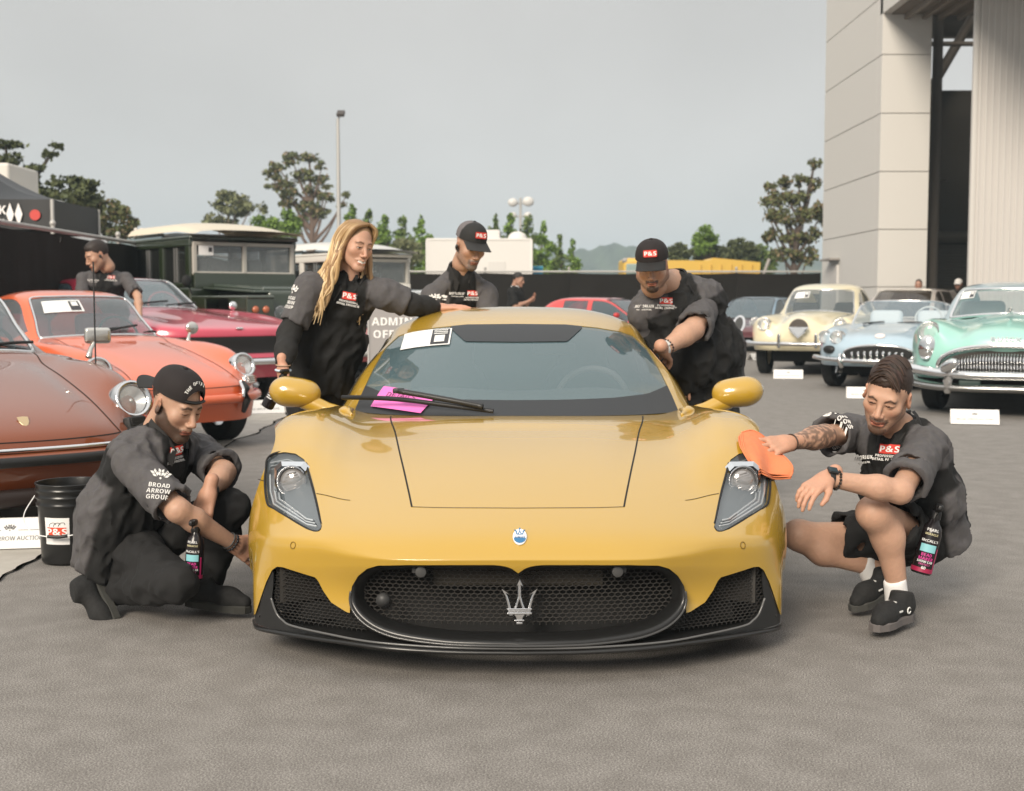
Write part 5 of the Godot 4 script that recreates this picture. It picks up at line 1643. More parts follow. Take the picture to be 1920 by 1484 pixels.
func cabin(root: Node3D, g: Net, m: Material, tint: Material, o := {}) -> void:
	# a roof with glass let in: windscreen, side and rear windows each a pane, the rest painted
	var a: float = o.get("pillar", 0.42)       # u where the windscreen ends
	var b: float = o.get("rail", 0.60)         # u where the side glass begins
	var top: float = o.get("top", 0.333)       # v at the windscreen's head
	var rear: float = o.get("rear", 0.68)      # v where the rear window begins
	var b0: float = o.get("side0", 0.08)
	var b1: float = o.get("side1", 0.62)
	var mb := MB.new()
	var S := func(u: float, v: float) -> Vector3: return g.at(u, v)
	var put := func(u0: float, u1: float, v0: float, v1: float, nu: int, nv: int) -> void:
		sheet(mb, nu, nv, func(u, v): return g.at(lerpf(u0, u1, u), lerpf(v0, v1, v)))
	put.call(-a, a, top, rear, 24, 16)
	put.call(-a, a, 0.96, 1.0, 16, 3)
	for s in [1.0, -1.0]:
		put.call(a * s, b * s, 0.0, 1.0, 8, 40)
		put.call(b * s, s, 0.0, b0, 10, 4)
		put.call(b * s, s, b1, 1.0, 10, 16)
		put.call(0.96 * s, s, b0, b1, 3, 16)
		if o.has("post"):
			put.call(b * s, s, o.post - 0.015, o.post + 0.015, 8, 3)
	part("roof", mb, o.get("roof", m), root)
	mb = MB.new()
	sheet(mb, 30, 16, func(u, v): return g.at(lerpf(-a, a, u), lerpf(0.0, top, v)) - Vector3(0, 0.004, 0.004))
	part("windscreen", mb, tint, root)
	for s in [1.0, -1.0]:
		mb = MB.new()
		sheet(mb, 10, 20, func(u, v): return g.at(lerpf(b, 0.97, u) * s, lerpf(b0, b1, v)) - Vector3(0.008 * s, 0, 0))
		part("side_window", mb, tint, root)
	mb = MB.new()
	sheet(mb, 20, 14, func(u, v): return g.at(lerpf(-a, a, u), lerpf(rear, 0.96, v)) - Vector3(0, 0.005, 0))
	part("rear_window", mb, tint, root)
	var trim: Material = o.get("trim", mat(0.7, 0.7, 0.7, 0.15, 1.0))
	mb = MB.new()
	strip(mb, g, [[-a, 0.0], [-a * 0.5, 0.0], [0.0, 0.0], [a * 0.5, 0.0], [a, 0.0], [a, top * 0.5], [a, top], [a * 0.5, top], [0.0, top], [-a * 0.5, top], [-a, top], [-a, top * 0.5]], o.get("trim_r", 0.012), 0.0, 72, true)
	part("windscreen_trim", mb, trim, root)
	# seats, wheel and a dark floor inside
	mb = MB.new()
	var c := g.at(0.0, (top + rear) * 0.5)
	var base := g.at(1.0, 0.3)
	var dk := mat(0.02, 0.018, 0.016, 0.8)
	var front := g.at(0.0, 0.0)
	box(mb, Vector3(0, base.y - 0.12, (front.z + c.z) * 0.5 - 0.4), Vector3(base.x * 1.8, 0.03, absf(front.z - c.z) * 2.2))
	sheet(mb, 10, 4, func(u, v): return g.at(lerpf(-a, a, u), 0.0) + Vector3(0, -0.02 - 0.03 * v, -0.32 * v))
	part("dashboard", mb, dk, root)
	for s in [1.0, -1.0]:
		mb = MB.new()
		box(mb, Vector3(base.x * 0.48 * s, base.y + 0.02, c.z + 0.02), Vector3(base.x * 0.62, 0.42, 0.14), Basis(Vector3.RIGHT, -0.15), 0.06)
		part("seat", mb, o.get("seat", dk), root)
	mb = MB.new()
	var wc := Vector3(base.x * 0.48, base.y + 0.03, front.z - 0.5)
	var ring := PackedVector3Array()
	for k in 24: ring.append(wc + Vector3(cos(TAU * k / 24) * 0.19, sin(TAU * k / 24) * 0.17, -sin(TAU * k / 24) * 0.08))
	tube(mb, ring, 0.012, 6, true)
	rod(mb, ring[0], ring[12], 0.012)
	part("steering_wheel", mb, o.get("wheel", dk), root)

func head_lamp(root: Node3D, at: Vector3, dir: Vector3, r: float, rim: float, called := "headlight", deep := 0.06) -> void:
	var n := Node3D.new()
	n.name = called
	root.add_child(n, true)
	var t := along(at, dir, Vector3.UP)
	var mb := MB.new()
	lathe(mb, [Vector2(r + rim, -deep), Vector2(r + rim, -deep * 0.3), Vector2(r + rim * 0.75, 0.012), Vector2(r + rim * 0.3, 0.014), Vector2(r, 0.0)], t, 32)
	part("rim", mb, mat(0.75, 0.75, 0.75, 0.12, 1.0), n)
	mb = MB.new()
	lathe(mb, [Vector2(0.0, -r * 0.7), Vector2(r * 0.45, -r * 0.55), Vector2(r * 0.98, -0.01)], t, 28)
	ball(mb, t * Vector3(0, -r * 0.35, 0), Vector3.ONE * r * 0.16, Basis(), 10)
	part("reflector", mb, mat(0.7, 0.7, 0.69, 0.22, 0.9), n)
	mb = MB.new()
	lathe(mb, [Vector2(r * 0.99, 0.0), Vector2(r * 0.8, r * 0.14), Vector2(r * 0.45, r * 0.24), Vector2(0.0, r * 0.27)], t, 28)
	part("lens", mb, glass(0.75, 0.77, 0.76, 0.18), n)

func bar(root: Node3D, called: String, pts: Array, r: float, m: Material, flat := 1.0, steps := 24) -> void:
	# a bumper or moulding: given for one half, mirrored to the other
	var full := []
	for k in range(pts.size() - 1, 0, -1): full.append(pts[k] * Vector3(-1, 1, 1))
	full.append_array(pts)
	var mb := MB.new()
	tube(mb, curve(full, steps * 2), r, 10, false, flat)
	part(called, mb, m, root)

func wipers(root: Node3D, g: Net, spans: Array) -> void:
	for q in spans:
		var mb := MB.new()
		var a := g.at(q[0], 0.01) + Vector3(0, 0.015, 0.02)
		var b := g.at(q[1], q[2]) + Vector3(0, 0.02, 0.02)
		tube(mb, PackedVector3Array([a, a.lerp(b, 0.5) + Vector3(0, 0.008, 0.01), b]), 0.007, 6)
		var c := g.at(lerpf(q[0], q[1], 0.35), 0.02) + Vector3(0, 0.012, 0.016)
		tube(mb, PackedVector3Array([c, c.lerp(b, 0.5) + Vector3(0, 0.006, 0.012), b + (b - c) * 0.12]), 0.011, 6)
		part("wiper", mb, mat(0.01, 0.01, 0.01, 0.5), root)

func card(g: Net, t: Transform3D, u0: float, u1: float, v0: float, v1: float, label: String) -> void:
	# the white lot card behind a windscreen, with its printed square
	var mb := MB.new()
	sheet(mb, 6, 4, func(u, v): return t * (g.at(lerpf(u0, u1, u), lerpf(v0, v1, v)) + Vector3(0, 0.003, 0.004)))
	var o := part("lot_card", mb, mat(0.78, 0.78, 0.77, 0.6))
	tag(o, label, "card", "lot cards in the windscreens")
	mb = MB.new()
	var ua := lerpf(u0, u1, 0.70)
	var ub := lerpf(u0, u1, 0.95)
	sheet(mb, 3, 3, func(u, v): return t * (g.at(lerpf(ua, ub, u), lerpf(lerpf(v0, v1, 0.12), lerpf(v0, v1, 0.9), v)) + Vector3(0, 0.005, 0.0065)))
	part("printed_square", mb, mat(0.04, 0.04, 0.045, 0.6), o)
	mb = MB.new()
	sheet(mb, 3, 3, func(u, v): return t * (g.at(lerpf(lerpf(ua, ub, 0.2), lerpf(ua, ub, 0.8), u), lerpf(lerpf(v0, v1, 0.2), lerpf(v0, v1, 0.55), v)) + Vector3(0, 0.007, 0.009)))
	part("printed_field", mb, mat(0.7, 0.7, 0.68, 0.6), o)

func rear_engine_coupe(label: String, at: Vector3, turn: float, m: Material, late: bool) -> void:
	var root := thing("coupe", label, "car", at, turn)
	var net := Net.new(rows_of([
		[0, .24, .34, .3, .24, .33, .5, .24, .28, .66, .25, .16, .75, .26, .02, .79, .28, -.12, .79, .26, -.2],
		[0, .40, .42, .3, .40, .40, .5, .40, .34, .66, .41, .21, .76, .42, .04, .80, .42, -.10, .80, .30, -.2],
		[0, .50, .42, .3, .50, .40, .5, .50, .33, .65, .51, .19, .755, .52, .04, .80, .50, -.10, .805, .30, -.2],
		[0, .575, .36, .29, .575, .34, .47, .575, .27, .61, .60, .13, .73, .61, .02, .80, .55, -.12, .81, .30, -.22],
		[0, .665, .16, .28, .663, .14, .45, .655, .09, .59, .715, .015, .70, .715, -.03, .80, .60, -.16, .815, .30, -.26],
		[0, .745, -.12, .28, .742, -.14, .45, .722, -.17, .60, .815, -.18, .715, .79, -.22, .81, .62, -.28, .82, .30, -.34],
		[0, .82, -.48, .28, .815, -.50, .455, .795, -.52, .61, .862, -.54, .72, .83, -.56, .815, .64, -.58, .825, .28, -.58],
		[0, .875, -.85, .29, .87, -.87, .47, .85, -.88, .62, .875, -.9, .725, .845, -.9, .82, .65, -.9, .825, .24, -.9],
		[0, .93, -1.2, .3, .925, -1.2, .5, .91, -1.2, .62, .895, -1.2, .73, .86, -1.2, .82, .65, -1.2, .825, .22, -1.2],
		at_z(-2.0, [0, .90, .3, .90, .5, .90, .64, .895, .75, .86, .83, .62, .83, .22]),
		at_z(-2.8, [0, .93, .3, .92, .5, .91, .66, .90, .79, .84, .87, .62, .86, .26]),
		at_z(-3.45, [0, .80, .3, .79, .48, .77, .62, .75, .74, .70, .82, .55, .81, .3]),
		at_z(-3.75, [0, .5, .3, .5, .48, .5, .6, .49, .7, .46, .76, .4, .76, .3])], 7))
	var g := Net.new(rows_of([
		[0, .93, -1.13, .3, .925, -1.17, .53, .908, -1.28, .60, .895, -1.36, .64, .89, -1.4, .70, .885, -1.44],
		[0, 1.10, -1.36, .28, 1.095, -1.39, .49, 1.075, -1.49, .565, 1.04, -1.57, .64, .97, -1.62, .71, .885, -1.66],
		[0, 1.275, -1.62, .26, 1.27, -1.64, .445, 1.25, -1.71, .525, 1.205, -1.78, .62, 1.05, -1.82, .715, .885, -1.86],
		at_z(-2.06, [0, 1.335, .25, 1.33, .42, 1.305, .515, 1.25, .62, 1.06, .72, .89]),
		at_z(-2.6, [0, 1.285, .24, 1.28, .40, 1.255, .49, 1.2, .61, 1.04, .73, .9]),
		at_z(-3.1, [0, 1.1, .22, 1.1, .36, 1.08, .46, 1.05, .58, .98, .73, .9]),
		at_z(-3.6, [0, .80, .2, .80, .34, .79, .45, .78, .55, .77, .7, .75])], 6))
	var wh := [[0.70, -0.38, 0.315], [0.72, -2.62, 0.315]]
	car_body(root, net, m, wh, 0.32)
	car_wheels(root, wh, 0.315, 0.18, mat(0.5, 0.5, 0.5, 0.25, 0.9))
	cabin(root, g, m, glass(0.2, 0.27, 0.3, 0.34), {"seat": mat(0.22, 0.02, 0.03, 0.7) if not late else mat(0.02, 0.02, 0.02, 0.7)})
	wipers(root, g, [[-0.12, 0.2, 0.06], [0.26, 0.42, 0.02]] if not late else [[-0.30, 0.02, 0.05], [0.05, 0.4, 0.04]])
	for s in [1.0, -1.0]: head_lamp(root, Vector3(0.655 * s, 0.685, 0.075), Vector3(0.10 * s, 0.36, 1), 0.082, 0.034, "headlight", 0.12)
	var chrome := mat(0.75, 0.75, 0.75, 0.12, 1.0)
	var black := mat(0.01, 0.01, 0.01, 0.5)
	# seams of the front lid and the moulded lid crease
	var mb := MB.new()
	var NS := func(u: float, v: float) -> Vector3: return net.at(u, v)
	for s in [1.0, -1.0]: ribbon(mb, NS, [Vector2(0.335 * s, 0.665), Vector2(0.335 * s, 0.5), Vector2(0.335 * s, 0.38), Vector2(0.33 * s, 0.27), Vector2(0.335 * s, 0.20)], 0.007, 0.002)
	ribbon(mb, NS, [Vector2(-0.335, 0.20), Vector2(0.0, 0.19), Vector2(0.335, 0.20)], 0.006, 0.002)
	part("lid_gap", mb, mat(0.01, 0.006, 0.004, 0.9), root)
	mb = MB.new()
	ribbon(mb, NS, [Vector2(-0.14, 0.645), Vector2(0.14, 0.645)], 0.03, 0.003)
	part("cowl_vent", mb, mat(0.02, 0.01, 0.008, 0.8), root)
	var bp := net.at(0.0, 0.285)
	if late:
		mb = MB.new()
		prism(mb, PackedVector2Array([Vector2(-0.027, 0.034), Vector2(0, 0.038), Vector2(0.027, 0.034), Vector2(0.025, -0.005), Vector2(0.014, -0.03), Vector2(0, -0.04), Vector2(-0.014, -0.03), Vector2(-0.025, -0.005)]), 0.007, facing(bp, Vector3(0, 0.8, 0.6)), 0.002)
		part("crest_badge", mb, mat(0.55, 0.42, 0.25, 0.3, 0.6), root)
	# bumper: a painted bar with bright line and black rubber
	var line := [Vector3(0, 0.43, 0.445), Vector3(0.3, 0.43, 0.425), Vector3(0.52, 0.43, 0.35), Vector3(0.68, 0.435, 0.21), Vector3(0.785, 0.44, 0.05), Vector3(0.825, 0.44, -0.12)]
	var up := []
	for p in line: up.append(p + Vector3(0, 0.055, 0.0))
	bar(root, "bumper", line, 0.042, m, 0.95)
	bar(root, "bumper_moulding", up if late else line, 0.012 if late else 0.018, chrome)
	if late:
		var lo := []
		for p in line: lo.append(p * Vector3(1.02, 1, 1) + Vector3(0, 0.0, 0.028))
		bar(root, "rubber_strip", lo, 0.021, black, 1.3)
		var lip2 := []
		for p in line: lip2.append(p * Vector3(0.96, 1, 1) + Vector3(0, -0.19, -0.05))
		bar(root, "front_spoiler", lip2, 0.03, mat(0.02, 0.012, 0.01, 0.5), 1.6)
	for s in [1.0, -1.0]:
		var n := Node3D.new()
		n.name = "indicator"
		root.add_child(n, true)
		mb = MB.new()
		var t := facing(Vector3(0.655 * s, 0.565, 0.185), Vector3(0.62 * s, 0.25, 1))
		box(mb, t * Vector3(-0.055 * s, 0, 0), Vector3(0.14, 0.075, 0.05), t.basis, 0.012)
		for q in 4: box(mb, t * Vector3(-0.055 * s, 0.024 - q * 0.016, 0.028), Vector3(0.12, 0.007, 0.012), t.basis)
		part("horn_grille", mb, chrome if not late else black, n)
		mb = MB.new()
		box(mb, t * Vector3(-0.055 * s, 0, 0.022), Vector3(0.12, 0.058, 0.012), t.basis)
		part("grille_gap", mb, black, n)
		mb = MB.new()
		box(mb, t * Vector3(0.062 * s, 0, -0.012), Vector3(0.09, 0.07, 0.05), t.basis * Basis(Vector3.UP, 0.35 * s), 0.012)
		part("lens", mb, mat(0.30, 0.05, 0.02, 0.15), n)
		if not late:
			mb = MB.new()
			tube(mb, PackedVector3Array([Vector3(0.46 * s, 0.55, 0.36), Vector3(0.46 * s, 0.5, 0.425), Vector3(0.46 * s, 0.42, 0.44), Vector3(0.455 * s, 0.31, 0.385)]), [0.03, 0.036, 0.034, 0.02], 8)
			part("bumper_guard", mb, black, root)
			mb = MB.new()
			tube(mb, PackedVector3Array([Vector3(0.425 * s, 0.56, 0.385), Vector3(0.425 * s, 0.5, 0.44), Vector3(0.42 * s, 0.44, 0.45)]), 0.016, 6)
			part("guard_chrome", mb, chrome, root)
	# door mirror on its stalk, and the aerial
	mb = MB.new()
	var mp := Vector3(0.80, 0.875, -1.02) if late else Vector3(0.77, 0.86, -1.1)
	tube(mb, PackedVector3Array([mp, mp + Vector3(0.02, 0.05, -0.02), mp + Vector3(0.05, 0.10, -0.03)]), [0.022, 0.014, 0.014], 8)
	if late: box(mb, mp + Vector3(0.07, 0.135, -0.03), Vector3(0.16, 0.10, 0.05), Basis(Vector3.UP, -0.3), 0.02)
	else: ball(mb, mp + Vector3(0.06, 0.12, -0.03), Vector3(0.065, 0.06, 0.03))
	part("door_mirror", mb, mat(0.62, 0.6, 0.56, 0.2, 0.9), root)
	mb = MB.new()
	if late:
		rod(mb, Vector3(0.70, 0.80, -0.62), Vector3(0.70, 1.46, -0.62), 0.0045, 6)
		lathe(mb, [Vector2(0.02, 0), Vector2(0.016, 0.02), Vector2(0.006, 0.035)], Transform3D(Basis(), Vector3(0.70, 0.80, -0.62)), 12)
		part("aerial", mb, black, root)
	var t2 := Transform3D(Basis(Vector3.UP, turn), at)
	if not late: card(g, t2, -0.33, -0.06, 0.29, 0.20, "white lot card inside the windscreen of the orange coupe")

func coupe_wedge(label: String, at: Vector3, turn: float, m: Material) -> Node3D:
	# long low Italian coupe with hidden round lamps in a dark nose band
	var root := thing("coupe", label, "car", at, turn)
	var net := Net.new(rows_of([
		[0, .30, .30, .3, .30, .29, .55, .30, .24, .72, .30, .12, .80, .30, -.05, .83, .32, -.2],
		[0, .46, .38, .3, .46, .37, .55, .46, .32, .73, .46, .18, .82, .46, -.02, .84, .40, -.2],
		[0, .56, .36, .3, .56, .35, .55, .56, .30, .73, .56, .16, .82, .56, -.04, .85, .48, -.22],
		[0, .72, .40, .3, .72, .39, .55, .72, .33, .74, .72, .18, .83, .70, -.02, .86, .55, -.22],
		[0, .80, .28, .3, .80, .27, .52, .80, .22, .73, .81, .08, .82, .77, -.08, .87, .60, -.26],
		[0, .90, -.3, .25, .88, -.3, .48, .86, -.33, .70, .89, -.36, .81, .83, -.4, .88, .6, -.45],
		[0, .96, -1.0, .26, .94, -1.0, .5, .91, -1.0, .70, .93, -1.0, .82, .86, -1.0, .89, .6, -1.0],
		[0, .97, -1.5, .3, .965, -1.5, .52, .95, -1.5, .7, .94, -1.5, .82, .87, -1.5, .89, .55, -1.5],
		at_z(-2.8, [0, .95, .3, .95, .52, .95, .7, .94, .83, .86, .9, .5]),
		at_z(-4.2, [0, .85, .3, .85, .52, .84, .7, .82, .8, .7, .84, .5])], 6))
	var g := Net.new(rows_of([
		[0, .965, -1.4, .3, .96, -1.44, .58, .945, -1.58, .67, .94, -1.68, .72, .935, -1.72, .77, .93, -1.76],
		[0, 1.11, -1.66, .3, 1.105, -1.70, .54, 1.09, -1.80, .63, 1.06, -1.9, .7, 1.0, -1.94, .78, .93, -1.98],
		[0, 1.26, -1.98, .28, 1.255, -2.0, .49, 1.24, -2.08, .57, 1.20, -2.15, .68, 1.06, -2.18, .78, .93, -2.2],
		at_z(-2.45, [0, 1.29, .27, 1.285, .47, 1.265, .56, 1.22, .67, 1.07, .79, .94]),
		at_z(-2.95, [0, 1.26, .26, 1.255, .44, 1.235, .53, 1.19, .66, 1.05, .79, .94]),
		at_z(-3.5, [0, 1.1, .25, 1.1, .40, 1.08, .5, 1.05, .63, 1.0, .79, .94]),
		at_z(-4.1, [0, .88, .2, .88, .34, .88, .45, .87, .6, .86, .77, .85])], 6))
	var wh := [[0.74, -0.55, 0.33], [0.74, -3.1, 0.33]]
	car_body(root, net, m, wh, 0.34)
	car_wheels(root, wh, 0.33, 0.2, mat(0.4, 0.4, 0.4, 0.3, 0.9))
	cabin(root, g, m, glass(0.22, 0.30, 0.34, 0.4), {"wheel": mat(0.3, 0.03, 0.03, 0.5)})
	wipers(root, g, [[-0.25, 0.1, 0.05], [0.1, 0.4, 0.05]])
	var mb := MB.new()
	sheet(mb, 40, 8, func(u, v): return net.at(lerpf(-0.66, 0.66, u), lerpf(0.20, 0.315, v)) + Vector3(0, 0, 0.006))
	part("nose_band", mb, mat(0.014, 0.013, 0.013, 0.5), root)
	for s in [1.0, -1.0]:
		for x in [0.52, 0.26]:
			head_lamp(root, Vector3(x * s, 0.635, 0.335 - x * 0.1), Vector3(0.1 * s, 0.0, 1), 0.075 if x > 0.4 else 0.06, 0.014)
	bar(root, "bumper", [Vector3(0, .46, .41), Vector3(.3, .46, .4), Vector3(.55, .46, .35), Vector3(.74, .46, .2), Vector3(.84, .46, -.02)], 0.035, mat(0.75, 0.75, 0.75, 0.12, 1.0))
	mb = MB.new()
	box(mb, net.at(0, 0.385) + Vector3(0, 0.012, 0), Vector3(0.07, 0.02, 0.03), Basis(), 0.006)
	part("badge", mb, mat(0.8, 0.8, 0.8, 0.2, 1.0), root)
	mb = MB.new()
	ball(mb, Vector3(0.70, 0.98, -1.0), Vector3(0.05, 0.045, 0.03))
	rod(mb, Vector3(0.70, 0.91, -1.0), Vector3(0.70, 0.97, -1.0), 0.01)
	part("wing_mirror", mb, mat(0.8, 0.8, 0.8, 0.1, 1.0), root)
	return root

func bullet_nose(at: Vector3, turn: float) -> void:
	var root := thing("sedan", "cream rounded early fifties sedan with a bullet nose between its headlights", "car", at, turn)
	var m := paint(0.70, 0.63, 0.44, 1.0, 0.4)
	var net := Net.new(rows_of([
		[0, .42, .10, .3, .42, .08, .5, .42, .04, .68, .42, -.03, .80, .42, -.15, .87, .42, -.32, .86, .36, -.4],
		[0, .62, .20, .25, .62, .15, .45, .62, .08, .65, .62, .05, .8, .62, -.06, .88, .6, -.26, .87, .4, -.4],
		[0, .80, .24, .20, .80, .13, .40, .77, .0, .62, .82, .03, .78, .82, -.07, .885, .72, -.26, .88, .42, -.42],
		[0, .96, .04, .20, .94, -.02, .40, .85, -.10, .6, .95, -.07, .75, .95, -.13, .885, .8, -.3, .885, .42, -.45],
		[0, 1.045, -.5, .24, 1.03, -.52, .42, .94, -.55, .6, 1.0, -.55, .76, .97, -.58, .89, .79, -.6, .89, .38, -.6],
		at_z(-1.3, [0, 1.08, .3, 1.06, .5, 1.01, .64, 1.02, .78, .97, .89, .78, .89, .34]),
		at_z(-2.4, [0, 1.05, .3, 1.04, .5, 1.02, .66, 1.0, .8, .95, .89, .75, .89, .3]),
		at_z(-3.6, [0, 1.0, .3, .99, .5, .97, .66, .95, .8, .9, .88, .7, .87, .34]),
		at_z(-4.6, [0, .7, .3, .69, .5, .68, .64, .66, .76, .62, .82, .55, .8, .4])], 7))
	var g := Net.new(rows_of([
		[0, 1.075, -1.25, .3, 1.06, -1.31, .57, 1.02, -1.47, .67, 1.01, -1.58, .72, 1.0, -1.63, .77, .99, -1.68],
		[0, 1.26, -1.45, .29, 1.255, -1.50, .55, 1.23, -1.64, .645, 1.2, -1.74, .71, 1.1, -1.79, .78, .99, -1.84],
		[0, 1.44, -1.70, .28, 1.435, -1.74, .505, 1.41, -1.86, .605, 1.36, -1.95, .70, 1.19, -2.0, .79, .99, -2.04],
		at_z(-2.25, [0, 1.55, .28, 1.545, .48, 1.515, .595, 1.44, .69, 1.22, .80, 1.0]),
		at_z(-2.95, [0, 1.52, .27, 1.515, .46, 1.48, .57, 1.4, .68, 1.2, .80, 1.0]),
		at_z(-3.5, [0, 1.3, .25, 1.3, .42, 1.26, .52, 1.2, .66, 1.1, .80, 1.0]),
		at_z(-4.1, [0, 1.0, .24, 1.0, .4, .98, .5, .97, .64, .96, .77, .95])], 6))
	var wh := [[0.74, -0.62, 0.36], [0.74, -3.55, 0.36]]
	car_body(root, net, m, wh, 0.37)
	car_wheels(root, wh, 0.36, 0.18, m, 0, 1.0)
	cabin(root, g, m, glass(0.14, 0.18, 0.2, 0.34), {"post": 0.42})
	for s in [1.0, -1.0]: head_lamp(root, Vector3(0.625 * s, 0.855, 0.05), Vector3(0.06 * s, 0.08, 1), 0.088, 0.022, "headlight", 0.16)
	# bullet: dark dome above a chrome chevron
	var t := facing(Vector3(0, 0.80, 0.27), Vector3(0, 0.12, 1))
	var mb := MB.new()
	var dome := PackedVector2Array()
	for k in 15: dome.append(Vector2(cos(PI * k / 14.0) * 0.155, sin(PI * k / 14.0) * 0.15))
	prism(mb, dome, 0.03, t, 0.01)
	part("nose_dome", mb, mat(0.03, 0.02, 0.012, 0.3), root)
	mb = MB.new()
	prism(mb, PackedVector2Array([Vector2(-0.17, 0.01), Vector2(0.17, 0.01), Vector2(0.12, -0.07), Vector2(0, -0.17), Vector2(-0.12, -0.07)]), 0.06, t, 0.025)
	for k in 7: box(mb, t * Vector3(-0.09 + k * 0.03, 0.0, 0.05), Vector3(0.012, 0.03, 0.04), t.basis, 0.003)
	part("nose_chevron", mb, mat(0.78, 0.78, 0.78, 0.15, 1.0), root)
	var chrome := mat(0.75, 0.75, 0.75, 0.12, 1.0)
	bar(root, "bumper", [Vector3(0, .54, .34), Vector3(.3, .54, .33), Vector3(.6, .54, .26), Vector3(.8, .54, .12), Vector3(.92, .55, -.12)], 0.075, chrome, 0.5)
	for s in [1.0, -1.0]:
		mb = MB.new()
		box(mb, Vector3(0.30 * s, 0.59, 0.37), Vector3(0.05, 0.24, 0.07), Basis(), 0.02)
		part("bumper_guard", mb, chrome, root)
	mb = MB.new()
	box(mb, Vector3(-0.2, 1.40, -1.85), Vector3(0.26, 0.06, 0.02), Basis(), 0.02)
	part("rear_mirror", mb, mat(0.7, 0.68, 0.62, 0.4), root)
	card(g, Transform3D(Basis(Vector3.UP, turn), at), -0.33, -0.13, 0.30, 0.20, "white lot card in the windscreen of the cream sedan")

func toothed_roadster(at: Vector3, turn: float) -> void:
	var root := thing("roadster", "light blue open roadster with four headlights and a toothed chrome grille", "car", at, turn)
	var m := paint(0.34, 0.45, 0.53, 1.0, 0.4)
	var net := Net.new(rows_of([
		[0, .34, .30, .3, .34, .28, .5, .34, .22, .68, .34, .10, .82, .34, -.08, .90, .36, -.3, .90, .34, -.4],
		[0, .52, .36, .3, .52, .34, .5, .52, .26, .68, .52, .13, .84, .52, -.06, .915, .5, -.3, .91, .36, -.4],
		[0, .64, .32, .3, .64, .29, .5, .64, .21, .66, .66, .10, .82, .68, -.04, .92, .6, -.3, .915, .38, -.42],
		[0, .76, .16, .3, .755, .13, .48, .745, .06, .64, .79, .0, .80, .80, -.07, .92, .68, -.32, .92, .38, -.45],
		[0, .84, -.3, .28, .835, -.3, .47, .81, -.33, .64, .87, -.34, .80, .85, -.38, .925, .68, -.45, .92, .36, -.5],
		at_z(-1.1, [0, .90, .3, .895, .5, .86, .66, .90, .8, .87, .925, .66, .92, .3]),
		at_z(-1.6, [0, .92, .3, .915, .5, .89, .66, .9, .8, .87, .925, .65, .92, .28]),
		at_z(-2.6, [0, .86, .3, .87, .5, .89, .66, .9, .8, .87, .925, .65, .92, .3]),
		at_z(-4.0, [0, .8, .3, .8, .5, .8, .66, .8, .8, .76, .9, .6, .9, .4])], 7))
	var wh := [[0.76, -0.62, 0.335], [0.76, -3.2, 0.335]]
	car_body(root, net, m, wh, 0.34)
	car_wheels(root, wh, 0.335, 0.18, mat(0.7, 0.7, 0.7, 0.15, 1.0), 0, 1.0, -0.2)
	var chrome := mat(0.75, 0.75, 0.75, 0.12, 1.0)
	for s in [1.0, -1.0]:
		for x in [0.60, 0.79]:
			head_lamp(root, Vector3(x * s, 0.735, 0.145 - (x - 0.6) * 0.75), Vector3(0.1 * s, 0.05, 1), 0.078, 0.017, "headlight", 0.16)
	# windscreen, wrapped round
	var ws := Net.new(rows_of([
		[0, .90, -1.35, .35, .89, -1.40, .60, .88, -1.55, .74, .88, -1.80],
		[0, 1.08, -1.55, .34, 1.075, -1.59, .57, 1.06, -1.72, .70, 1.03, -1.93],
		[0, 1.24, -1.76, .32, 1.235, -1.79, .53, 1.22, -1.9, .65, 1.18, -2.08]], 4))
	var mb := MB.new()
	sheet(mb, 40, 14, func(u, v): return ws.at(u * 2.0 - 1.0, v))
	part("windscreen", mb, glass(0.25, 0.36, 0.44, 0.3), root)
	mb = MB.new()
	strip(mb, ws, [[-1, 0], [-0.5, 0], [0, 0], [0.5, 0], [1, 0], [1, 0.5], [1, 1], [0.5, 1], [0, 1], [-0.5, 1], [-1, 1], [-1, 0.5]], 0.016, 0.0, 72, true)
	part("windscreen_frame", mb, chrome, root)
	wipers(root, ws, [[-0.55, -0.2, 0.04], [0.0, 0.3, 0.04]])
	mb = MB.new()
	var ring := PackedVector3Array()
	for k in 24: ring.append(Vector3(0.36, 0.98, -1.98) + Vector3(cos(TAU * k / 24) * 0.19, sin(TAU * k / 24) * 0.17, -sin(TAU * k / 24) * 0.08))
	tube(mb, ring, 0.013, 6, true)
	part("steering_wheel", mb, mat(0.6, 0.62, 0.6, 0.4), root)
	for s in [1.0, -1.0]:
		mb = MB.new()
		box(mb, Vector3(0.36 * s, 0.92, -2.65), Vector3(0.5, 0.35, 0.16), Basis(Vector3.RIGHT, -0.2), 0.07)
		part("seat", mb, mat(0.45, 0.50, 0.52, 0.6), root)
	# oval grille with nine teeth
	mb = MB.new()
	prism(mb, ellipse(0.45, 0.115, 40), 0.05, Transform3D(Basis(), Vector3(0, 0.51, 0.325)))
	part("grille_hollow", mb, mat(0.006, 0.006, 0.006, 0.8), root)
	for k in 9:
		mb = MB.new()
		var x := (k - 4) * 0.083
		tube(mb, PackedVector3Array([Vector3(x, 0.435, 0.40), Vector3(x, 0.47, 0.425), Vector3(x, 0.52, 0.42), Vector3(x, 0.565 - absf(x) * 0.08, 0.38)]), [0.022, 0.026, 0.024, 0.014], 8)
		part("grille_tooth", mb, chrome, root)
	mb = MB.new()
	var gr := PackedVector3Array()
	for k in 40: gr.append(Vector3(cos(TAU * k / 40) * 0.47, 0.51 + sin(TAU * k / 40) * 0.125, 0.375 - pow(cos(TAU * k / 40), 2.0) * 0.07))
	tube(mb, gr, 0.02, 8, true)
	part("grille_surround", mb, chrome, root)
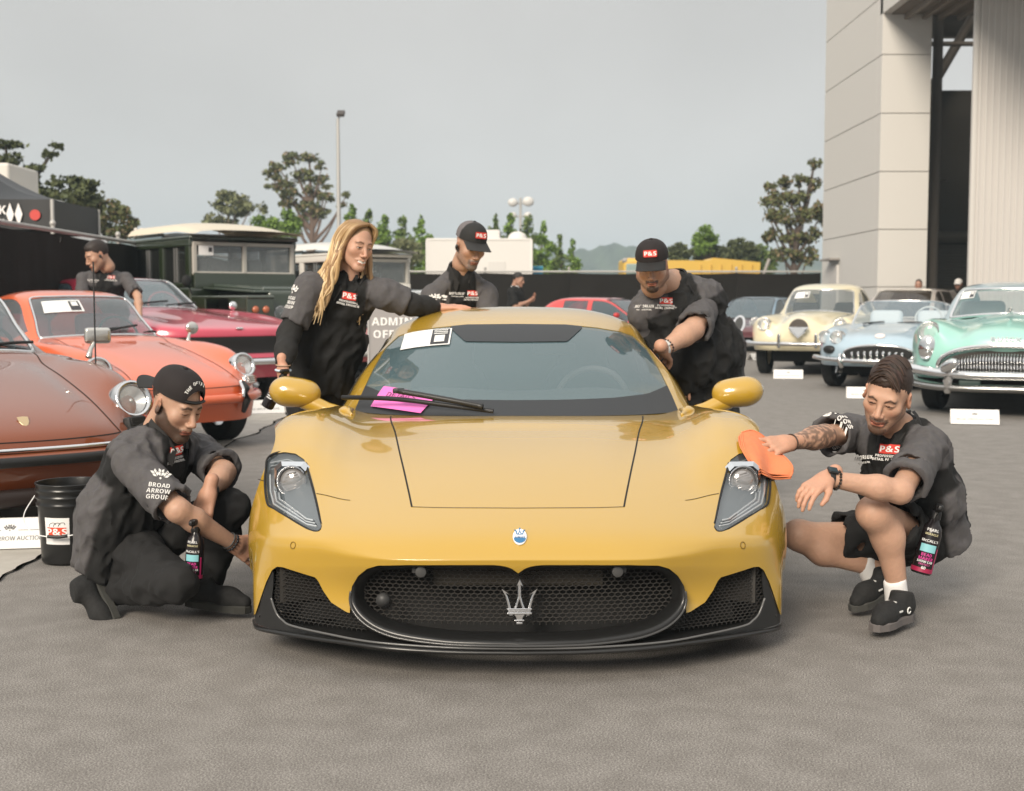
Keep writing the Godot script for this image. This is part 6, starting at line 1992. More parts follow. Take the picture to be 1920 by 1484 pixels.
	bar(root, "bumper", [Vector3(0, .42, .44), Vector3(.35, .42, .42), Vector3(.6, .43, .30), Vector3(.8, .44, .14), Vector3(.95, .45, -.12)], 0.04, chrome, 0.8)
	for s in [1.0, -1.0]:
		mb = MB.new()
		tube(mb, PackedVector3Array([Vector3(0.5 * s, 0.50, 0.36), Vector3(0.5 * s, 0.42, 0.42), Vector3(0.48 * s, 0.33, 0.36)]), [0.03, 0.04, 0.03], 8)
		part("bumper_guard", mb, chrome, root)
		mb = MB.new()
		ball(mb, Vector3(0.70 * s, 0.56, 0.12), Vector3(0.11, 0.06, 0.06), Basis(Vector3.UP, 0.6 * s))
		part("bumper_recess", mb, mat(0.008, 0.008, 0.008, 0.5), root)
	mb = MB.new()
	prism(mb, ellipse(0.07, 0.05, 24), 0.012, facing(Vector3(0, 0.755, 0.2), Vector3(0, 0.8, 0.6)), 0.004)
	part("bonnet_badge", mb, mat(0.72, 0.62, 0.6, 0.3), root)

func grand_hardtop(at: Vector3, turn: float) -> void:
	var root := thing("hardtop", "turquoise mid fifties hardtop with broad chrome tooth grille and heavy bumper", "car", at, turn)
	var m := paint(0.28, 0.55, 0.48, 1.0, 0.4)
	var net := Net.new(rows_of([
		[0, .40, .22, .3, .40, .21, .55, .40, .17, .75, .40, .08, .90, .40, -.08, .98, .42, -.3, .97, .36, -.4],
		[0, .62, .24, .3, .62, .23, .55, .62, .18, .76, .62, .10, .91, .62, -.05, .99, .6, -.3, .98, .38, -.4],
		[0, .78, .26, .3, .78, .24, .52, .76, .16, .72, .80, .09, .89, .82, -.02, 1.0, .74, -.3, .99, .4, -.42],
		[0, .90, .18, .3, .885, .14, .50, .84, .05, .70, .94, .04, .87, .98, -.04, 1.0, .82, -.3, 1.0, .4, -.45],
		[0, 1.0, -.15, .26, .975, -.18, .46, .92, -.22, .68, 1.01, -.2, .85, 1.02, -.22, 1.0, .82, -.4, 1.0, .38, -.5],
		at_z(-.8, [0, 1.07, .27, 1.04, .48, .98, .68, 1.03, .86, 1.01, 1.0, .8, 1.0, .34]),
		at_z(-1.5, [0, 1.09, .3, 1.06, .52, 1.02, .70, 1.02, .86, 1.0, 1.0, .78, 1.0, .3]),
		at_z(-3.0, [0, 1.0, .3, 1.0, .55, 1.0, .72, 1.0, .86, .97, .99, .75, .98, .3]),
		at_z(-4.8, [0, .9, .3, .9, .55, .9, .72, .9, .86, .86, .95, .7, .95, .4])], 7))
	var g := Net.new(rows_of([
		[0, 1.085, -1.45, .4, 1.065, -1.50, .70, 1.03, -1.66, .80, 1.02, -1.82, .83, 1.015, -1.95, .86, 1.01, -2.1],
		[0, 1.23, -1.60, .39, 1.225, -1.64, .66, 1.2, -1.80, .76, 1.18, -1.96, .81, 1.1, -2.1, .86, 1.01, -2.2],
		[0, 1.38, -1.80, .36, 1.375, -1.84, .60, 1.35, -1.98, .69, 1.32, -2.1, .77, 1.17, -2.2, .86, 1.01, -2.3],
		at_z(-2.4, [0, 1.47, .34, 1.465, .56, 1.43, .66, 1.38, .76, 1.2, .87, 1.01]),
		at_z(-3.1, [0, 1.45, .33, 1.445, .54, 1.41, .63, 1.36, .74, 1.18, .87, 1.01]),
		at_z(-3.6, [0, 1.25, .3, 1.25, .5, 1.22, .6, 1.18, .72, 1.1, .87, 1.01]),
		at_z(-4.2, [0, 1.0, .3, 1.0, .5, 1.0, .6, .99, .7, .98, .85, .97])], 6))
	var wh := [[0.78, -0.72, 0.37], [0.78, -3.85, 0.37]]
	car_body(root, net, m, wh, 0.38)
	car_wheels(root, wh, 0.37, 0.19, mat(0.02, 0.02, 0.02, 0.4), 0, 0.0, -0.15)
	var chrome := mat(0.78, 0.78, 0.78, 0.12, 1.0)
	cabin(root, g, m, glass(0.22, 0.30, 0.34, 0.28), {"roof": paint(0.36, 0.46, 0.50), "trim": chrome, "trim_r": 0.022, "wheel": mat(0.5, 0.55, 0.5, 0.4), "seat": mat(0.3, 0.36, 0.36, 0.7)})
	for s in [1.0, -1.0]:
		head_lamp(root, Vector3(0.80 * s, 0.90, 0.06), Vector3(0.05 * s, 0.02, 1), 0.094, 0.024, "headlight", 0.2)
		var mb := MB.new()
		ball(mb, Vector3(0.80 * s, 0.72, 0.06), Vector3(0.105, 0.15, 0.06))
		lathe(mb, [Vector2(0, 0.075), Vector2(0.035, 0.07), Vector2(0.045, 0.05)], Transform3D(Basis(Vector3.RIGHT, PI / 2), Vector3(0.80 * s, 0.71, 0.05)), 16)
		part("lamp_pod", mb, chrome, root)
		mb = MB.new()
		var t0 := Vector3(0.56 * s, 0.50, 0.34)
		tube(mb, PackedVector3Array([t0 + Vector3(0.06 * s, 0.0, -0.06), t0 + Vector3(0.0, 0.03, 0.03), t0 + Vector3(-0.06 * s, 0.08, 0.10), t0 + Vector3(-0.09 * s, 0.10, 0.13)]), [0.06, 0.075, 0.06, 0.03], 10)
		tube(mb, PackedVector3Array([t0 + Vector3(0, 0.02, 0.02), t0 + Vector3(0, -0.1, 0.03), t0 + Vector3(0, -0.24, -0.02)]), [0.05, 0.055, 0.04], 8)
		part("bumper_guard", mb, chrome, root)
		mb = MB.new()
		box(mb, Vector3(0.34 * s, 0.36, 0.36), Vector3(0.22, 0.075, 0.03), Basis(), 0.03)
		part("bumper_slot", mb, mat(0.01, 0.03, 0.025, 0.5), root)
	# chrome mouth: arched moulding, dark hollow, a row of teeth
	var mb := MB.new()
	var hol := PackedVector2Array()
	for k in 21: hol.append(Vector2(cos(PI * k / 20.0) * 0.66, pow(sin(PI * k / 20.0), 0.7) * 0.235 - 0.07))
	prism(mb, hol, 0.03, Transform3D(Basis(), Vector3(0, 0.55, 0.225)))
	part("grille_hollow", mb, mat(0.02, 0.016, 0.012, 0.6), root)
	mb = MB.new()
	var arc := PackedVector3Array()
	for k in 31:
		var x := cos(PI * k / 30.0)
		arc.append(Vector3(x * 0.68, 0.50 + pow(sin(PI * k / 30.0), 0.7) * 0.265, 0.31 - x * x * 0.10))
	tube(mb, arc, 0.034, 10, false, 0.75)
	part("grille_arch", mb, chrome, root)
	for k in 39:
		var x := (k - 19) * 0.0305
		var h := 0.185 * pow(maxf(0.05, 1.0 - pow(x / 0.64, 2.0)), 0.42)
		mb = MB.new()
		tube(mb, PackedVector3Array([Vector3(x, 0.47, 0.27 - x * x * 0.12), Vector3(x, 0.49 + h * 0.3, 0.335 - x * x * 0.14), Vector3(x, 0.49 + h * 0.7, 0.325 - x * x * 0.14), Vector3(x, 0.49 + h, 0.27 - x * x * 0.12)]), [0.010, 0.0125, 0.0125, 0.009], 6)
		part("grille_tooth", mb, chrome, root)
	bar(root, "bumper", [Vector3(0, .45, .36), Vector3(.4, .45, .35), Vector3(.7, .47, .27), Vector3(.95, .50, .10), Vector3(1.06, .52, -.16)], 0.075, chrome, 0.7)
	bar(root, "bumper_apron", [Vector3(0, .31, .32), Vector3(.4, .31, .31), Vector3(.7, .32, .24), Vector3(.93, .35, .06), Vector3(1.02, .38, -.2)], 0.10, mat(0.4, 0.4, 0.39, 0.25, 1.0), 0.45)
	mb = MB.new()
	text(mb, "BUICK", 0.05, facing(Vector3(0, 0.83, 0.262), Vector3(0, 0.5, 0.87)) * Transform3D(Basis.from_scale(Vector3(1.5, 1, 1)), Vector3.ZERO), true, 0.012)
	part("bonnet_lettering", mb, chrome, root)
	mb = MB.new()
	tube(mb, PackedVector3Array([Vector3(0, 1.10, -0.9), Vector3(0, 1.13, -0.5), Vector3(0, 1.10, -0.2)]), [0.012, 0.03, 0.012], 8)
	part("bonnet_ornament", mb, chrome, root)
	card(g, Transform3D(Basis(Vector3.UP, turn), at), -0.40, -0.26, 0.32, 0.22, "white lot card in the windscreen of the turquoise hardtop")

func plain_car(called: String, label: String, at: Vector3, turn: float, m: Material, h: float, low: bool, glass_m: Material, o := {}) -> Node3D:
	# a background car seen in part: bonnet, cabin and tail from one set of sections
	var root := thing(called, label, "car", at, turn)
	var k := 0.75 if low else 1.0
	var b := h * 0.60
	var nose := 0.9 if low else 0.6
	var net := Net.new(rows_of([
		at_z(nose + 0.05, [0, b * .45, .4, b * .45, .7, b * .45, .86, b * .45]),
		at_z(nose, [0, b * .72, .4, b * .72, .7, b * .72, .88, b * .6]),
		at_z(nose - .5, [0, b * .86, .4, b * .85, .74, b * .87, .9, b * .6]),
		at_z(-.5, [0, b, .4, b * .98, .76, b * .97, .9, b * .6]),
		at_z(-2.2, [0, b, .4, b, .78, b * .97, .92, b * .6]),
		at_z(-3.2, [0, b * 1.02, .4, b * 1.02, .8, b, .93, b * .6]),
		at_z(-3.7, [0, b * .7, .4, b * .7, .8, b * .68, .9, b * .55])], 4))
	var rear := -3.6 if not low else -3.0
	var g := Net.new(rows_of([
		at_z(-.35, [0, b, .34, b, .62, b * .98, .72, b * .98, .75, b * .97, .78, b * .97]),
		at_z(-.75, [0, b + (h - b) * .52, .33, b + (h - b) * .52, .58, b + (h - b) * .5, .67, b + (h - b) * .46, .72, b + (h - b) * .3, .78, b * .97]),
		at_z(-1.15, [0, h * .97, .32, h * .97, .52, h * .955, .6, h * .93, .69, b + (h - b) * .5, .79, b * .97]),
		at_z(-1.7, [0, h, .32, h, .52, h * .985, .6, h * .95, .69, b + (h - b) * .5, .8, b * .98]),
		at_z(lerpf(-1.7, rear, 0.5), [0, h * .99, .31, h * .985, .5, h * .97, .58, h * .94, .68, b + (h - b) * .5, .8, b]),
		at_z(lerpf(-1.7, rear, 0.8), [0, h * (.97 if not low else .85), .3, h * (.97 if not low else .85), .48, h * (.95 if not low else .84), .56, h * (.92 if not low else .82), .68, b + (h - b) * .4, .8, b]),
		at_z(rear, [0, b, .3, b, .46, b, .54, b, .66, b, .8, b])], 6))
	var wh := [[0.78, 0.0, 0.32], [0.8, -2.55, 0.32]]
	car_body(root, net, m, wh, 0.33, 40, 60)
	car_wheels(root, wh, 0.32, 0.2, mat(0.3, 0.3, 0.3, 0.3, 0.8))
	cabin(root, g, m, glass_m, {"post": 0.45, "roof": o.get("roof", m), "trim": o.get("trim", mat(0.03, 0.03, 0.03, 0.4))})
	return root

func station_wagon(label: String, at: Vector3, turn: float, green: Material, cream: Material, top_green: Material) -> Node3D:
	# upright four by four with a pale roof
	var root := thing("off_roader", label, "car", at, turn)
	var grey := mat(0.42, 0.40, 0.36, 0.4)
	var dark := mat(0.008, 0.008, 0.008, 0.8)
	var mb := MB.new()
	box(mb, Vector3(0, 0.98, -2.4), Vector3(1.66, 0.72, 2.15), Basis(), 0.05)
	box(mb, Vector3(0, 0.98, -0.55), Vector3(0.92, 0.62, 1.5), Basis(), 0.06)
	part("body", mb, green, root)
	for s in [1.0, -1.0]:
		mb = MB.new()
		box(mb, Vector3(0.645 * s, 1.20, -0.45), Vector3(0.38, 0.05, 1.65), Basis(), 0.03)
		box(mb, Vector3(0.645 * s, 0.98, 0.33), Vector3(0.38, 0.44, 0.06), Basis(), 0.02)
		box(mb, Vector3(0.815 * s, 1.10, 0.10), Vector3(0.04, 0.2, 0.5), Basis(), 0.015)
		box(mb, Vector3(0.815 * s, 1.05, -1.05), Vector3(0.04, 0.3, 0.42), Basis(), 0.015)
		part("wing", mb, green, root)
		for x in [0.58, 0.72]:
			mb = MB.new()
			ball(mb, Vector3(x * s, 1.05, 0.37), Vector3(0.045, 0.045, 0.03))
			part("wing_lamp", mb, mat(0.4, 0.12, 0.06, 0.2), root)
		head_lamp(root, Vector3(0.30 * s, 1.0, 0.22), Vector3(0, 0, 1), 0.085, 0.015)
	mb = MB.new()
	box(mb, Vector3(0, 1.33, -0.60), Vector3(1.0, 0.06, 1.45), Basis(Vector3.RIGHT, 0.04), 0.05)
	box(mb, Vector3(0, 1.30, -0.58), Vector3(1.28, 0.03, 1.5), Basis(Vector3.RIGHT, 0.04), 0.012)
	part("bonnet", mb, top_green, root)
	mb = MB.new()
	box(mb, Vector3(0, 1.42, -1.36), Vector3(1.5, 0.22, 0.05), Basis(), 0.01)
	part("scuttle", mb, green, root)
	# windscreen frame with two panes
	mb = MB.new()
	for q in [[0, 1.52, 1.46, 0.06], [0, 1.92, 1.46, 0.05]]: box(mb, Vector3(q[0], q[1], -1.40), Vector3(q[2], q[3], 0.05), Basis(), 0.01)
	for x in [-0.72, 0.0, 0.72]: box(mb, Vector3(x, 1.72, -1.40), Vector3(0.06, 0.44, 0.05), Basis(), 0.01)
	part("windscreen_frame", mb, grey, root)
	for s in [1.0, -1.0]:
		mb = MB.new()
		box(mb, Vector3(0.36 * s, 1.72, -1.41), Vector3(0.66, 0.36, 0.008))
		part("windscreen", mb, glass(0.2, 0.22, 0.22, 0.35), root)
	# upper body with window openings
	mb = MB.new()
	for s in [1.0, -1.0]:
		for z in [-1.48, -2.36, -3.4]: box(mb, Vector3(0.76 * s, 1.66, z), Vector3(0.06, 0.62, 0.14), Basis(), 0.015)
		box(mb, Vector3(0.76 * s, 1.93, -2.42), Vector3(0.07, 0.10, 2.05), Basis(), 0.015)
		box(mb, Vector3(0.78 * s, 1.37, -2.42), Vector3(0.06, 0.06, 2.05), Basis(), 0.015)
	box(mb, Vector3(0, 1.93, -3.42), Vector3(1.5, 0.1, 0.07), Basis(), 0.015)
	part("upper_body", mb, green, root)
	for s in [1.0, -1.0]:
		for z in [-1.92, -2.88]:
			mb = MB.new()
			box(mb, Vector3(0.755 * s, 1.64, z), Vector3(0.01, 0.5, 0.78))
			var w := part("side_window", mb, glass(0.02, 0.022, 0.02, 0.55), root)
			mb = MB.new()
			for dz in [-0.02, 0.06]: box(mb, Vector3(0.77 * s, 1.64, z + dz), Vector3(0.015, 0.46, 0.02))
			part("window_slide", mb, mat(0.6, 0.6, 0.58, 0.3, 0.8), w)
	# roof: gutter, pane strip and the cream tropical skin
	mb = MB.new()
	box(mb, Vector3(0, 2.0, -2.42), Vector3(1.6, 0.05, 2.15), Basis(), 0.02)
	part("roof_gutter", mb, top_green, root)
	mb = MB.new()
	var SKIN := func(u: float, v: float) -> Vector3:
		var x := u * 2.0 - 1.0
		return Vector3(x * 0.80, 2.09 + 0.16 * sqrt(maxf(0.0, 1.0 - pow(absf(x), 3.0))) * (0.35 + 0.65 * smoothstep(0.0, 0.5, v)) - 0.05 * smoothstep(0.3, 0.0, v), lerpf(-1.15, -3.55, v))
	sheet(mb, 24, 24, SKIN)
	sheet(mb, 24, 24, func(u, v): return SKIN.call(u, v) * Vector3(1, 0, 1) + Vector3(0, 2.07 - 0.05 * smoothstep(0.3, 0.0, v), 0), null, Vector3.ZERO, 0.0, true)
	part("roof", mb, cream, root)
	for s in [1.0, -1.0]:
		mb = MB.new()
		box(mb, Vector3(0.74 * s, 2.05, -2.9), Vector3(0.03, 0.08, 1.0), Basis(Vector3.BACK, 0.35 * s))
		part("alpine_window", mb, mat(0.25, 0.33, 0.38, 0.08), root)
	mb = MB.new()
	box(mb, Vector3(0, 0.62, 0.38), Vector3(1.6, 0.14, 0.06), Basis(), 0.01)
	part("bumper", mb, grey, root)
	var wh := [[0.68, -0.25, 0.38], [0.68, -2.5, 0.38]]
	car_wheels(root, wh, 0.38, 0.19, green, 0)
	mb = MB.new()
	box(mb, Vector3(0, 0.55, -1.5), Vector3(0.9, 0.2, 3.6))
	part("underbody", mb, dark, root)
	mb = MB.new()
	ball(mb, Vector3(-0.92, 1.42, -1.2), Vector3(0.07, 0.08, 0.04))
	rod(mb, Vector3(-0.83, 1.25, -1.25), Vector3(-0.92, 1.42, -1.2), 0.01)
	part("door_mirror", mb, dark, root)
	for s in [1.0, -1.0]:
		mb = MB.new()
		box(mb, Vector3(0.4 * s, 1.5, -2.2), Vector3(0.5, 0.5, 0.12), Basis(), 0.05)
		part("seat", mb, mat(0.35, 0.35, 0.34, 0.7), root)
	var t := Transform3D(Basis(Vector3.UP, turn).scaled(Vector3.ONE * 1.07), at)
	mb = MB.new()
	box(mb, Vector3.ZERO, Vector3(0.21, 0.13, 0.004))
	var c := part("lot_card", mb, mat(0.78, 0.78, 0.77, 0.6))
	c.transform = t * Transform3D(Basis(), Vector3(-0.56, 1.83, -1.385))
	tag(c, "white lot card in the windscreen of " + label.get_slice(" with", 0), "card", "lot cards in the windscreens")
	mb = MB.new()
	box(mb, Vector3(0.06, 0.01, 0.004), Vector3(0.05, 0.06, 0.002))
	part("printed_square", mb, mat(0.04, 0.04, 0.045, 0.6), c)
	return root

func other_cars() -> void:
	rear_engine_coupe("metallic brown coupe with round headlights, nearest car of the left row", Vector3(-2.66, 0, -6.66), 0.66, paint(0.19, 0.052, 0.020, 1.0, 0.35, 0.25), true)
	rear_engine_coupe("orange coupe with round chrome headlights parked behind the brown coupe", Vector3(-2.83, 0, -10.5), 0.75, paint(0.62, 0.11, 0.03, 1.0, 0.4, 0.5), false)
	var t := 0.62
	var mag := paint(0.50, 0.035, 0.075, 1.0, 0.3)
	coupe_wedge("magenta red coupe with long bonnet parked beyond the orange coupe", Vector3(-3.36, 0, -14.6), 0.72, mag).scale = Vector3.ONE * 1.2
	station_wagon("dark green boxy off-roader with cream roof beyond the magenta coupe", Vector3(-2.98, 0, -17.4), 0.66, paint(0.016, 0.026, 0.010, 0.9, 0.4), paint(0.62, 0.54, 0.40, 0.4, 0.5), paint(0.03, 0.045, 0.03)).scale = Vector3.ONE * 1.07
	grand_hardtop(Vector3(5.3, 0, -13.6), -0.42)
	toothed_roadster(Vector3(5.13, 0, -17.6), -0.44)
	bullet_nose(Vector3(4.79, 0, -21.0), -0.42)
	# white four by four behind the woman
	var pale := paint(0.62, 0.60, 0.55, 0.6, 0.5)
	var w := station_wagon("white boxy off-roader with pale roof seen behind the woman's shoulder", Vector3(-1.5, 0, -20.2), 0.66, pale, pale, pale)
	var mb := MB.new()
	# far cars along the fence
	var dk := glass(0.12, 0.17, 0.2, 0.45)
	var r := plain_car("sports_coupe", "low red wedge sports coupe parked along the far fence", Vector3(3.3, 0, -27.0), 1.0, paint(0.62, 0.035, 0.03, 1.0, 0.4), 1.32, true, dk)
	mb = MB.new()
	box(mb, Vector3(-0.98, 0.95, -0.7), Vector3(0.16, 0.1, 0.1), Basis(), 0.04)
	part("door_mirror", mb, mat(0.5, 0.03, 0.03, 0.4), r)
	plain_car("suv", "pale silver car by the fence, seen left of the far man in black", Vector3(-0.75, 0, -26.5), 0.45, paint(0.5, 0.52, 0.53), 1.50, false, glass(0.3, 0.4, 0.46, 0.4))
	plain_car("estate_car", "grey brown estate car between the cream sedan and the hangar", Vector3(7.6, 0, -25.5), -0.55, paint(0.34, 0.30, 0.27), 1.52, false, glass(0.05, 0.04, 0.03, 0.6), {"trim": mat(0.7, 0.66, 0.6, 0.3, 0.8)})
	r = plain_car("roadster", "maroon roadster with two silver oval grilles beside the cream sedan", Vector3(5.75, 0, -32.0), -0.5, paint(0.085, 0.014, 0.022), 1.36, true, glass(0.2, 0.28, 0.33, 0.35), {"roof": paint(0.16, 0.24, 0.32)})
	for s in [1.0, -1.0]:
		mb = MB.new()
		var gp := facing(Vector3(0.24 * s, 0.66, 0.84), Vector3(0, 0.6, 1))
		prism(mb, ellipse(0.17, 0.27, 24), 0.03, gp, 0.01)
		var f := part("grille", mb, mat(0.75, 0.75, 0.76, 0.2, 0.9), r)
		mb = MB.new()
		prism(mb, ellipse(0.11, 0.21, 24), 0.036, gp)
		part("grille_hollow", mb, mat(0.03, 0.03, 0.03, 0.6), f)
		head_lamp(r, Vector3(0.62 * s, 0.70, 0.70), Vector3(0.1 * s, 0.4, 1), 0.13, 0.03)
		head_lamp(r, Vector3(0.42 * s, 0.45, 0.93), Vector3(0, 0, 1), 0.06, 0.03, "fog_lamp")
	# red and white pick-up glimpsed between the woman and the sign
	r = plain_car("pickup", "red pickup with white bumper glimpsed beside the admin sign", Vector3(-2.1, 0, -18.9), 0.66, paint(0.42, 0.025, 0.02), 1.4, false, dk)
	bar(r, "bumper", [Vector3(0, .5, .7), Vector3(.5, .5, .68), Vector3(.9, .5, .5)], 0.09, mat(0.6, 0.6, 0.58, 0.4), 0.6)
	mb = MB.new()
	tube(mb, PackedVector3Array([Vector3(0.86, 0.6, 0.5), Vector3(0.9, 0.8, 0.2), Vector3(0.9, 0.92, -0.4)]), 0.04, 6)
	part("wing_moulding", mb, mat(0.65, 0.62, 0.58, 0.4), r)


# ---- people ----
var fold := FastNoiseLite.new()
var fine := FastNoiseLite.new()

func head_field(o: Dictionary) -> Field:
	# local: eyes level at y = 0, face towards +z, the person's left is +x
	var f := Field.new()
	var fat: float = o.get("fat", 0.0)
	var fem: bool = o.get("fem", false)
	var jw := 0.046 + fat * 0.012 - (0.006 if fem else 0.0)
	f.egg(Vector3(0, 0.035, -0.015), Vector3(0.074 + fat * 0.006, 0.086, 0.094), 0.02)
	f.egg(Vector3(0, -0.028, 0.028), Vector3(0.061 + fat * 0.008, 0.08, 0.060), 0.03)
	f.bone(Vector3(0, -0.05, -0.035), Vector3(0, -0.125, -0.045), 0.052 + fat * 0.012 - (0.008 if fem else 0.0), 0.058 + fat * 0.014 - (0.01 if fem else 0.0), 0.03)
	for s in [-1.0, 1.0]:
		f.bone(Vector3(jw * s, -0.055, 0.0), Vector3(0.014 * s, -0.102, 0.066), 0.026 + fat * 0.006, 0.019, 0.028)
		f.egg(Vector3(0.043 * s, -0.022, 0.056), Vector3(0.022, 0.02, 0.02), 0.025)
	f.bone(Vector3(-0.034, 0.021, 0.074), Vector3(0.034, 0.021, 0.074), 0.013 if not fem else 0.010, 0.013 if not fem else 0.010, 0.022)
	f.egg(Vector3(0, -0.104, 0.074), Vector3(0.021, 0.016, 0.017), 0.022)
	for s in [-1.0, 1.0]:
		f.egg(Vector3(0.032 * s, 0.0, 0.101), Vector3(0.019, 0.0115, 0.017), 0.016, 1)
	for s in [-1.0, 1.0]:
		f.egg(Vector3(0.032 * s, -0.0005, 0.0745), Vector3(0.0135, 0.0125, 0.0125), 0.004)
		f.bone(Vector3(0.02 * s, 0.0065, 0.085), Vector3(0.045 * s, 0.005, 0.076), 0.0045, 0.004, 0.005)
	f.bone(Vector3(0, 0.012, 0.084), Vector3(0, -0.034, 0.108), 0.0075, 0.0115 if not fem else 0.0095, 0.012)
	for s in [-1.0, 1.0]:
		f.egg(Vector3(0.0125 * s, -0.040, 0.097), Vector3(0.009, 0.0075, 0.011), 0.008)
		f.egg(Vector3(0.007 * s, -0.0475, 0.103), Vector3(0.0035, 0.003, 0.005), 0.004, 1)
	var sm: float = o.get("smile", 0.0)
	f.egg(Vector3(0, -0.066, 0.086), Vector3(0.026, 0.013, 0.014), 0.015)
	f.bone(Vector3(-0.023 - sm * 0.008, -0.0690 + sm * 0.006, 0.083 - sm * 0.006), Vector3(0, -0.0655, 0.0965), 0.003, 0.0052, 0.006)
	f.bone(Vector3(0.023 + sm * 0.008, -0.0690 + sm * 0.006, 0.083 - sm * 0.006), Vector3(0, -0.0655, 0.0965), 0.003, 0.0052, 0.006)
	f.bone(Vector3(-0.017, -0.0775 - sm * 0.004, 0.088), Vector3(0.017, -0.0775 - sm * 0.004, 0.088), 0.0055, 0.0055, 0.008)
	f.bone(Vector3(-0.022 - sm * 0.009, -0.0715 + sm * 0.006, 0.092 - sm * 0.006), Vector3(0, -0.0722 - sm * 0.002, 0.1035), 0.0022 + sm * 0.0015, 0.0026 + sm * 0.0035, 0.003, 1)
	f.bone(Vector3(0.022 + sm * 0.009, -0.0715 + sm * 0.006, 0.092 - sm * 0.006), Vector3(0, -0.0722 - sm * 0.002, 0.1035), 0.0022 + sm * 0.0015, 0.0026 + sm * 0.0035, 0.003, 1)
	for s in [-1.0, 1.0]:
		var eb := Basis(Vector3.UP, 0.42 * s) * Basis(Vector3.RIGHT, -0.18)
		f.egg(Vector3(0.078 * s, -0.008, -0.012), Vector3(0.0085, 0.032, 0.019), 0.008, 0, eb)
		f.egg(Vector3(0.084 * s, -0.004, -0.006), Vector3(0.006, 0.018, 0.010), 0.006, 1, eb)
	return f

func head_colour(p: Vector3, o: Dictionary) -> Color:
	var skin: Color = o.skin
	var x := absf(p.x)
	var n := fine.get_noise_3d(p.x * 900, p.y * 900, p.z * 900)
	var c := skin * (1.0 + 0.07 * fine.get_noise_3d(p.x * 150, p.y * 150, p.z * 150))
	# blood under nose, cheeks and ears
	var red := maxf(0.0, 1.0 - Vector3(x - 0.04, p.y + 0.03, p.z - 0.07).length() / 0.03) + maxf(0.0, 1.0 - Vector3(x, p.y + 0.035, p.z - 0.105).length() / 0.022) + (0.8 if x > 0.074 and p.y > -0.05 else 0.0)
	c = c.lerp(Color(skin.r * 1.02, skin.g * 0.74, skin.b * 0.68), clampf(red, 0.0, 1.0) * 0.5)
	# beard
	if o.has("beard"):
		var b: Dictionary = o.beard
		var line := -0.060 + 0.056 * smoothstep(0.078, -0.002, p.z)
		var k := 0.0
		if b.get("full", false):
			k = smoothstep(line + 0.007, line - 0.007, p.y + n * 0.006) * smoothstep(-0.022, -0.008, p.z) * smoothstep(-0.135, -0.112, p.y)
			k *= 1.0 - smoothstep(0.02, 0.012, x) * smoothstep(-0.058, -0.05, p.y)
		else:
			k = smoothstep(0.040, 0.028, x + n * 0.006) * smoothstep(-0.052, -0.058, p.y + n * 0.004) * smoothstep(0.035, 0.055, p.z)
			if b.get("soul", false): k *= 1.0 - smoothstep(0.012, 0.02, x) * smoothstep(-0.095, -0.085, p.y) * smoothstep(-0.07, -0.078, p.y)
			k = maxf(k, 0.5 * smoothstep(line, line - 0.02, p.y + n * 0.01) * smoothstep(-0.02, 0.01, p.z) * smoothstep(-0.13, -0.11, p.y))
		c = c.lerp((b.col as Color) * (1.0 + n * 0.6), k * float(b.get("k", 0.9)))
	# lips and mouth
	var lip := smoothstep(0.028, 0.022, x) * smoothstep(0.011, 0.007, absf(p.y + 0.072)) * smoothstep(0.078, 0.086, p.z)
	c = c.lerp(Color(skin.r * 0.85, skin.g * 0.52, skin.b * 0.5), lip * 0.8)
	var sm: float = o.get("smile", 0.0)
	if sm > 0.4 and x < 0.022 and absf(p.y + 0.0725 - x * 0.2) < 0.0055 and p.z < 0.0985 and p.z > 0.07: c = Color(0.72, 0.68, 0.62)
	elif x < 0.026 and absf(p.y + 0.0722 - x * sm * 0.25) < 0.0018 and p.z > 0.07: c = Color(0.10, 0.035, 0.03)
	# eyebrows
	var by := 0.0235 + 0.006 * smoothstep(0.0, 0.03, x - 0.012) - 0.009 * smoothstep(0.03, 0.05, x)
	if o.get("frown", false): by -= 0.006 * smoothstep(0.03, 0.01, x) + 0.003
	var brow := smoothstep(0.0062, 0.0028, absf(p.y - by) + n * 0.001) * smoothstep(0.010, 0.015, x) * smoothstep(0.054, 0.047, x) * smoothstep(0.05, 0.062, p.z)
	c = c.lerp(o.get("brow", Color(0.03, 0.018, 0.012)), brow * 0.88)
	# eyes
	var ex := x - 0.032
	var open: float = o.get("eyes", 0.0)
	var lid := 0.0022 + open * 0.0035
	if absf(ex) < 0.0125 and p.z > 0.07:
		var half := lid * sqrt(maxf(0.0, 1.0 - ex * ex / 0.00016))
		var ey := p.y + 0.001
		if absf(ey) < half:
			c = Color(0.55, 0.52, 0.48)
			if absf((p.x - 0.032 * signf(p.x)) - float(o.get("gaze", 0.0)) * 0.004) < 0.0052: c = Color(0.03, 0.02, 0.015)
		if absf(ey - half) < 0.0016 or (open < 0.2 and absf(ey) < 0.0022): c = Color(0.035, 0.02, 0.015)
	# creases round the eyes
	var sock := maxf(0.0, 1.0 - Vector2((x - 0.032) / 0.02, (p.y - 0.001) / 0.012).length()) * smoothstep(0.06, 0.07, p.z)
	c = c.lerp(c * Color(0.72, 0.6, 0.58), sock * 0.35)
	return c

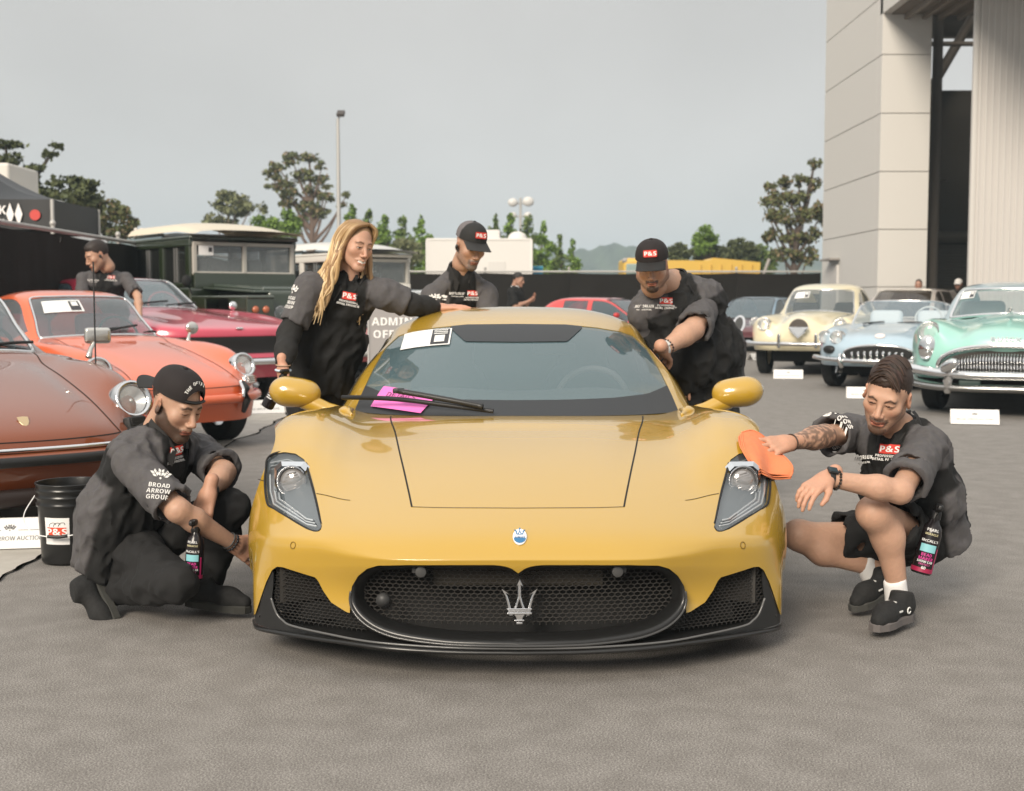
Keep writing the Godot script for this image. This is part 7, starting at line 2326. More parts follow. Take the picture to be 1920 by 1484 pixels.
func hand_field(f: Field, t: Transform3D, thumb: float, curl: Array, spread := 0.12, k := 1.0) -> void:
	# t: at the wrist; y towards the fingers, z out of the back of the hand; thumb is +1 when it lies on the +x side
	var len_ := [0.074, 0.082, 0.076, 0.060]
	for q in 4:
		var x := (0.031 - 0.0205 * q) * thumb * k
		var kn := Vector3(x, (0.088 - absf(q - 1.2) * 0.005) * k, 0.003)
		f.bone(t * Vector3(x * 0.62, 0.006, 0), t * kn, 0.0155 * k, 0.0118 * k, 0.012)
		var ang: float = -(q - 1.3) * spread * -thumb
		var dir := Vector3(-sin(ang), cos(ang), 0).normalized()
		var p := kn
		var cu: float = curl[q]
		var bend := 0.0
		for sg in 3:
			bend += cu * [0.75, 1.0, 0.7][sg]
			var d := (dir * cos(bend) + Vector3(0, 0, -1) * sin(bend)).normalized()
			var e: Vector3 = p + d * len_[q] * [0.46, 0.30, 0.24][sg] * k
			f.bone(t * p, t * e, [0.0098, 0.0088, 0.0080][sg] * k, [0.0088, 0.0080, 0.0070][sg] * k, 0.004)
			p = e
	var tc: float = curl[4]
	var p0 := Vector3(0.022 * thumb, 0.018, -0.004) * k
	var p1 := Vector3(0.045 * thumb, 0.048, -0.012 - tc * 0.012) * k
	var p2 := Vector3((0.060 - tc * 0.014) * thumb, 0.078, -0.018 - tc * 0.022) * k
	var p3 := Vector3((0.066 - tc * 0.030) * thumb, 0.102, -0.022 - tc * 0.030) * k
	f.bone(t * p0, t * p1, 0.0175 * k, 0.0125 * k, 0.012)
	f.bone(t * p1, t * p2, 0.0115 * k, 0.0100 * k, 0.004)
	f.bone(t * p2, t * p3, 0.0100 * k, 0.0080 * k, 0.004)

func torso(f: Field, hip: Vector3, mid: Vector3, chest: Vector3, R: Vector3, w: float, d: float, k := 0.06) -> void:
	for s in [-1.0, 0.0, 1.0]:
		var z: float = 1.0 if s == 0.0 else 0.88
		f.bone(hip + R * s * 0.085 * w, mid + R * s * 0.075 * w, 0.108 * d * z, 0.102 * d * z, k)
		f.bone(mid + R * s * 0.075 * w, chest + R * s * 0.095 * w, 0.102 * d * z, 0.115 * d * z, k)

func cap(o: Node3D, x: Transform3D, crown: Color, mesh_back: Color, backwards: bool, badge: bool, brim: Color) -> void:
	# a trucker cap on a head; its own front is +z
	var c := Node3D.new()
	c.name = "cap"
	o.add_child(c, true)
	var turn := Basis(Vector3.UP, PI) if backwards else Basis()
	var t := x * Transform3D(turn * Basis(Vector3.RIGHT, -0.04 if not backwards else 0.02), Vector3(0, 0.040, -0.012))
	var DOME := func(u: float, v: float) -> Vector3:
		var an := u * TAU
		var h := v
		var rr := pow(maxf(0.0, 1.0 - pow(h, 2.6)), 0.5)
		var seam := 1.0 - 0.012 * pow(absf(cos(an * 3.0)), 24.0)
		var fr := 1.0 + 0.06 * maxf(0.0, sin(an)) * h * (1.0 - h) * 4.0
		return Vector3(cos(an) * 0.086 * rr * seam, 0.002 + h * 0.098 * fr, sin(an) * 0.105 * rr * seam)
	var hole := func(p: Vector3) -> float:
		if p.z > -0.02: return 1.0
		return pd(ellipse(0.042, 0.04, 24), Vector2(p.x, p.y - 0.012)) if p.y > 0.012 else 1.0
	var mb := MB.new()
	sheet(mb, 96, 40, DOME, hole, Vector3(0, 0, 0.004))
	var col := PackedColorArray()
	for p in mb.v: col.append(crown if p.z > 0.012 else mesh_back)
	mb.c = col
	var m2 := MB.new()
	m2.join(mb, t)
	ball(m2, t * Vector3(0, 0.1, 0), Vector3(0.009, 0.006, 0.009), t.basis, 8)
	m2.paint(crown, 0)
	part("crown", m2, vcol(0.85), c, true)
	mb = MB.new()
	var BRIM := func(u: float, v: float) -> Vector3:
		var an := lerpf(-1.05, 1.05, u)
		var inn := Vector3(sin(an) * 0.086, 0.004, cos(an) * 0.104)
		var out := Vector3(sin(an) * 0.088, 0.004, 0.045 + cos(an) * 0.142)
		var p := inn.lerp(out, v)
		p.y -= v * 0.018 + p.x * p.x * 2.6 * (0.3 + 0.7 * v)
		return p
	sheet(mb, 30, 12, BRIM)
	var k := mb.v.size()
	sheet(mb, 30, 12, func(u, v): return BRIM.call(u, v) - Vector3(0, 0.0035, 0), null, Vector3.ZERO, 0.0, true)
	m2 = MB.new()
	m2.join(mb, t)
	var edge := PackedVector3Array()
	for q in 25: edge.append(t * ((BRIM.call(q / 24.0, 1.0) as Vector3) - Vector3(0, 0.0018, 0)))
	tube(m2, edge, 0.0026, 6)
	m2.c.clear()
	m2.paint(brim)
	part("brim", m2, vcol(0.8), c, true)
	if badge:
		mb = MB.new()
		var bx := t * facing(DOME.call(0.25, 0.47) + Vector3(0, 0, 0.003), Vector3(0, 0.28, 1))
		prism(mb, rrect(0.070, 0.036, 0.006), 0.003, bx)
		part("badge", mb, mat(0.55, 0.035, 0.02, 0.6), c, true)
		mb = MB.new()
		text(mb, "P&S", 0.021, bx * Transform3D(Basis.from_scale(Vector3(1.2, 1, 1)), Vector3(0, 0, 0.0032)), true, 0.001)
		part("badge_lettering", mb, mat(0.8, 0.8, 0.78, 0.6), c, true)
	if backwards:
		mb = MB.new()
		var w := "THE DETAIL SHOP"
		for q in 9:
			var an := lerpf(2.75, 1.0, q / 8.0)
			var r2 := Vector2(cos(an) * 0.054, 0.022 + sin(an) * 0.054)
			var z := -0.105 * sqrt(maxf(0.02, 1.0 - pow(r2.x / 0.086, 2.0))) * sqrt(maxf(0.05, 1.0 - pow(r2.y / 0.098, 2.6)))
			var at := Vector3(-r2.x, r2.y, z - 0.004)
			text(mb, w.substr(q, 1), 0.0125, t * facing(at, Vector3(at.x * 1.3, 0.35 * at.y, z)) * Transform3D(Basis(Vector3.BACK, an - PI / 2), Vector3.ZERO), true, 0.001)
		part("cap_lettering", mb, mat(0.8, 0.8, 0.78, 0.6), c, true)
		# strap across the opening
		mb = MB.new()
		var st := PackedVector3Array()
		for q in 9: st.append(t * Vector3(lerpf(-0.046, 0.046, q / 8.0), 0.010, -0.106 * sqrt(1.0 - pow(lerpf(-0.046, 0.046, q / 8.0) / 0.086, 2.0))))
		tube(mb, st, 0.008, 6, false, 0.35, t.basis.y)
		part("strap", mb, mat(0.01, 0.01, 0.01, 0.7), c, true)

func stick(f: Field, src: MB, x: Transform3D, off := 0.0015) -> MB:
	# lays flat lettering or a patch on cloth: every point slides along -z of x until it meets the surface
	var sub := f.all()
	var o := MB.new()
	var away := x.basis.z.normalized()
	for p in src.v:
		var q := x * Vector3(p.x, p.y, 0) + away * 0.16
		var hit := false
		for st in 26:
			var d := f.eval(q, sub)
			if d < 0.0012:
				hit = true
				break
			q -= away * maxf(0.0010, d * 0.8)
			if (x.origin - q).dot(away) > 0.2: break
		o.v.append(q + away * (off + p.z))
		o.n.append(away)
	o.i = src.i
	o.c = src.c
	return o

func patch(w: float, h: float, r := 0.0) -> MB:
	var o := MB.new()
	for b in 7:
		for a in 11:
			o.add(Vector3((a / 10.0 - 0.5) * w, (b / 6.0 - 0.5) * h, 0), Vector3.BACK)
	for b in 6:
		for a in 10:
			var k := b * 11 + a
			o.tri(k, k + 11, k + 12); o.tri(k, k + 12, k + 1)
	return o

func lettering(lines: Array, x := Transform3D()) -> MB:
	# lines: [words, height, y, x offset]
	var o := MB.new()
	for l in lines:
		text(o, l[0], l[1], x * Transform3D(Basis(), Vector3(l[3] if l.size() > 3 else 0.0, l[2], 0)), true, 0.0)
	return o

func arrows(k: float, at: Vector2) -> MB:
	# three fletched blocks fanned over a stem, as on the sleeves
	var o := MB.new()
	for q in [[-0.55, -0.65], [0.0, 0.0], [0.55, 0.65]]:
		var t := Transform3D(Basis(Vector3.BACK, -q[1]), Vector3(at.x + q[0] * k, at.y - absf(q[0]) * k * 0.25, 0))
		for s in [-1.0, 1.0]:
			for row in 2:
				prism(o, PackedVector2Array([Vector2(s * 0.04, -0.30 + row * 0.42) * k, Vector2(s * 0.30, -0.12 + row * 0.42) * k, Vector2(s * 0.30, 0.24 + row * 0.42) * k, Vector2(s * 0.04, 0.06 + row * 0.42) * k]), 0.0004, t)
	prism(o, PackedVector2Array([Vector2(-0.14, -0.55), Vector2(0.0, -0.72), Vector2(0.14, -0.55), Vector2(0, -0.4)]) * Transform2D(0.0, Vector2.ONE / k, 0.0, Vector2.ZERO) if false else PackedVector2Array([Vector2(-0.14 * k + at.x, -0.55 * k + at.y), Vector2(at.x, -0.72 * k + at.y), Vector2(0.14 * k + at.x, -0.55 * k + at.y), Vector2(at.x, -0.4 * k + at.y)]), 0.0004)
	return o

func figure(o: Dictionary, root: Node3D) -> void:
	# builds one clothed person from joints in world coordinates
	var J: Dictionary = o.j
	var skin: Color = o.skin
	var k: float = o.get("k", 1.0)
	var w: float = o.get("w", 1.0)
	var dp: float = o.get("d", 1.0)
	var cell: float = o.get("cell", 0.012)
	var R: Vector3 = (J.shL - J.shR).normalized()      # towards the person's left
	var up: Vector3 = (J.nk - J.hp).normalized()
	var F: Vector3 = R.cross(up).normalized()
	if o.has("front") and F.dot(o.front) < 0.0: F = -F
	var mid: Vector3 = J.get("mid", J.hp.lerp(J.nk, 0.45))
	var chest: Vector3 = mid.lerp(J.nk, 0.62)
	# -- body
	var f := Field.new()
	torso(f, J.hp, mid, chest, R, w * 0.8, dp * 0.74)
	f.bone(chest, J.nk + up * 0.02, 0.08, 0.056, 0.04)
	f.bone(J.nk - up * 0.03, J.hd + o.head_basis * Vector3(0, -0.08, -0.035), 0.060 + float(o.get("fat", 0.0)) * 0.012 - (0.010 if o.get("fem", false) else 0.0), 0.053 + float(o.get("fat", 0.0)) * 0.012 - (0.008 if o.get("fem", false) else 0.0), 0.03)
	var arm: float = o.get("arm", 1.0)
	for s in ["R", "L"]:
		f.bone(J.nk.lerp(J["sh" + s], 0.4) - up * 0.02, J["sh" + s], 0.042, 0.046, 0.03)
		f.bone(J["sh" + s], J["el" + s], 0.048 * arm, 0.043 * arm, 0.03)
		var fm: Vector3 = J["el" + s].lerp(J["wr" + s], 0.3)
		f.bone(J["el" + s], fm, 0.041 * arm, 0.043 * arm, 0.03)
		f.bone(fm, J["wr" + s], 0.043 * arm, 0.0275 * arm, 0.03)
		if J.has("kn" + s):
			var leg: float = o.get("leg", 1.0) * (1.0 if o.get("shorts", false) else 0.8)
			f.bone(J["th" + s], J["kn" + s], 0.064 * leg, 0.054 * leg, 0.04)
			f.egg(J["kn" + s], Vector3.ONE * 0.056 * leg, 0.03)
			var cm: Vector3 = J["kn" + s].lerp(J["an" + s], 0.32)
			var bk: Vector3 = J.get("calf" + s, Vector3.ZERO)
			f.bone(J["kn" + s], cm + bk, 0.05 * leg, 0.057 * leg, 0.04)
			f.bone(cm + bk, J["an" + s], 0.056 * leg, 0.036 * leg, 0.04)
	var mb: MB = f.mesh(cell)
	var col := PackedColorArray()
	var ink: Variant = o.get("ink")
	for p in mb.v:
		var c := skin * (1.0 + 0.10 * fine.get_noise_3d(p.x * 120, p.y * 120, p.z * 120))
		if ink != null: c = ink.call(p, c)
		col.append(c)
	mb.c = col
	# head
	var hx := Transform3D(o.head_basis.scaled(Vector3.ONE * k * o.get("hk", 1.0)), J.hd)
	var hf := head_field(o)
	if o.get("full_head", true):
		var hm: MB = hf.mesh(o.get("head_cell", 0.0036))
		var hc := PackedColorArray()
		for p in hm.v: hc.append(head_colour(p, o))
		hm.c = hc
		mb.join(hm, hx)
	# hands
	for h in o.get("hands", []):
		var g := Field.new()
		hand_field(g, h[0], h[1], h[2], h[3] if h.size() > 3 else 0.1, h[4] if h.size() > 4 else 1.0)
		g.bone(h[0] * Vector3(0, 0.02, 0), h[0] * Vector3(0, -0.05, 0), 0.026 * arm, 0.0275 * arm, 0.02)
		var m: MB = g.mesh(0.0042)
		var hc := PackedColorArray()
		for p in m.v: hc.append(skin * Color(1.02, 0.93, 0.9) * (1.0 + 0.10 * fine.get_noise_3d(p.x * 200, p.y * 200, p.z * 200)))
		m.c = hc
		mb.join(m)
	var sk := vcol(0.55)
	sk.subsurf_scatter_enabled = true
	sk.subsurf_scatter_strength = 0.06
	part("body", mb, sk, root, true)
	# -- shirt
	if o.get("shirt", true):
		var sh := Field.new()
		var hem: Vector3 = J.get("hem", J.hp - up * 0.08)
		torso(sh, hem + up * 0.05, mid, chest, R, w, dp * 1.04, 0.07)
		torso(sh, hem - up * 0.02, hem.lerp(mid, 0.6), hem.lerp(mid, 0.8), R, w * 1.12, dp * 1.16, 0.07)
		if o.has("belly"): sh.egg(mid.lerp(J.hp, 0.25) + F * float(o.belly) * 0.5, Vector3.ONE * (0.13 + float(o.belly) * 0.45), 0.1)
		for b in o.get("bulk", []): sh.egg(b[0], Vector3.ONE * b[1], 0.1)
		sh.bone(chest, J.nk - up * 0.01, 0.12 * dp, 0.075, 0.06)
		for s in ["R", "L"]:
			sh.bone(J.nk.lerp(J["sh" + s], 0.25) - up * 0.005, J["sh" + s], 0.062, 0.066, 0.06)
		sh.cut(hem, -up, 0.6)
		sh.egg(J.nk + up * 0.098 + F * 0.01, Vector3(0.06, 0.06, 0.06), 0.01, 1)
		sh.egg(J.nk + up * 0.045 + F * 0.09, Vector3(0.03, 0.04, 0.045), 0.015, 1)
		var amp: float = o.get("folds", 1.0)
		var crumple := func(p: Vector3) -> float:
			var q := p - up * (p - mid).dot(up) * 0.45
			var a := fold.get_noise_3d(q.x * 9.0, q.y * 9.0, q.z * 9.0)
			var b := fold.get_noise_3d(p.x * 19.0 + 50.0, p.y * 19.0, p.z * 19.0)
			return (absf(a) * 0.030 - 0.007 + b * 0.003) * amp
		sh.disp = crumple
		mb = sh.mesh(cell * 0.85)
		var grey := Color(0.075, 0.071, 0.073)
		var blk := Color(0.0055, 0.0050, 0.0048)
		col = PackedColorArray()
		for p in mb.v:
			var rel := p - mid
			var ht: float = (p - J.hp).dot(up) / maxf((J.nk - J.hp).dot(up), 0.01)
			var an := rad_to_deg(atan2(rel.dot(R), rel.dot(F)))
			var side := smoothstep(74.0, 80.0, absf(an)) * smoothstep(128.0, 122.0, absf(an)) * smoothstep(0.60, 0.56, ht)
			var yoke := smoothstep(0.80, 0.83, ht) * smoothstep(0.085, 0.095, absf((p - J.nk).dot(R)))
			var c := blk.lerp(grey, 0.0 if o.get("plain", false) else maxf(side, yoke))
			col.append(c * (1.0 + 0.18 * fine.get_noise_3d(p.x * 60, p.y * 60, p.z * 60)))
		mb.c = col
		var cloth := vcol(0.85)
		var shirt := part("shirt", mb, cloth, root, true)
		var sleeves := {}
		for s in ["R", "L"]:
			var sv := Field.new()
			var e: Vector3 = J["sh" + s].lerp(J["el" + s], o.get("sleeve", 0.85))
			var ax: Vector3 = (J["el" + s] - J["sh" + s]).normalized()
			var se := float(o.get("sleeve_r", 0.078))
			sv.bone(J.nk.lerp(J["sh" + s], 0.62) - up * 0.012, J["sh" + s], 0.060, 0.070, 0.05)
			sv.bone(J["sh" + s], e, 0.070, se, 0.045)
			sv.cut(e, ax, se * 2.4)
			sv.bone(e - ax * 0.06, e + ax * 0.03, se - 0.024, se - 0.02, 0.004, 1)
			sv.disp = func(q: Vector3) -> float: return float(crumple.call(q)) * 0.55
			sleeves[s] = sv
			mb = sv.mesh(cell * 0.75)
			mb.paint(blk if o.get("plain", false) else grey)
			for q in mb.c.size(): mb.c[q] *= 1.0 + 0.15 * fine.get_noise_3d(mb.v[q].x * 60, mb.v[q].y * 60, mb.v[q].z * 60)
			part("sleeve", mb, cloth, shirt, true)
		# collar leaves
		var cm := MB.new()
		for s in [1.0, -1.0]:
			var a3: Vector3 = J.nk + up * 0.066 - F * 0.060
			var pts := [a3, J.nk + up * 0.064 + R * s * 0.064 - F * 0.01, J.nk + up * 0.040 + R * s * 0.056 + F * 0.055, J.nk - up * 0.012 + R * s * 0.028 + F * 0.105]
			var cv := curve(pts, 16)
			var b0 := cm.v.size()
			var i0 := cm.i.size()
			for q in cv.size():
				var t := q / 16.0
				var out: Vector3 = (R * s * (0.8 - 0.3 * t) + F * (t * 0.9 - 0.5)).normalized()
				cm.v.append(cv[q])
				cm.v.append(cv[q] + up * 0.004 + out * 0.012)
				cm.v.append(cv[q] - up * (0.048 + 0.012 * t) + out * (0.022 + 0.012 * t))
			for q in 16:
				for e in 2:
					var z := b0 + q * 3 + e
					cm.tri(z, z + 3, z + 1); cm.tri(z + 1, z + 3, z + 4)
			cm.smooth(b0, i0)
		part("collar", cm, mat(0.012, 0.011, 0.0105, 0.8), shirt, true)
		# marks on the cloth
		var white := mat(0.75, 0.74, 0.72, 0.7)
		for d in o.get("marks", []):
			var x: Transform3D = d[1]
			var on: Field = sleeves["L" if d.size() > 2 else "R"] if d[0] == "sleeve" else sh
			match d[0]:
				"patch":
					part("badge", stick(sh, patch(0.072, 0.036), x, 0.002), mat(0.58, 0.035, 0.02, 0.7), shirt, true)
					part("badge_lettering", stick(sh, lettering([["P&S", 0.023, 0.0]], Transform3D(Basis.from_scale(Vector3(1.25, 1, 1)))), x, 0.0042), white, shirt, true)
					part("lettering", stick(sh, lettering([["PROFESSIONAL", 0.0095, -0.027], ["DETAIL PRODUCTS", 0.0095, -0.041]]), x, 0.0028), white, shirt, true)
				"chest":
					part("lettering", stick(sh, lettering([["MOTORLUX", 0.0145, 0.0], ["TOUCHLESS DETAIL", 0.0065, -0.019]]), x, 0.0028), white, shirt, true)
				"sleeve":
					var l := lettering([["BROAD", 0.0165, -0.012], ["ARROW", 0.0165, -0.035], ["GROUP", 0.0165, -0.058]])
					part("lettering", stick(on, l, x, 0.0028), white, shirt, true)
					part("sleeve_emblem", stick(on, arrows(0.034, Vector2(0, 0.035)), x, 0.0028), white, shirt, true)
	# -- trousers
	if J.has("knR") and o.get("trousers", true):
		var leg: float = o.get("leg", 1.0) * float(o.get("tleg", 1.0))
		var wrinkle := func(p: Vector3) -> float:
			var a := fold.get_noise_3d(p.x * 8.0 + 9.0, p.y * 8.0, p.z * 8.0)
			var b := fold.get_noise_3d(p.x * 20.0 + 50.0, p.y * 20.0, p.z * 20.0)
			return absf(a) * 0.026 - 0.006 + b * 0.0025
		var all := MB.new()
		for s in ["R", "L"]:
			var tr := Field.new()
			tr.bone(J.hp + R * 0.07 * w, J.hp - R * 0.07 * w, 0.105 * dp, 0.105 * dp, 0.06)
			if o.get("shorts", false):
				var e: Vector3 = J["th" + s].lerp(J["kn" + s], o.get("short_to", 0.82))
				var ax: Vector3 = (J["kn" + s] - J["th" + s]).normalized()
				tr.bone(J.hp.lerp(J["th" + s], 0.8), J["th" + s], 0.11, 0.108, 0.06)
				tr.bone(J["th" + s], e, 0.108, 0.104, 0.05)
				tr.cut(e, ax, 0.25)
				tr.bone(e - ax * 0.06, e + ax * 0.03, 0.080, 0.084, 0.004, 1)
			else:
				tr.bone(J.hp.lerp(J["th" + s], 0.8), J["th" + s], 0.105 * leg, 0.1 * leg, 0.06)
				tr.bone(J["th" + s], J["kn" + s], 0.098 * leg, 0.072 * leg, 0.05)
				var cm: Vector3 = J["kn" + s].lerp(J["an" + s], 0.35)
				tr.bone(J["kn" + s], cm, 0.07 * leg, 0.07 * leg, 0.03)
				tr.bone(cm, J["an" + s], 0.07 * leg, 0.055 * leg, 0.03)
			tr.disp = wrinkle
			all.join(tr.mesh(cell))
		part("shorts" if o.get("shorts", false) else "trousers", all, mat(0.008, 0.0078, 0.008, 0.88), root, true)

func shoe(root: Node3D, t: Transform3D, upper: Color, sole: Color, laces := false, k := 1.0) -> void:
	# t: under the middle of the foot; z towards the toe, y up
	var n := Node3D.new()
	n.name = "shoe"
	root.add_child(n, true)
	var f := Field.new()
	f.bone(t * Vector3(0, 0.062, -0.085), t * Vector3(0, 0.050, 0.05), 0.040, 0.036, 0.04)
	f.bone(t * Vector3(0, 0.046, 0.05), t * Vector3(0.006, 0.036, 0.11), 0.038, 0.03, 0.04)
	f.bone(t * Vector3(0, 0.06, -0.08), t * Vector3(0, 0.105, -0.075), 0.042, 0.042, 0.03)
	f.cut(t * Vector3(0, 0.018, 0), -t.basis.y, 0.3)
	f.cut(t * Vector3(0, 0.115, -0.07), (t.basis.y - t.basis.z * 0.15), 0.1)
	var mb: MB = f.mesh(0.008)
	var c := PackedColorArray()
	for p in mb.v: c.append(upper * (1.0 + 0.4 * fine.get_noise_3d(p.x * 300, p.y * 300, p.z * 300)))
	mb.c = c
	part("upper", mb, vcol(0.85), n, true)
	mb = MB.new()
	var out := PackedVector2Array()
	for q in [[0, -0.135], [0.03, -0.128], [0.040, -0.09], [0.036, -0.02], [0.044, 0.05], [0.042, 0.095], [0.024, 0.135], [0.002, 0.142], [-0.022, 0.132], [-0.04, 0.095], [-0.044, 0.05], [-0.035, -0.02], [-0.04, -0.09], [-0.03, -0.128]]: out.append(Vector2(q[0], q[1]))
	prism(mb, out, -0.030, t * Transform3D(Basis(Vector3.RIGHT, PI / 2), Vector3(0, 0.0, 0)), 0.006)
	mb.paint(sole)
	part("sole", mb, vcol(0.8), n, true)
	if laces:
		mb = MB.new()
		for q in 4: rod(mb, t * Vector3(-0.022, 0.088 - q * 0.006, 0.0 + q * 0.022), t * Vector3(0.022, 0.088 - q * 0.006, 0.008 + q * 0.022), 0.004, 6)
		part("laces", mb, mat(0.5, 0.5, 0.48, 0.8), n, true)
		mb = MB.new()
		for s in [-1.0, 1.0]:
			prism(mb, PackedVector2Array([Vector2(-0.012, 0.006), Vector2(0.012, 0.006), Vector2(0.012, 0.0), Vector2(-0.012, 0.0)]), 0.003, t * Transform3D(Basis(Vector3.UP, PI / 2 * s), Vector3(0.041 * s, 0.055, 0.01)))
			tube(mb, curve(Array(_ring(t * Vector3(0.043 * s, 0.052, -0.05), t.basis.x * s, 0.011)), 20, true), 0.0028, 5, true)
		part("side_mark", mb, mat(0.7, 0.7, 0.68, 0.7), n, true)

func short_hair(root: Node3D, x: Transform3D, col: Color, top: float, swept := false) -> void:
	var f := Field.new()
	f.egg(Vector3(0, 0.040, -0.022), Vector3(0.0765, 0.088, 0.0955), 0.01)
	if top > 0.0: f.egg(Vector3(-0.004, 0.080, -0.004), Vector3(0.064, 0.036 + top, 0.076), 0.02)
	f.egg(Vector3(0, -0.045, 0.092), Vector3(0.085, 0.106, 0.062), 0.012, 1)
	f.cut(Vector3(0, -0.055, 0), Vector3.DOWN, 0.2)
	f.egg(Vector3(0.08, -0.03, 0.03), Vector3(0.03, 0.045, 0.05), 0.01, 1)
	f.egg(Vector3(-0.08, -0.03, 0.03), Vector3(0.03, 0.045, 0.05), 0.01, 1)
	f.disp = func(p: Vector3) -> float: return fine.get_noise_3d(p.x * 300, p.y * 120, p.z * 160) * (0.0018 + 0.004 * smoothstep(0.03, 0.07, p.z))
	var mb: MB = f.mesh(0.004)
	for p in mb.v: mb.c.append(col * (1.0 + 0.5 * fine.get_noise_3d(p.x * 700, p.y * 150, p.z * 200)))
	if swept:
		# combed locks from a parting on his left, over and back
		var r := RandomNumberGenerator.new()
		r.seed = 9
		for q in 230:
			var z := r.randf_range(-0.09, 0.078)
			var pts := []
			var x0 := r.randf_range(0.015, 0.056)
			var l := r.randf_range(0.55, 1.0)
			var back := r.randf_range(0.01, 0.04)
			var lift := r.randf_range(0.003, 0.013) + 0.006 * smoothstep(0.0, 0.07, z)
			for k in 6:
				var t := k / 5.0
				var xx := lerpf(x0, -0.074, t * l)
				var zz := z - back * t
				var rr := sqrt(maxf(0.05, 1.0 - pow(xx / 0.083, 2.0) - pow((zz + 0.018) / 0.108, 2.0)))
				pts.append(Vector3(xx, 0.038 + 0.092 * rr + lift * sin(PI * minf(1.0, 0.12 + t * 0.9)) - 0.003, zz))
			tube(mb, curve(pts, 10), [0.002, 0.0034, 0.004, 0.0042, 0.0042, 0.004, 0.0038, 0.0034, 0.003, 0.002, 0.001], 5, false, 0.6)
			mb.paint(col * r.randf_range(0.5, 2.2))
	var o := MB.new()
	o.join(mb, x)
	part("hair", o, vcol(0.6), root, true)

func strap_watch(root: Node3D, at: Vector3, ax: Vector3, face: Vector3, r: float, body: Color, dial: Color, square := false) -> void:
	var w := Node3D.new()
	w.name = "watch"
	root.add_child(w, true)
	var mb := MB.new()
	var t := along(at, ax, face)
	lathe(mb, [Vector2(r, -0.011), Vector2(r + 0.003, -0.009), Vector2(r + 0.003, 0.009), Vector2(r, 0.011)], t, 24)
	part("band", mb, mat(body.r, body.g, body.b, 0.6), w, true)
	mb = MB.new()
	var c := t * Vector3(0, 0, r + 0.004)
	var b := t.basis * Basis(Vector3.RIGHT, PI / 2)
	if square: box(mb, c, Vector3(0.034, 0.038, 0.011), t.basis, 0.004)
	else: lathe(mb, [Vector2(0, 0.006), Vector2(0.018, 0.006), Vector2(0.022, 0.003), Vector2(0.022, -0.006)], Transform3D(b, c), 24)
	part("case", mb, mat(body.r * 1.5, body.g * 1.5, body.b * 1.5, 0.35), w, true)
	mb = MB.new()
	if square: box(mb, c + t.basis.z * 0.006, Vector3(0.028, 0.032, 0.001), t.basis)
	else: lathe(mb, [Vector2(0, 0.0068), Vector2(0.014, 0.0066)], Transform3D(b, c), 20)
	part("dial", mb, mat(dial.r, dial.g, dial.b, 0.12), w, true)

func bracelet(root: Node3D, at: Vector3, ax: Vector3, r: float, beads: int, col: Color, br := 0.005) -> void:
	var mb := MB.new()
	var t := along(at, ax)
	if beads > 0:
		for q in beads: ball(mb, t * Vector3(cos(TAU * q / beads) * r, sin(q * 2.4) * 0.001, sin(TAU * q / beads) * r), Vector3.ONE * br, Basis(), 8)
	else:
		var ring := PackedVector3Array()
		for q in 24: ring.append(t * Vector3(cos(TAU * q / 24) * r, 0, sin(TAU * q / 24) * r))
		tube(mb, ring, br, 6, true)
	part("bracelet", mb, mat(col.r, col.g, col.b, 0.5), root, true)

func look(fwd: Vector3, up := Vector3.UP) -> Basis:
	return facing(Vector3.ZERO, fwd, up).basis


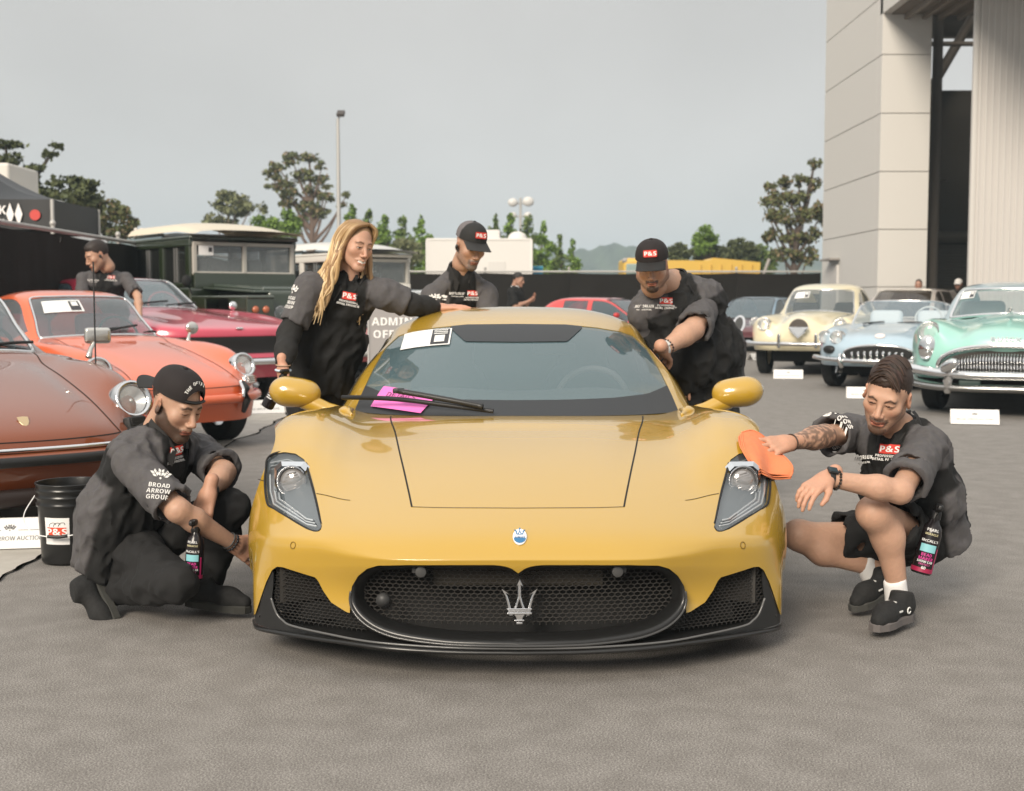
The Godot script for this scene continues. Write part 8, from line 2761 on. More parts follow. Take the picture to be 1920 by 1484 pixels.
func crew() -> void:
	fold.seed = 21
	fold.frequency = 1.0
	fold.fractal_octaves = 2
	fine.seed = 5
	fine.frequency = 1.0
	fine.fractal_octaves = 2
	var tan_ := Color(0.43, 0.255, 0.175)
	# crouching man at the left front wheel
	var root := thing("person", "man in backward black cap crouching beside the left front wheel of the yellow car", "person", Vector3(-1.434, 0, -5.0999))
	var j := {
		"hd": Vector3(-1.3113, 0.8229, -4.95), "nk": Vector3(-1.3861, 0.6919, -5), "shR": Vector3(-1.4664, 0.6035, -4.86), "shL": Vector3(-1.3018, 0.593, -5.26), "elR": Vector3(-1.2488, 0.4453, -4.7), "wrR": Vector3(-1.0792, 0.2898, -4.86),
		"elL": Vector3(-1.1508, 0.542, -5.04), "wrL": Vector3(-1.1706, 0.4875, -4.86), "hp": Vector3(-1.5555, 0.245, -5.06), "mid": Vector3(-1.5281, 0.4367, -5.04), "hem": Vector3(-1.5939, 0.1538, -5.08),
		"thR": Vector3(-1.4918, 0.2345, -4.96), "knR": Vector3(-1.2454, 0.1777, -4.66), "anR": Vector3(-1.5764, 0.0829, -4.95), "thL": Vector3(-1.4892, 0.2335, -5.12), "knL": Vector3(-1.1185, 0.4066, -5), "anL": Vector3(-1.2288, 0.0733, -5.02)}
	var hb := look(Vector3(0.78, -0.42, 0.48), Vector3(0.05, 1, 0))
	var o := {"j": j, "skin": tan_, "head_basis": hb, "hk": 1.06, "beard": {"full": true, "col": Color(0.03, 0.016, 0.010)}, "brow": Color(0.025, 0.014, 0.010), "w": 1.05, "d": 1.05, "sleeve": 0.92, "sleeve_r": 0.086,
		"front": Vector3(1, 0, 1), "eyes": 0.0, "folds": 1.3, "cell": 0.011,
		"hands": [[along(j.wrR, j.wrR - j.elR, Vector3(0, 0.3, 1)), -1.0, [0.2, 0.2, 0.2, 0.2, 0.2]], [along(j.wrL, Vector3(-0.22, -1, 0.25), Vector3(-0.3, 0, 1)), 1.0, [0.35, 0.4, 0.45, 0.5, 0.2], 0.05]],
		"marks": [["sleeve", facing(Vector3(-1.3144, 0.5497, -4.7), Vector3(0.35, 0.25, 1), Vector3(0.22, 1, 0))], ["patch", facing(Vector3(-1.2662, 0.6525, -4.9), Vector3(0.75, 0.2, 0.7), Vector3(-0.2, 1, 0))]]}
	figure(o, root)
	cap(root, Transform3D(hb.scaled(Vector3.ONE * 1.06), j.hd), Color(0.012, 0.0115, 0.011), Color(0.012, 0.0115, 0.011), true, false, Color(0.012, 0.012, 0.012))
	short_hair(root, Transform3D(hb.scaled(Vector3.ONE * 1.02), j.hd), Color(0.03, 0.015, 0.008), 0.0)
	shoe(root, facing(Vector3(-1.5822, 0.0584, -4.9), Vector3(0.50, -0.78, 0.35), Vector3(-0.8, 0.5, 0.1)), Color(0.012, 0.012, 0.012), Color(0.03, 0.028, 0.026))
	shoe(root, Transform3D(look(Vector3(0.92, -0.05, 0.3)), Vector3(-1.1455, 0.03, -4.8688)), Color(0.012, 0.012, 0.012), Color(0.03, 0.028, 0.026))
	strap_watch(root, j.elL.lerp(j.wrL, 0.90), j.wrL - j.elL, Vector3(0.1, 0.3, 1), 0.031, Color(0.03, 0.027, 0.022), Color(0.02, 0.024, 0.03))
	bracelet(root, j.elR.lerp(j.wrR, 0.98), j.wrR - j.elR, 0.032, 16, Color(0.01, 0.01, 0.012), 0.0062)
	bracelet(root, j.elR.lerp(j.wrR, 0.92), j.wrR - j.elR, 0.0325, 0, Color(0.05, 0.05, 0.05), 0.003)

	# crouching man wiping the right headlight
	root = thing("person", "dark haired man in black shorts crouching at the right headlight with an orange cloth", "person", Vector3(1.444, 0, -4.8373))
	j = {
		"hd": Vector3(1.4402, 0.865, -4.86), "nk": Vector3(1.542, 0.7067, -4.98), "shR": Vector3(1.3974, 0.684, -5.2), "shL": Vector3(1.5964, 0.6654, -4.86), "elR": Vector3(1.2363, 0.6919, -5), "wrR": Vector3(1.0689, 0.6788, -4.87),
		"elL": Vector3(1.4175, 0.5306, -4.6), "wrL": Vector3(1.138, 0.5852, -4.56), "hp": Vector3(1.6513, 0.3094, -5.15), "mid": Vector3(1.5853, 0.4998, -5.05), "hem": Vector3(1.6815, 0.2745, -5.16),
		"thL": Vector3(1.646, 0.2838, -5.05), "knL": Vector3(1.3506, 0.4353, -4.7), "anL": Vector3(1.4734, 0.122, -4.78), "thR": Vector3(1.6111, 0.2493, -5.2), "knR": Vector3(1.1736, 0.2675, -5.15), "anR": Vector3(1.4905, 0.1323, -5.14), "calfL": Vector3(0.03, 0, -0.02), "calfR": Vector3(0, -0.02, 0)}
	hb = look(Vector3(-0.50, -0.36, 0.78), Vector3(0.26, 1, 0))
	var ink := func(p: Vector3, c: Color) -> Color:
		var a: Vector3 = j.elR
		var e: Vector3 = j.wrR - a
		var t := (p - a).dot(e) / e.length_squared()
		if t < -0.1 or t > 0.9 or (p - a - e * t).length() > 0.06: return c
		var n := fold.get_noise_3d(p.x * 38.0, p.y * 38.0, p.z * 38.0)
		return c.lerp(Color(0.07, 0.05, 0.04), smoothstep(0.02, 0.14, absf(n) if n > -0.3 else 0.0) * 0.75)
	o = {"j": j, "skin": tan_ * 1.08, "head_basis": hb, "hk": 1.07, "beard": {"col": Color(0.04, 0.022, 0.014), "soul": true, "k": 0.85}, "brow": Color(0.025, 0.014, 0.010), "w": 1.02, "d": 1.0, "sleeve": 0.80, "sleeve_r": 0.088,
		"front": Vector3(-1, 0, 1), "smile": 0.38, "frown": true, "eyes": 0.12, "ink": ink, "shorts": true, "short_to": 0.62, "folds": 1.25, "cell": 0.011, "leg": 1.0,
		"hands": [[along(j.wrR, Vector3(0.9566, 0.6641, -4.8) - j.wrR, Vector3(0.1, 0.70, 0.70)), 1.0, [0.16, 0.12, 0.14, 0.2, 0.25], 0.26, 1.05], [along(j.wrL, Vector3(1.0516, 0.5398, -4.5) - j.wrL, Vector3(-0.6, 0.55, 0.6)), -1.0, [0.35, 0.42, 0.45, 0.5, 0.3], 0.07, 1.05]],
		"marks": [["sleeve", facing(Vector3(1.3033, 0.7202, -5.1), Vector3(-0.1, 0.55, 0.85), Vector3(-0.45, 1, 0))], ["patch", facing(Vector3(1.4649, 0.6525, -4.9), Vector3(-0.25, 0.2, 1), Vector3(0.12, 1, 0))], ["chest", facing(Vector3(1.3729, 0.6112, -5), Vector3(-0.5, 0.2, 1), Vector3(0.0, 1, 0))]]}
	figure(o, root)
	short_hair(root, Transform3D(hb.scaled(Vector3.ONE * 1.07), j.hd), Color(0.026, 0.014, 0.009), 0.004, true)
	var sd := Vector3(1.357, 0, -4.6766) - Vector3(1.5452, 0, -4.8708)
	shoe(root, Transform3D(look(sd), Vector3(1.4042, 0.03, -4.6231)), Color(0.012, 0.012, 0.012), Color(0.11, 0.10, 0.095), true)
	shoe(root, Transform3D(look(Vector3(-0.75, -0.15, 0.55)), Vector3(1.4281, 0.045, -4.9296)), Color(0.012, 0.012, 0.012), Color(0.05, 0.048, 0.045), true)
	for q in [[j.anL, j.knL], [j.anR, j.knR]]:
		var sf := Field.new()
		var d: Vector3 = (q[1] - q[0]).normalized()
		sf.bone(q[0] + d * 0.045, q[0] - Vector3(0, 0.06, 0), 0.043, 0.045, 0.02)
		sf.cut(q[0] + d * 0.055, d, 0.08)
		part("sock", sf.mesh(0.008), mat(0.72, 0.71, 0.70, 0.9), root, true)
	strap_watch(root, j.elL.lerp(j.wrL, 0.96), j.wrL - j.elL, Vector3(-0.2, 1, 0.5), 0.032, Color(0.008, 0.008, 0.008), Color(0.03, 0.05, 0.06), true)
	bracelet(root, j.elL.lerp(j.wrL, 0.86), j.wrL - j.elL, 0.034, 18, Color(0.02, 0.012, 0.008), 0.0055)
	bracelet(root, j.elR.lerp(j.wrR, 0.94), j.wrR - j.elR, 0.032, 0, Color(0.05, 0.03, 0.02), 0.003)

	# woman leaning on the roof
	root = thing("person", "smiling woman with long blond wavy hair leaning a hand on the yellow roof", "person", Vector3(-1.0334, 0, -6.5809))
	j = {
		"hd": Vector3(-0.785, 1.5085, -6.42), "nk": Vector3(-0.8346, 1.3254, -6.48), "shR": Vector3(-1.0089, 1.2919, -6.38), "shL": Vector3(-0.6434, 1.2604, -6.46), "elR": Vector3(-1.1108, 1.0587, -6.32), "wrR": Vector3(-1.1132, 0.9024, -6.16),
		"elL": Vector3(-0.5117, 1.2064, -6.5), "wrL": Vector3(-0.3826, 1.1896, -6.62), "hp": Vector3(-1.0072, 0.8787, -6.62), "mid": Vector3(-0.9407, 1.0883, -6.56), "hem": Vector3(-1.0137, 0.7895, -6.62),
		"thR": Vector3(-1.0774, 0.7824, -6.6), "knR": Vector3(-1.0854, 0.3556, -6.55), "anR": Vector3(-1.1113, 0.0442, -6.65), "thL": Vector3(-0.9612, 0.7771, -6.68), "knL": Vector3(-1.0136, 0.3411, -6.66), "anL": Vector3(-1.0287, 0.0354, -6.7)}
	hb = look(Vector3(0.62, -0.26, 0.74), Vector3(0.16, 1, 0))
	o = {"j": j, "skin": Color(0.48, 0.275, 0.19), "head_basis": hb, "hk": 0.98, "fem": true, "smile": 1.0, "eyes": 0.35, "brow": Color(0.10, 0.05, 0.025), "w": 0.92, "d": 0.86, "sleeve": 0.78, "sleeve_r": 0.074, "arm": 0.86, "leg": 1.0,
		"front": Vector3(1, 0, 1), "folds": 1.2,
		"hands": [[along(j.wrR, Vector3(0.12, -1, 0.1), Vector3(-0.6, 0, 0.8)), 1.0, [0.3, 0.35, 0.4, 0.4, 0.2], 0.05, 0.95], [along(j.wrL, Vector3(1, 0.04, 0.1), Vector3(0, 1, 0.15)), -1.0, [0.12, 0.1, 0.1, 0.12, 0.1], 0.1, 0.98]],
		"marks": [["sleeve", facing(Vector3(-1.1047, 1.2568, -6.3), Vector3(-0.35, 0.1, 1), Vector3(0.18, 1, 0))], ["patch", facing(Vector3(-0.817, 1.2494, -6.4), Vector3(0.2, 0.15, 1), Vector3(0.18, 1, 0))], ["chest", facing(Vector3(-0.9909, 1.2707, -6.4), Vector3(-0.1, 0.15, 1), Vector3(0.1, 1, 0))]]}
	figure(o, root)
	var us := Field.new()
	for s in ["R", "L"]:
		us.bone(j["sh" + s].lerp(j["el" + s], 0.6), j["el" + s], 0.058, 0.055, 0.03)
		us.bone(j["el" + s], j["wr" + s].lerp(j["el" + s], 0.5), 0.055, 0.052, 0.03)
		us.bone(j["wr" + s].lerp(j["el" + s], 0.5), j["wr" + s], 0.052, 0.037, 0.03)
		us.cut(j["wr" + s].lerp(j["el" + s], 0.06), j["wr" + s] - j["el" + s], 0.07)
	us.disp = func(p): return fold.get_noise_3d(p.x * 30.0, p.y * 30.0, p.z * 30.0) * 0.004
	part("undershirt_sleeves", us.mesh(0.009), mat(0.011, 0.0105, 0.010, 0.85), root, true)
	for c in [[0.0, 0.0355, Color(0.5, 0.6, 0.68)], [0.025, 0.034, Color(0.45, 0.3, 0.2)]]:
		bracelet(root, j.wrR + Vector3(0.002, -0.012 + c[0], 0), Vector3(0.05, 1, 0.05), c[1], 0, c[2], 0.006 if c[0] == 0.0 else 0.003)
	long_hair(root, Transform3D(hb.scaled(Vector3.ONE * 0.98), j.hd))
	var mb := MB.new()
	var px := facing(Vector3(-0.9764, 1.1317, -6.4), Vector3(-0.1, 0.12, 1), Vector3(0.06, 1, 0))
	part("pocket", stick(_shirt_field(j, o), patch(0.085, 0.15), px, 0.004), mat(0.009, 0.0085, 0.008, 0.8), root, true)
	for s in [-0.02, 0.02]: shoe(root, Transform3D(look(Vector3(0.2, 0, 1)), Vector3(-1.0564, 0.03, -6.3167)) if s < 0 else Transform3D(look(Vector3(0.3, 0, 1)), Vector3(-0.9785, 0.03, -6.4042)), Color(0.012, 0.012, 0.012), Color(0.4, 0.4, 0.38))

	# man in the grey and black cap behind the car
	root = thing("person", "bearded man in grey and black cap standing behind the yellow car", "person", Vector3(-0.4441, 0, -9.5528))
	j = {
		"hd": Vector3(-0.2718, 1.5884, -8.35), "nk": Vector3(-0.3474, 1.4144, -8.48), "shR": Vector3(-0.5286, 1.2586, -8.42), "shL": Vector3(-0.1718, 1.2735, -8.55), "elR": Vector3(-0.5573, 0.9664, -8.3), "wrR": Vector3(-0.4282, 0.7998, -8.15),
		"elL": Vector3(-0.1586, 0.9634, -8.4), "wrL": Vector3(-0.2068, 0.7972, -8.2), "hp": Vector3(-0.4138, 0.7586, -8.95), "mid": Vector3(-0.3767, 1.0267, -8.72), "hem": Vector3(-0.4155, 0.6625, -8.98),
		"thR": Vector3(-0.4986, 0.6625, -8.98), "knR": Vector3(-0.5057, 0.3429, -8.95), "anR": Vector3(-0.5095, 0.1089, -9), "thL": Vector3(-0.3331, 0.6612, -9), "knL": Vector3(-0.3253, 0.341, -8.97), "anL": Vector3(-0.3277, 0.1064, -9.02)}
	hb = look(Vector3(0.46, -0.40, 0.80), Vector3(0.06, 1, 0))
	o = {"j": j, "skin": tan_ * 0.95, "head_basis": hb, "hk": 1.14, "beard": {"col": Color(0.10, 0.085, 0.075), "k": 0.85}, "brow": Color(0.05, 0.035, 0.03), "eyes": 0.0, "w": 1.05, "d": 1.05, "sleeve": 0.85, "front": Vector3(0.5, 0, 1), "cell": 0.015, "head_cell": 0.0046,
		"hands": [[along(j.wrR, Vector3(0.3, -0.3, 0.9), Vector3(0, 1, 0)), 1.0, [0.2, 0.2, 0.2, 0.2, 0.2]], [along(j.wrL, Vector3(-0.2, -0.3, 0.9), Vector3(0, 1, 0)), -1.0, [0.2, 0.2, 0.2, 0.2, 0.2]]],
		"marks": [["patch", facing(Vector3(-0.2461, 1.2831, -8.4), Vector3(0.35, 0.1, 1))], ["chest", facing(Vector3(-0.3585, 1.2796, -8.4), Vector3(0.1, 0.1, 1))], ["sleeve", facing(Vector3(-0.5143, 1.2234, -8.3), Vector3(-0.5, 0.1, 1))]]}
	figure(o, root)
	cap(root, Transform3D(hb.scaled(Vector3.ONE * 1.14), j.hd), Color(0.018, 0.017, 0.017), Color(0.13, 0.12, 0.125), false, true, Color(0.02, 0.021, 0.022))
	mb = MB.new()
	var ear := Transform3D(hb.scaled(Vector3.ONE * 1.14), j.hd)
	ball(mb, ear * Vector3(-0.089, -0.012, 0.004), Vector3(0.009, 0.018, 0.012), hb, 10)
	rod(mb, ear * Vector3(-0.089, -0.01, 0.004), ear * Vector3(-0.083, -0.035, 0.02), 0.005)
	part("earpiece", mb, mat(0.01, 0.01, 0.01, 0.4), root, true)

	# heavy man in the black cap at the right door
	root = thing("person", "heavyset man in black cap with red badge leaning over the right door", "person", Vector3(1.1517, 0, -7.3447))
	j = {
		"hd": Vector3(0.7406, 1.411, -6.74), "nk": Vector3(0.8874, 1.3277, -6.98), "shR": Vector3(0.7103, 1.1535, -6.92), "shL": Vector3(1.0728, 1.2112, -7), "elR": Vector3(0.7895, 1.0055, -7.02), "wrR": Vector3(0.9293, 0.8178, -6.95),
		"elL": Vector3(0.9581, 1.0767, -6.72), "wrL": Vector3(0.7794, 0.9755, -6.56), "hp": Vector3(1.0634, 0.7493, -7.1), "mid": Vector3(0.9664, 0.9908, -7.02), "hem": Vector3(1.052, 0.6984, -7.1),
		"thR": Vector3(1.0381, 0.5976, -7.12), "knR": Vector3(1.0445, 0.283, -7.1), "anR": Vector3(1.0602, 0.0629, -7.15), "thL": Vector3(1.1585, 0.5941, -7.16), "knL": Vector3(1.1772, 0.2778, -7.14), "anL": Vector3(1.1897, 0.0548, -7.2)}
	hb = look(Vector3(-0.16, -0.34, 0.92), Vector3(-0.04, 1, 0))
	o = {"j": j, "skin": tan_ * 1.06, "head_basis": hb, "hk": 0.98, "fat": 1.0, "beard": {"col": Color(0.02, 0.012, 0.009), "soul": true, "k": 0.95}, "brow": Color(0.02, 0.012, 0.01), "smile": 0.4, "eyes": 0.1, "w": 1.45, "d": 1.25, "arm": 1.3, "sleeve": 0.95, "sleeve_r": 0.098, "belly": 0.11, "leg": 1.15,
		"front": Vector3(-0.5, 0, 1), "folds": 1.4, "bulk": [[Vector3(1.1027, 0.9733, -7.1), 0.16]],
		"hands": [[along(j.wrL, Vector3(0.3, -0.4, -0.85), Vector3(0.5, 0.6, 0.3)), -1.0, [0.3, 0.3, 0.3, 0.3, 0.2], 0.08, 1.1], [along(j.wrR, Vector3(0, -0.8, 0.4), Vector3(0, 0.5, 0.8)), 1.0, [0.3, 0.3, 0.3, 0.3, 0.2]]],
		"marks": [["patch", facing(Vector3(0.8255, 1.2342, -6.8), Vector3(-0.05, 0.15, 1))], ["chest", facing(Vector3(0.7005, 1.2029, -6.8), Vector3(-0.2, 0.1, 1))]]}
	figure(o, root)
	cap(root, Transform3D(hb.scaled(Vector3.ONE * 1.02), j.hd), Color(0.012, 0.0115, 0.011), Color(0.012, 0.0115, 0.011), false, true, Color(0.012, 0.012, 0.012))
	short_hair(root, Transform3D(hb.scaled(Vector3.ONE * 0.98), j.hd), Color(0.02, 0.012, 0.008), 0.0)
	strap_watch(root, j.elL.lerp(j.wrL, 0.97), j.wrL - j.elL, Vector3(-0.3, 0.3, 1), 0.036, Color(0.6, 0.6, 0.58), Color(0.5, 0.5, 0.48), true)
	bracelet(root, j.elL.lerp(j.wrL, 0.86), j.wrL - j.elL, 0.039, 16, Color(0.02, 0.01, 0.008), 0.0065)

	# man behind the orange coupe
	root = thing("person", "dark haired man looking down behind the orange coupe", "person", Vector3(-4.46, 0, -14.1))
	j = {
		"hd": Vector3(-4.5214, 1.7293, -13.9), "nk": Vector3(-4.4943, 1.5351, -14), "shR": Vector3(-4.6729, 1.4692, -13.9), "shL": Vector3(-4.2655, 1.4726, -14.09), "elR": Vector3(-4.6588, 1.2027, -13.77), "wrR": Vector3(-4.5262, 0.9758, -13.58),
		"elL": Vector3(-4.0841, 1.2838, -13.9), "wrL": Vector3(-3.9932, 1.0317, -13.65), "hp": Vector3(-4.5026, 0.9076, -14.09), "hem": Vector3(-4.5054, 0.7895, -14.09),
		"thR": Vector3(-4.5836, 0.7304, -14.09), "knR": Vector3(-4.5949, 0.2561, -14.09), "anR": Vector3(-4.6266, -0.2566, -14.15), "thL": Vector3(-4.4358, 0.7304, -14.09), "knL": Vector3(-4.4467, 0.2561, -14.09), "anL": Vector3(-4.4774, -0.2566, -14.15)}
	hb = look(Vector3(-0.72, -0.42, 0.55), Vector3(-0.05, 1, 0))
	o = {"j": j, "skin": tan_ * 1.0, "head_basis": hb, "hk": 1.27, "w": 1.2, "d": 1.15, "brow": Color(0.03, 0.02, 0.015), "eyes": 0.0, "cell": 0.018, "head_cell": 0.0055, "front": Vector3(-0.4, 0, 1),
		"beard": {"full": true, "col": Color(0.1, 0.07, 0.05), "k": 0.35},
		"marks": [["patch", facing(Vector3(-4.3748, 1.5127, -13.77), Vector3(0.05, 0.1, 1))], ["chest", facing(Vector3(-4.5601, 1.4669, -13.77), Vector3(-0.1, 0.1, 1))]]}
	figure(o, root)
	short_hair(root, Transform3D(hb.scaled(Vector3.ONE * 1.29), j.hd), Color(0.02, 0.013, 0.01), 0.006)
	mb = MB.new()
	ear = Transform3D(hb.scaled(Vector3.ONE * 1.27), j.hd)
	ball(mb, ear * Vector3(0.088, -0.012, 0.004), Vector3(0.011, 0.022, 0.014), hb, 10)
	part("earpiece", mb, mat(0.01, 0.01, 0.01, 0.4), root, true)

	# small figures farther off
	far_man("person", "man in black with white collar at the far black fence", Vector3(0.0759, 0, -22.5582), 22.0, Vector3(968, 529, 0), Vector3(0.9, -0.2, 0.3), Color(0.012, 0.012, 0.014), 0)
	far_man("person", "bald man in black shirt standing at the hangar doorway", Vector3(9.2964, 0, -29.1257), 0.0, Vector3(1720, 529, 0), Vector3(-0.4, -0.1, 0.9), Color(0.012, 0.012, 0.012), 1)
	far_man("person", "man in white cap at the edge of the hangar door", Vector3(10.2138, 0, -29.1257), 0.0, Vector3(1795, 527, 0), Vector3(-0.6, -0.1, 0.8), Color(0.012, 0.012, 0.012), 2)

func _shirt_field(j: Dictionary, o: Dictionary) -> Field:
	var sh := Field.new()
	var R: Vector3 = (j.shL - j.shR).normalized()
	torso(sh, j.hem, j.mid, (j.mid as Vector3).lerp(j.nk, 0.62), R, o.w, float(o.d) * 1.04, 0.07)
	return sh

func far_man(called: String, label: String, at: Vector3, _d: float, _h: Vector3, fwd: Vector3, cloth: Color, kind: int) -> void:
	var root := thing(called, label, "person", at)
	var b := look(Vector3(fwd.x, 0, fwd.z))
	var W := func(x: float, y: float, z: float) -> Vector3: return at + b * Vector3(x, y, z)
	var j := {"hd": W.call(0, 1.62, 0.04), "nk": W.call(0, 1.45, -0.02), "shR": W.call(-0.19, 1.40, -0.02), "shL": W.call(0.19, 1.40, -0.02), "hp": W.call(0, 0.95, 0), "hem": W.call(0, 0.85, 0),
		"elR": W.call(-0.25, 1.12, 0.0), "wrR": W.call(-0.24, 0.88, 0.08), "elL": W.call(0.25, 1.12, 0.02), "wrL": W.call(0.24, 0.88, 0.08),
		"thR": W.call(-0.09, 0.88, 0), "knR": W.call(-0.1, 0.48, 0.02), "anR": W.call(-0.1, 0.08, 0), "thL": W.call(0.09, 0.88, 0), "knL": W.call(0.1, 0.48, 0.02), "anL": W.call(0.1, 0.08, 0)}
	if kind == 0:
		j.elL = W.call(0.24, 1.14, 0.06); j.wrL = W.call(0.1, 1.28, 0.26)
		j.elR = W.call(-0.24, 1.14, 0.06); j.wrR = W.call(-0.06, 1.24, 0.26)
	var hb := look(fwd)
	var o := {"j": j, "skin": Color(0.36, 0.2, 0.14), "head_basis": hb, "eyes": 0.0, "cell": 0.022, "head_cell": 0.007, "plain": true, "sleeve": 0.9, "front": fwd,
		"hands": [[along(j.wrL, j.wrL - j.elL, fwd), -1.0, [0.5, 0.5, 0.5, 0.5, 0.3]], [along(j.wrR, j.wrR - j.elR, fwd), 1.0, [0.5, 0.5, 0.5, 0.5, 0.3]]]}
	if kind == 2: o.beard = {"full": true, "col": Color(0.05, 0.03, 0.02)}
	figure(o, root)
	for s in [-1.0, 1.0]: shoe(root, Transform3D(b, W.call(0.1 * s, 0.03, 0.05)), Color(0.012, 0.012, 0.012), Color(0.05, 0.05, 0.05))
	var hx := Transform3D(hb, j.hd)
	if kind == 0:
		short_hair(root, hx, Color(0.015, 0.012, 0.01), 0.004)
		var mb := MB.new()
		lathe(mb, [Vector2(0.066, 0), Vector2(0.075, 0.03), Vector2(0.07, 0.05)], Transform3D(b, j.nk + Vector3(0, 0.01, 0.01)), 20)
		part("white_collar", mb, mat(0.7, 0.7, 0.7, 0.8), root, true)
	elif kind == 2:
		cap(root, hx, Color(0.6, 0.58, 0.56), Color(0.6, 0.58, 0.56), false, false, Color(0.6, 0.58, 0.56))
	else:
		short_hair(root, hx, Color(0.03, 0.025, 0.02), 0.0)

func long_hair(root: Node3D, x: Transform3D) -> void:
	# a scalp layer and many wavy locks falling from a side parting; their own +x is her left
	var r := RandomNumberGenerator.new()
	r.seed = 77
	var mb := MB.new()
	var tones := [Color(0.46, 0.30, 0.14), Color(0.60, 0.43, 0.23), Color(0.30, 0.18, 0.085), Color(0.68, 0.52, 0.31), Color(0.20, 0.115, 0.055)]
	for q in 210:
		var side := -1.0 if q % 5 < 3 else 1.0
		var u := r.randf()
		var back := r.randf()
		# root on the parting line, then over the skull, then down
		var rootp := Vector3(0.018 + r.randf_range(-0.006, 0.006), 0.122 - back * 0.012, lerpf(0.055, -0.085, back))
		var outx := side * (0.083 + r.randf() * 0.014)
		var zz := lerpf(0.052, -0.09, back)
		if back > 0.7: outx *= 1.0 - (back - 0.7) * 1.6
		var over := Vector3(outx * 0.72, 0.088, zz * 1.05 + 0.006)
		var ear := Vector3(outx, 0.0 + r.randf() * 0.02, zz * 0.92 - 0.018)
		if back < 0.25: ear = Vector3(side * 0.080, 0.0, 0.026 - back * 0.12)
		var length := r.randf_range(0.24, 0.40)
		var fwd := lerpf(0.055, -0.07, back) + r.randf_range(-0.02, 0.02)
		var pts := [rootp, over, ear]
		var wx := r.randf() * TAU
		var n := 6
		for k in n:
			var t := float(k + 1) / n
			var sway := sin(t * 9.0 + wx) * 0.016 * (0.4 + t)
			pts.append(Vector3(outx * (1.02 + 0.25 * t) + sway * 0.8, ear.y - 0.03 - length * t, fwd * (0.4 + 0.9 * t) + ear.z * (1.0 - t) * 0.5 + cos(t * 8.0 + wx) * 0.016 * t))
		var w := []
		var c := curve(pts, 34)
		for k in 35:
			var t := k / 34.0
			w.append(lerpf(0.0075, 0.0125, sin(PI * minf(t * 1.2, 1.0))) * (1.0 - 0.75 * smoothstep(0.75, 1.0, t)))
		var from := mb.v.size()
		for k in c.size():
			c[k] = x * c[k]
			# hair hangs with gravity, not with the tilt of the head
			var drop := maxf(0.0, (x.origin.y - c[k].y))
			c[k] += Vector3(-0.10 * drop, 0, 0.05 * drop)
		tube(mb, c, w, 5, false, 0.4, x.basis.z)
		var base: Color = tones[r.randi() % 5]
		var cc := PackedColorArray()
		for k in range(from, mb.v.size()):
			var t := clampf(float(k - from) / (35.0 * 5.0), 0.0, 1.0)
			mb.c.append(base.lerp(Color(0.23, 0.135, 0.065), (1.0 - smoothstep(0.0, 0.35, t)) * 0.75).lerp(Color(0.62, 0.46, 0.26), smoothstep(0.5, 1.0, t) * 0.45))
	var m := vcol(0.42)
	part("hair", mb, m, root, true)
	var f := Field.new()
	f.egg(Vector3(0, 0.040, -0.022), Vector3(0.079, 0.088, 0.097), 0.01)
	f.egg(Vector3(0, -0.04, 0.09), Vector3(0.080, 0.108, 0.066), 0.012, 1)
	f.cut(Vector3(0, -0.06, 0), Vector3.DOWN, 0.2)
	var s := MB.new()
	s.join(f.mesh(0.005), x)
	part("scalp_hair", s, mat(0.26, 0.155, 0.075, 0.5), root, true)


# ---- small things ----
func placard(label: String, at: Vector3, turn: float, words := false) -> void:
	var root := thing("placard", label, "placard", at, turn, "white folded placards on the ground before the cars")
	var white := mat(0.72, 0.715, 0.70, 0.6)
	for s in [1.0, -1.0]:
		var mb := MB.new()
		box(mb, Vector3(0, 0.078, 0.045 * s), Vector3(0.46, 0.158, 0.004), Basis(Vector3.RIGHT, -0.50 * s))
		part("leaf", mb, white, root)
	var t := Transform3D(Basis(Vector3.RIGHT, -0.50), Vector3(0, 0.078, 0.045)) * Transform3D(Basis(), Vector3(0, 0, 0.003))
	var mb := MB.new()
	var ink := mat(0.10, 0.10, 0.105, 0.7)
	mb.join(arrows(0.026, Vector2(0, 0.03)), t)
	part("emblem", mb, ink, root)
	mb = MB.new()
	text(mb, "BROAD ARROW AUCTIONS", 0.021, t * Transform3D(Basis(), Vector3(0, -0.026, 0)), false, 0.001)
	if words:
		for s in [1.0, -1.0]: box(mb, t * Vector3(0.12 * s, 0.016, 0.0005), Vector3(0.16, 0.0018, 0.001), t.basis)
	part("lettering", mb, ink, root)

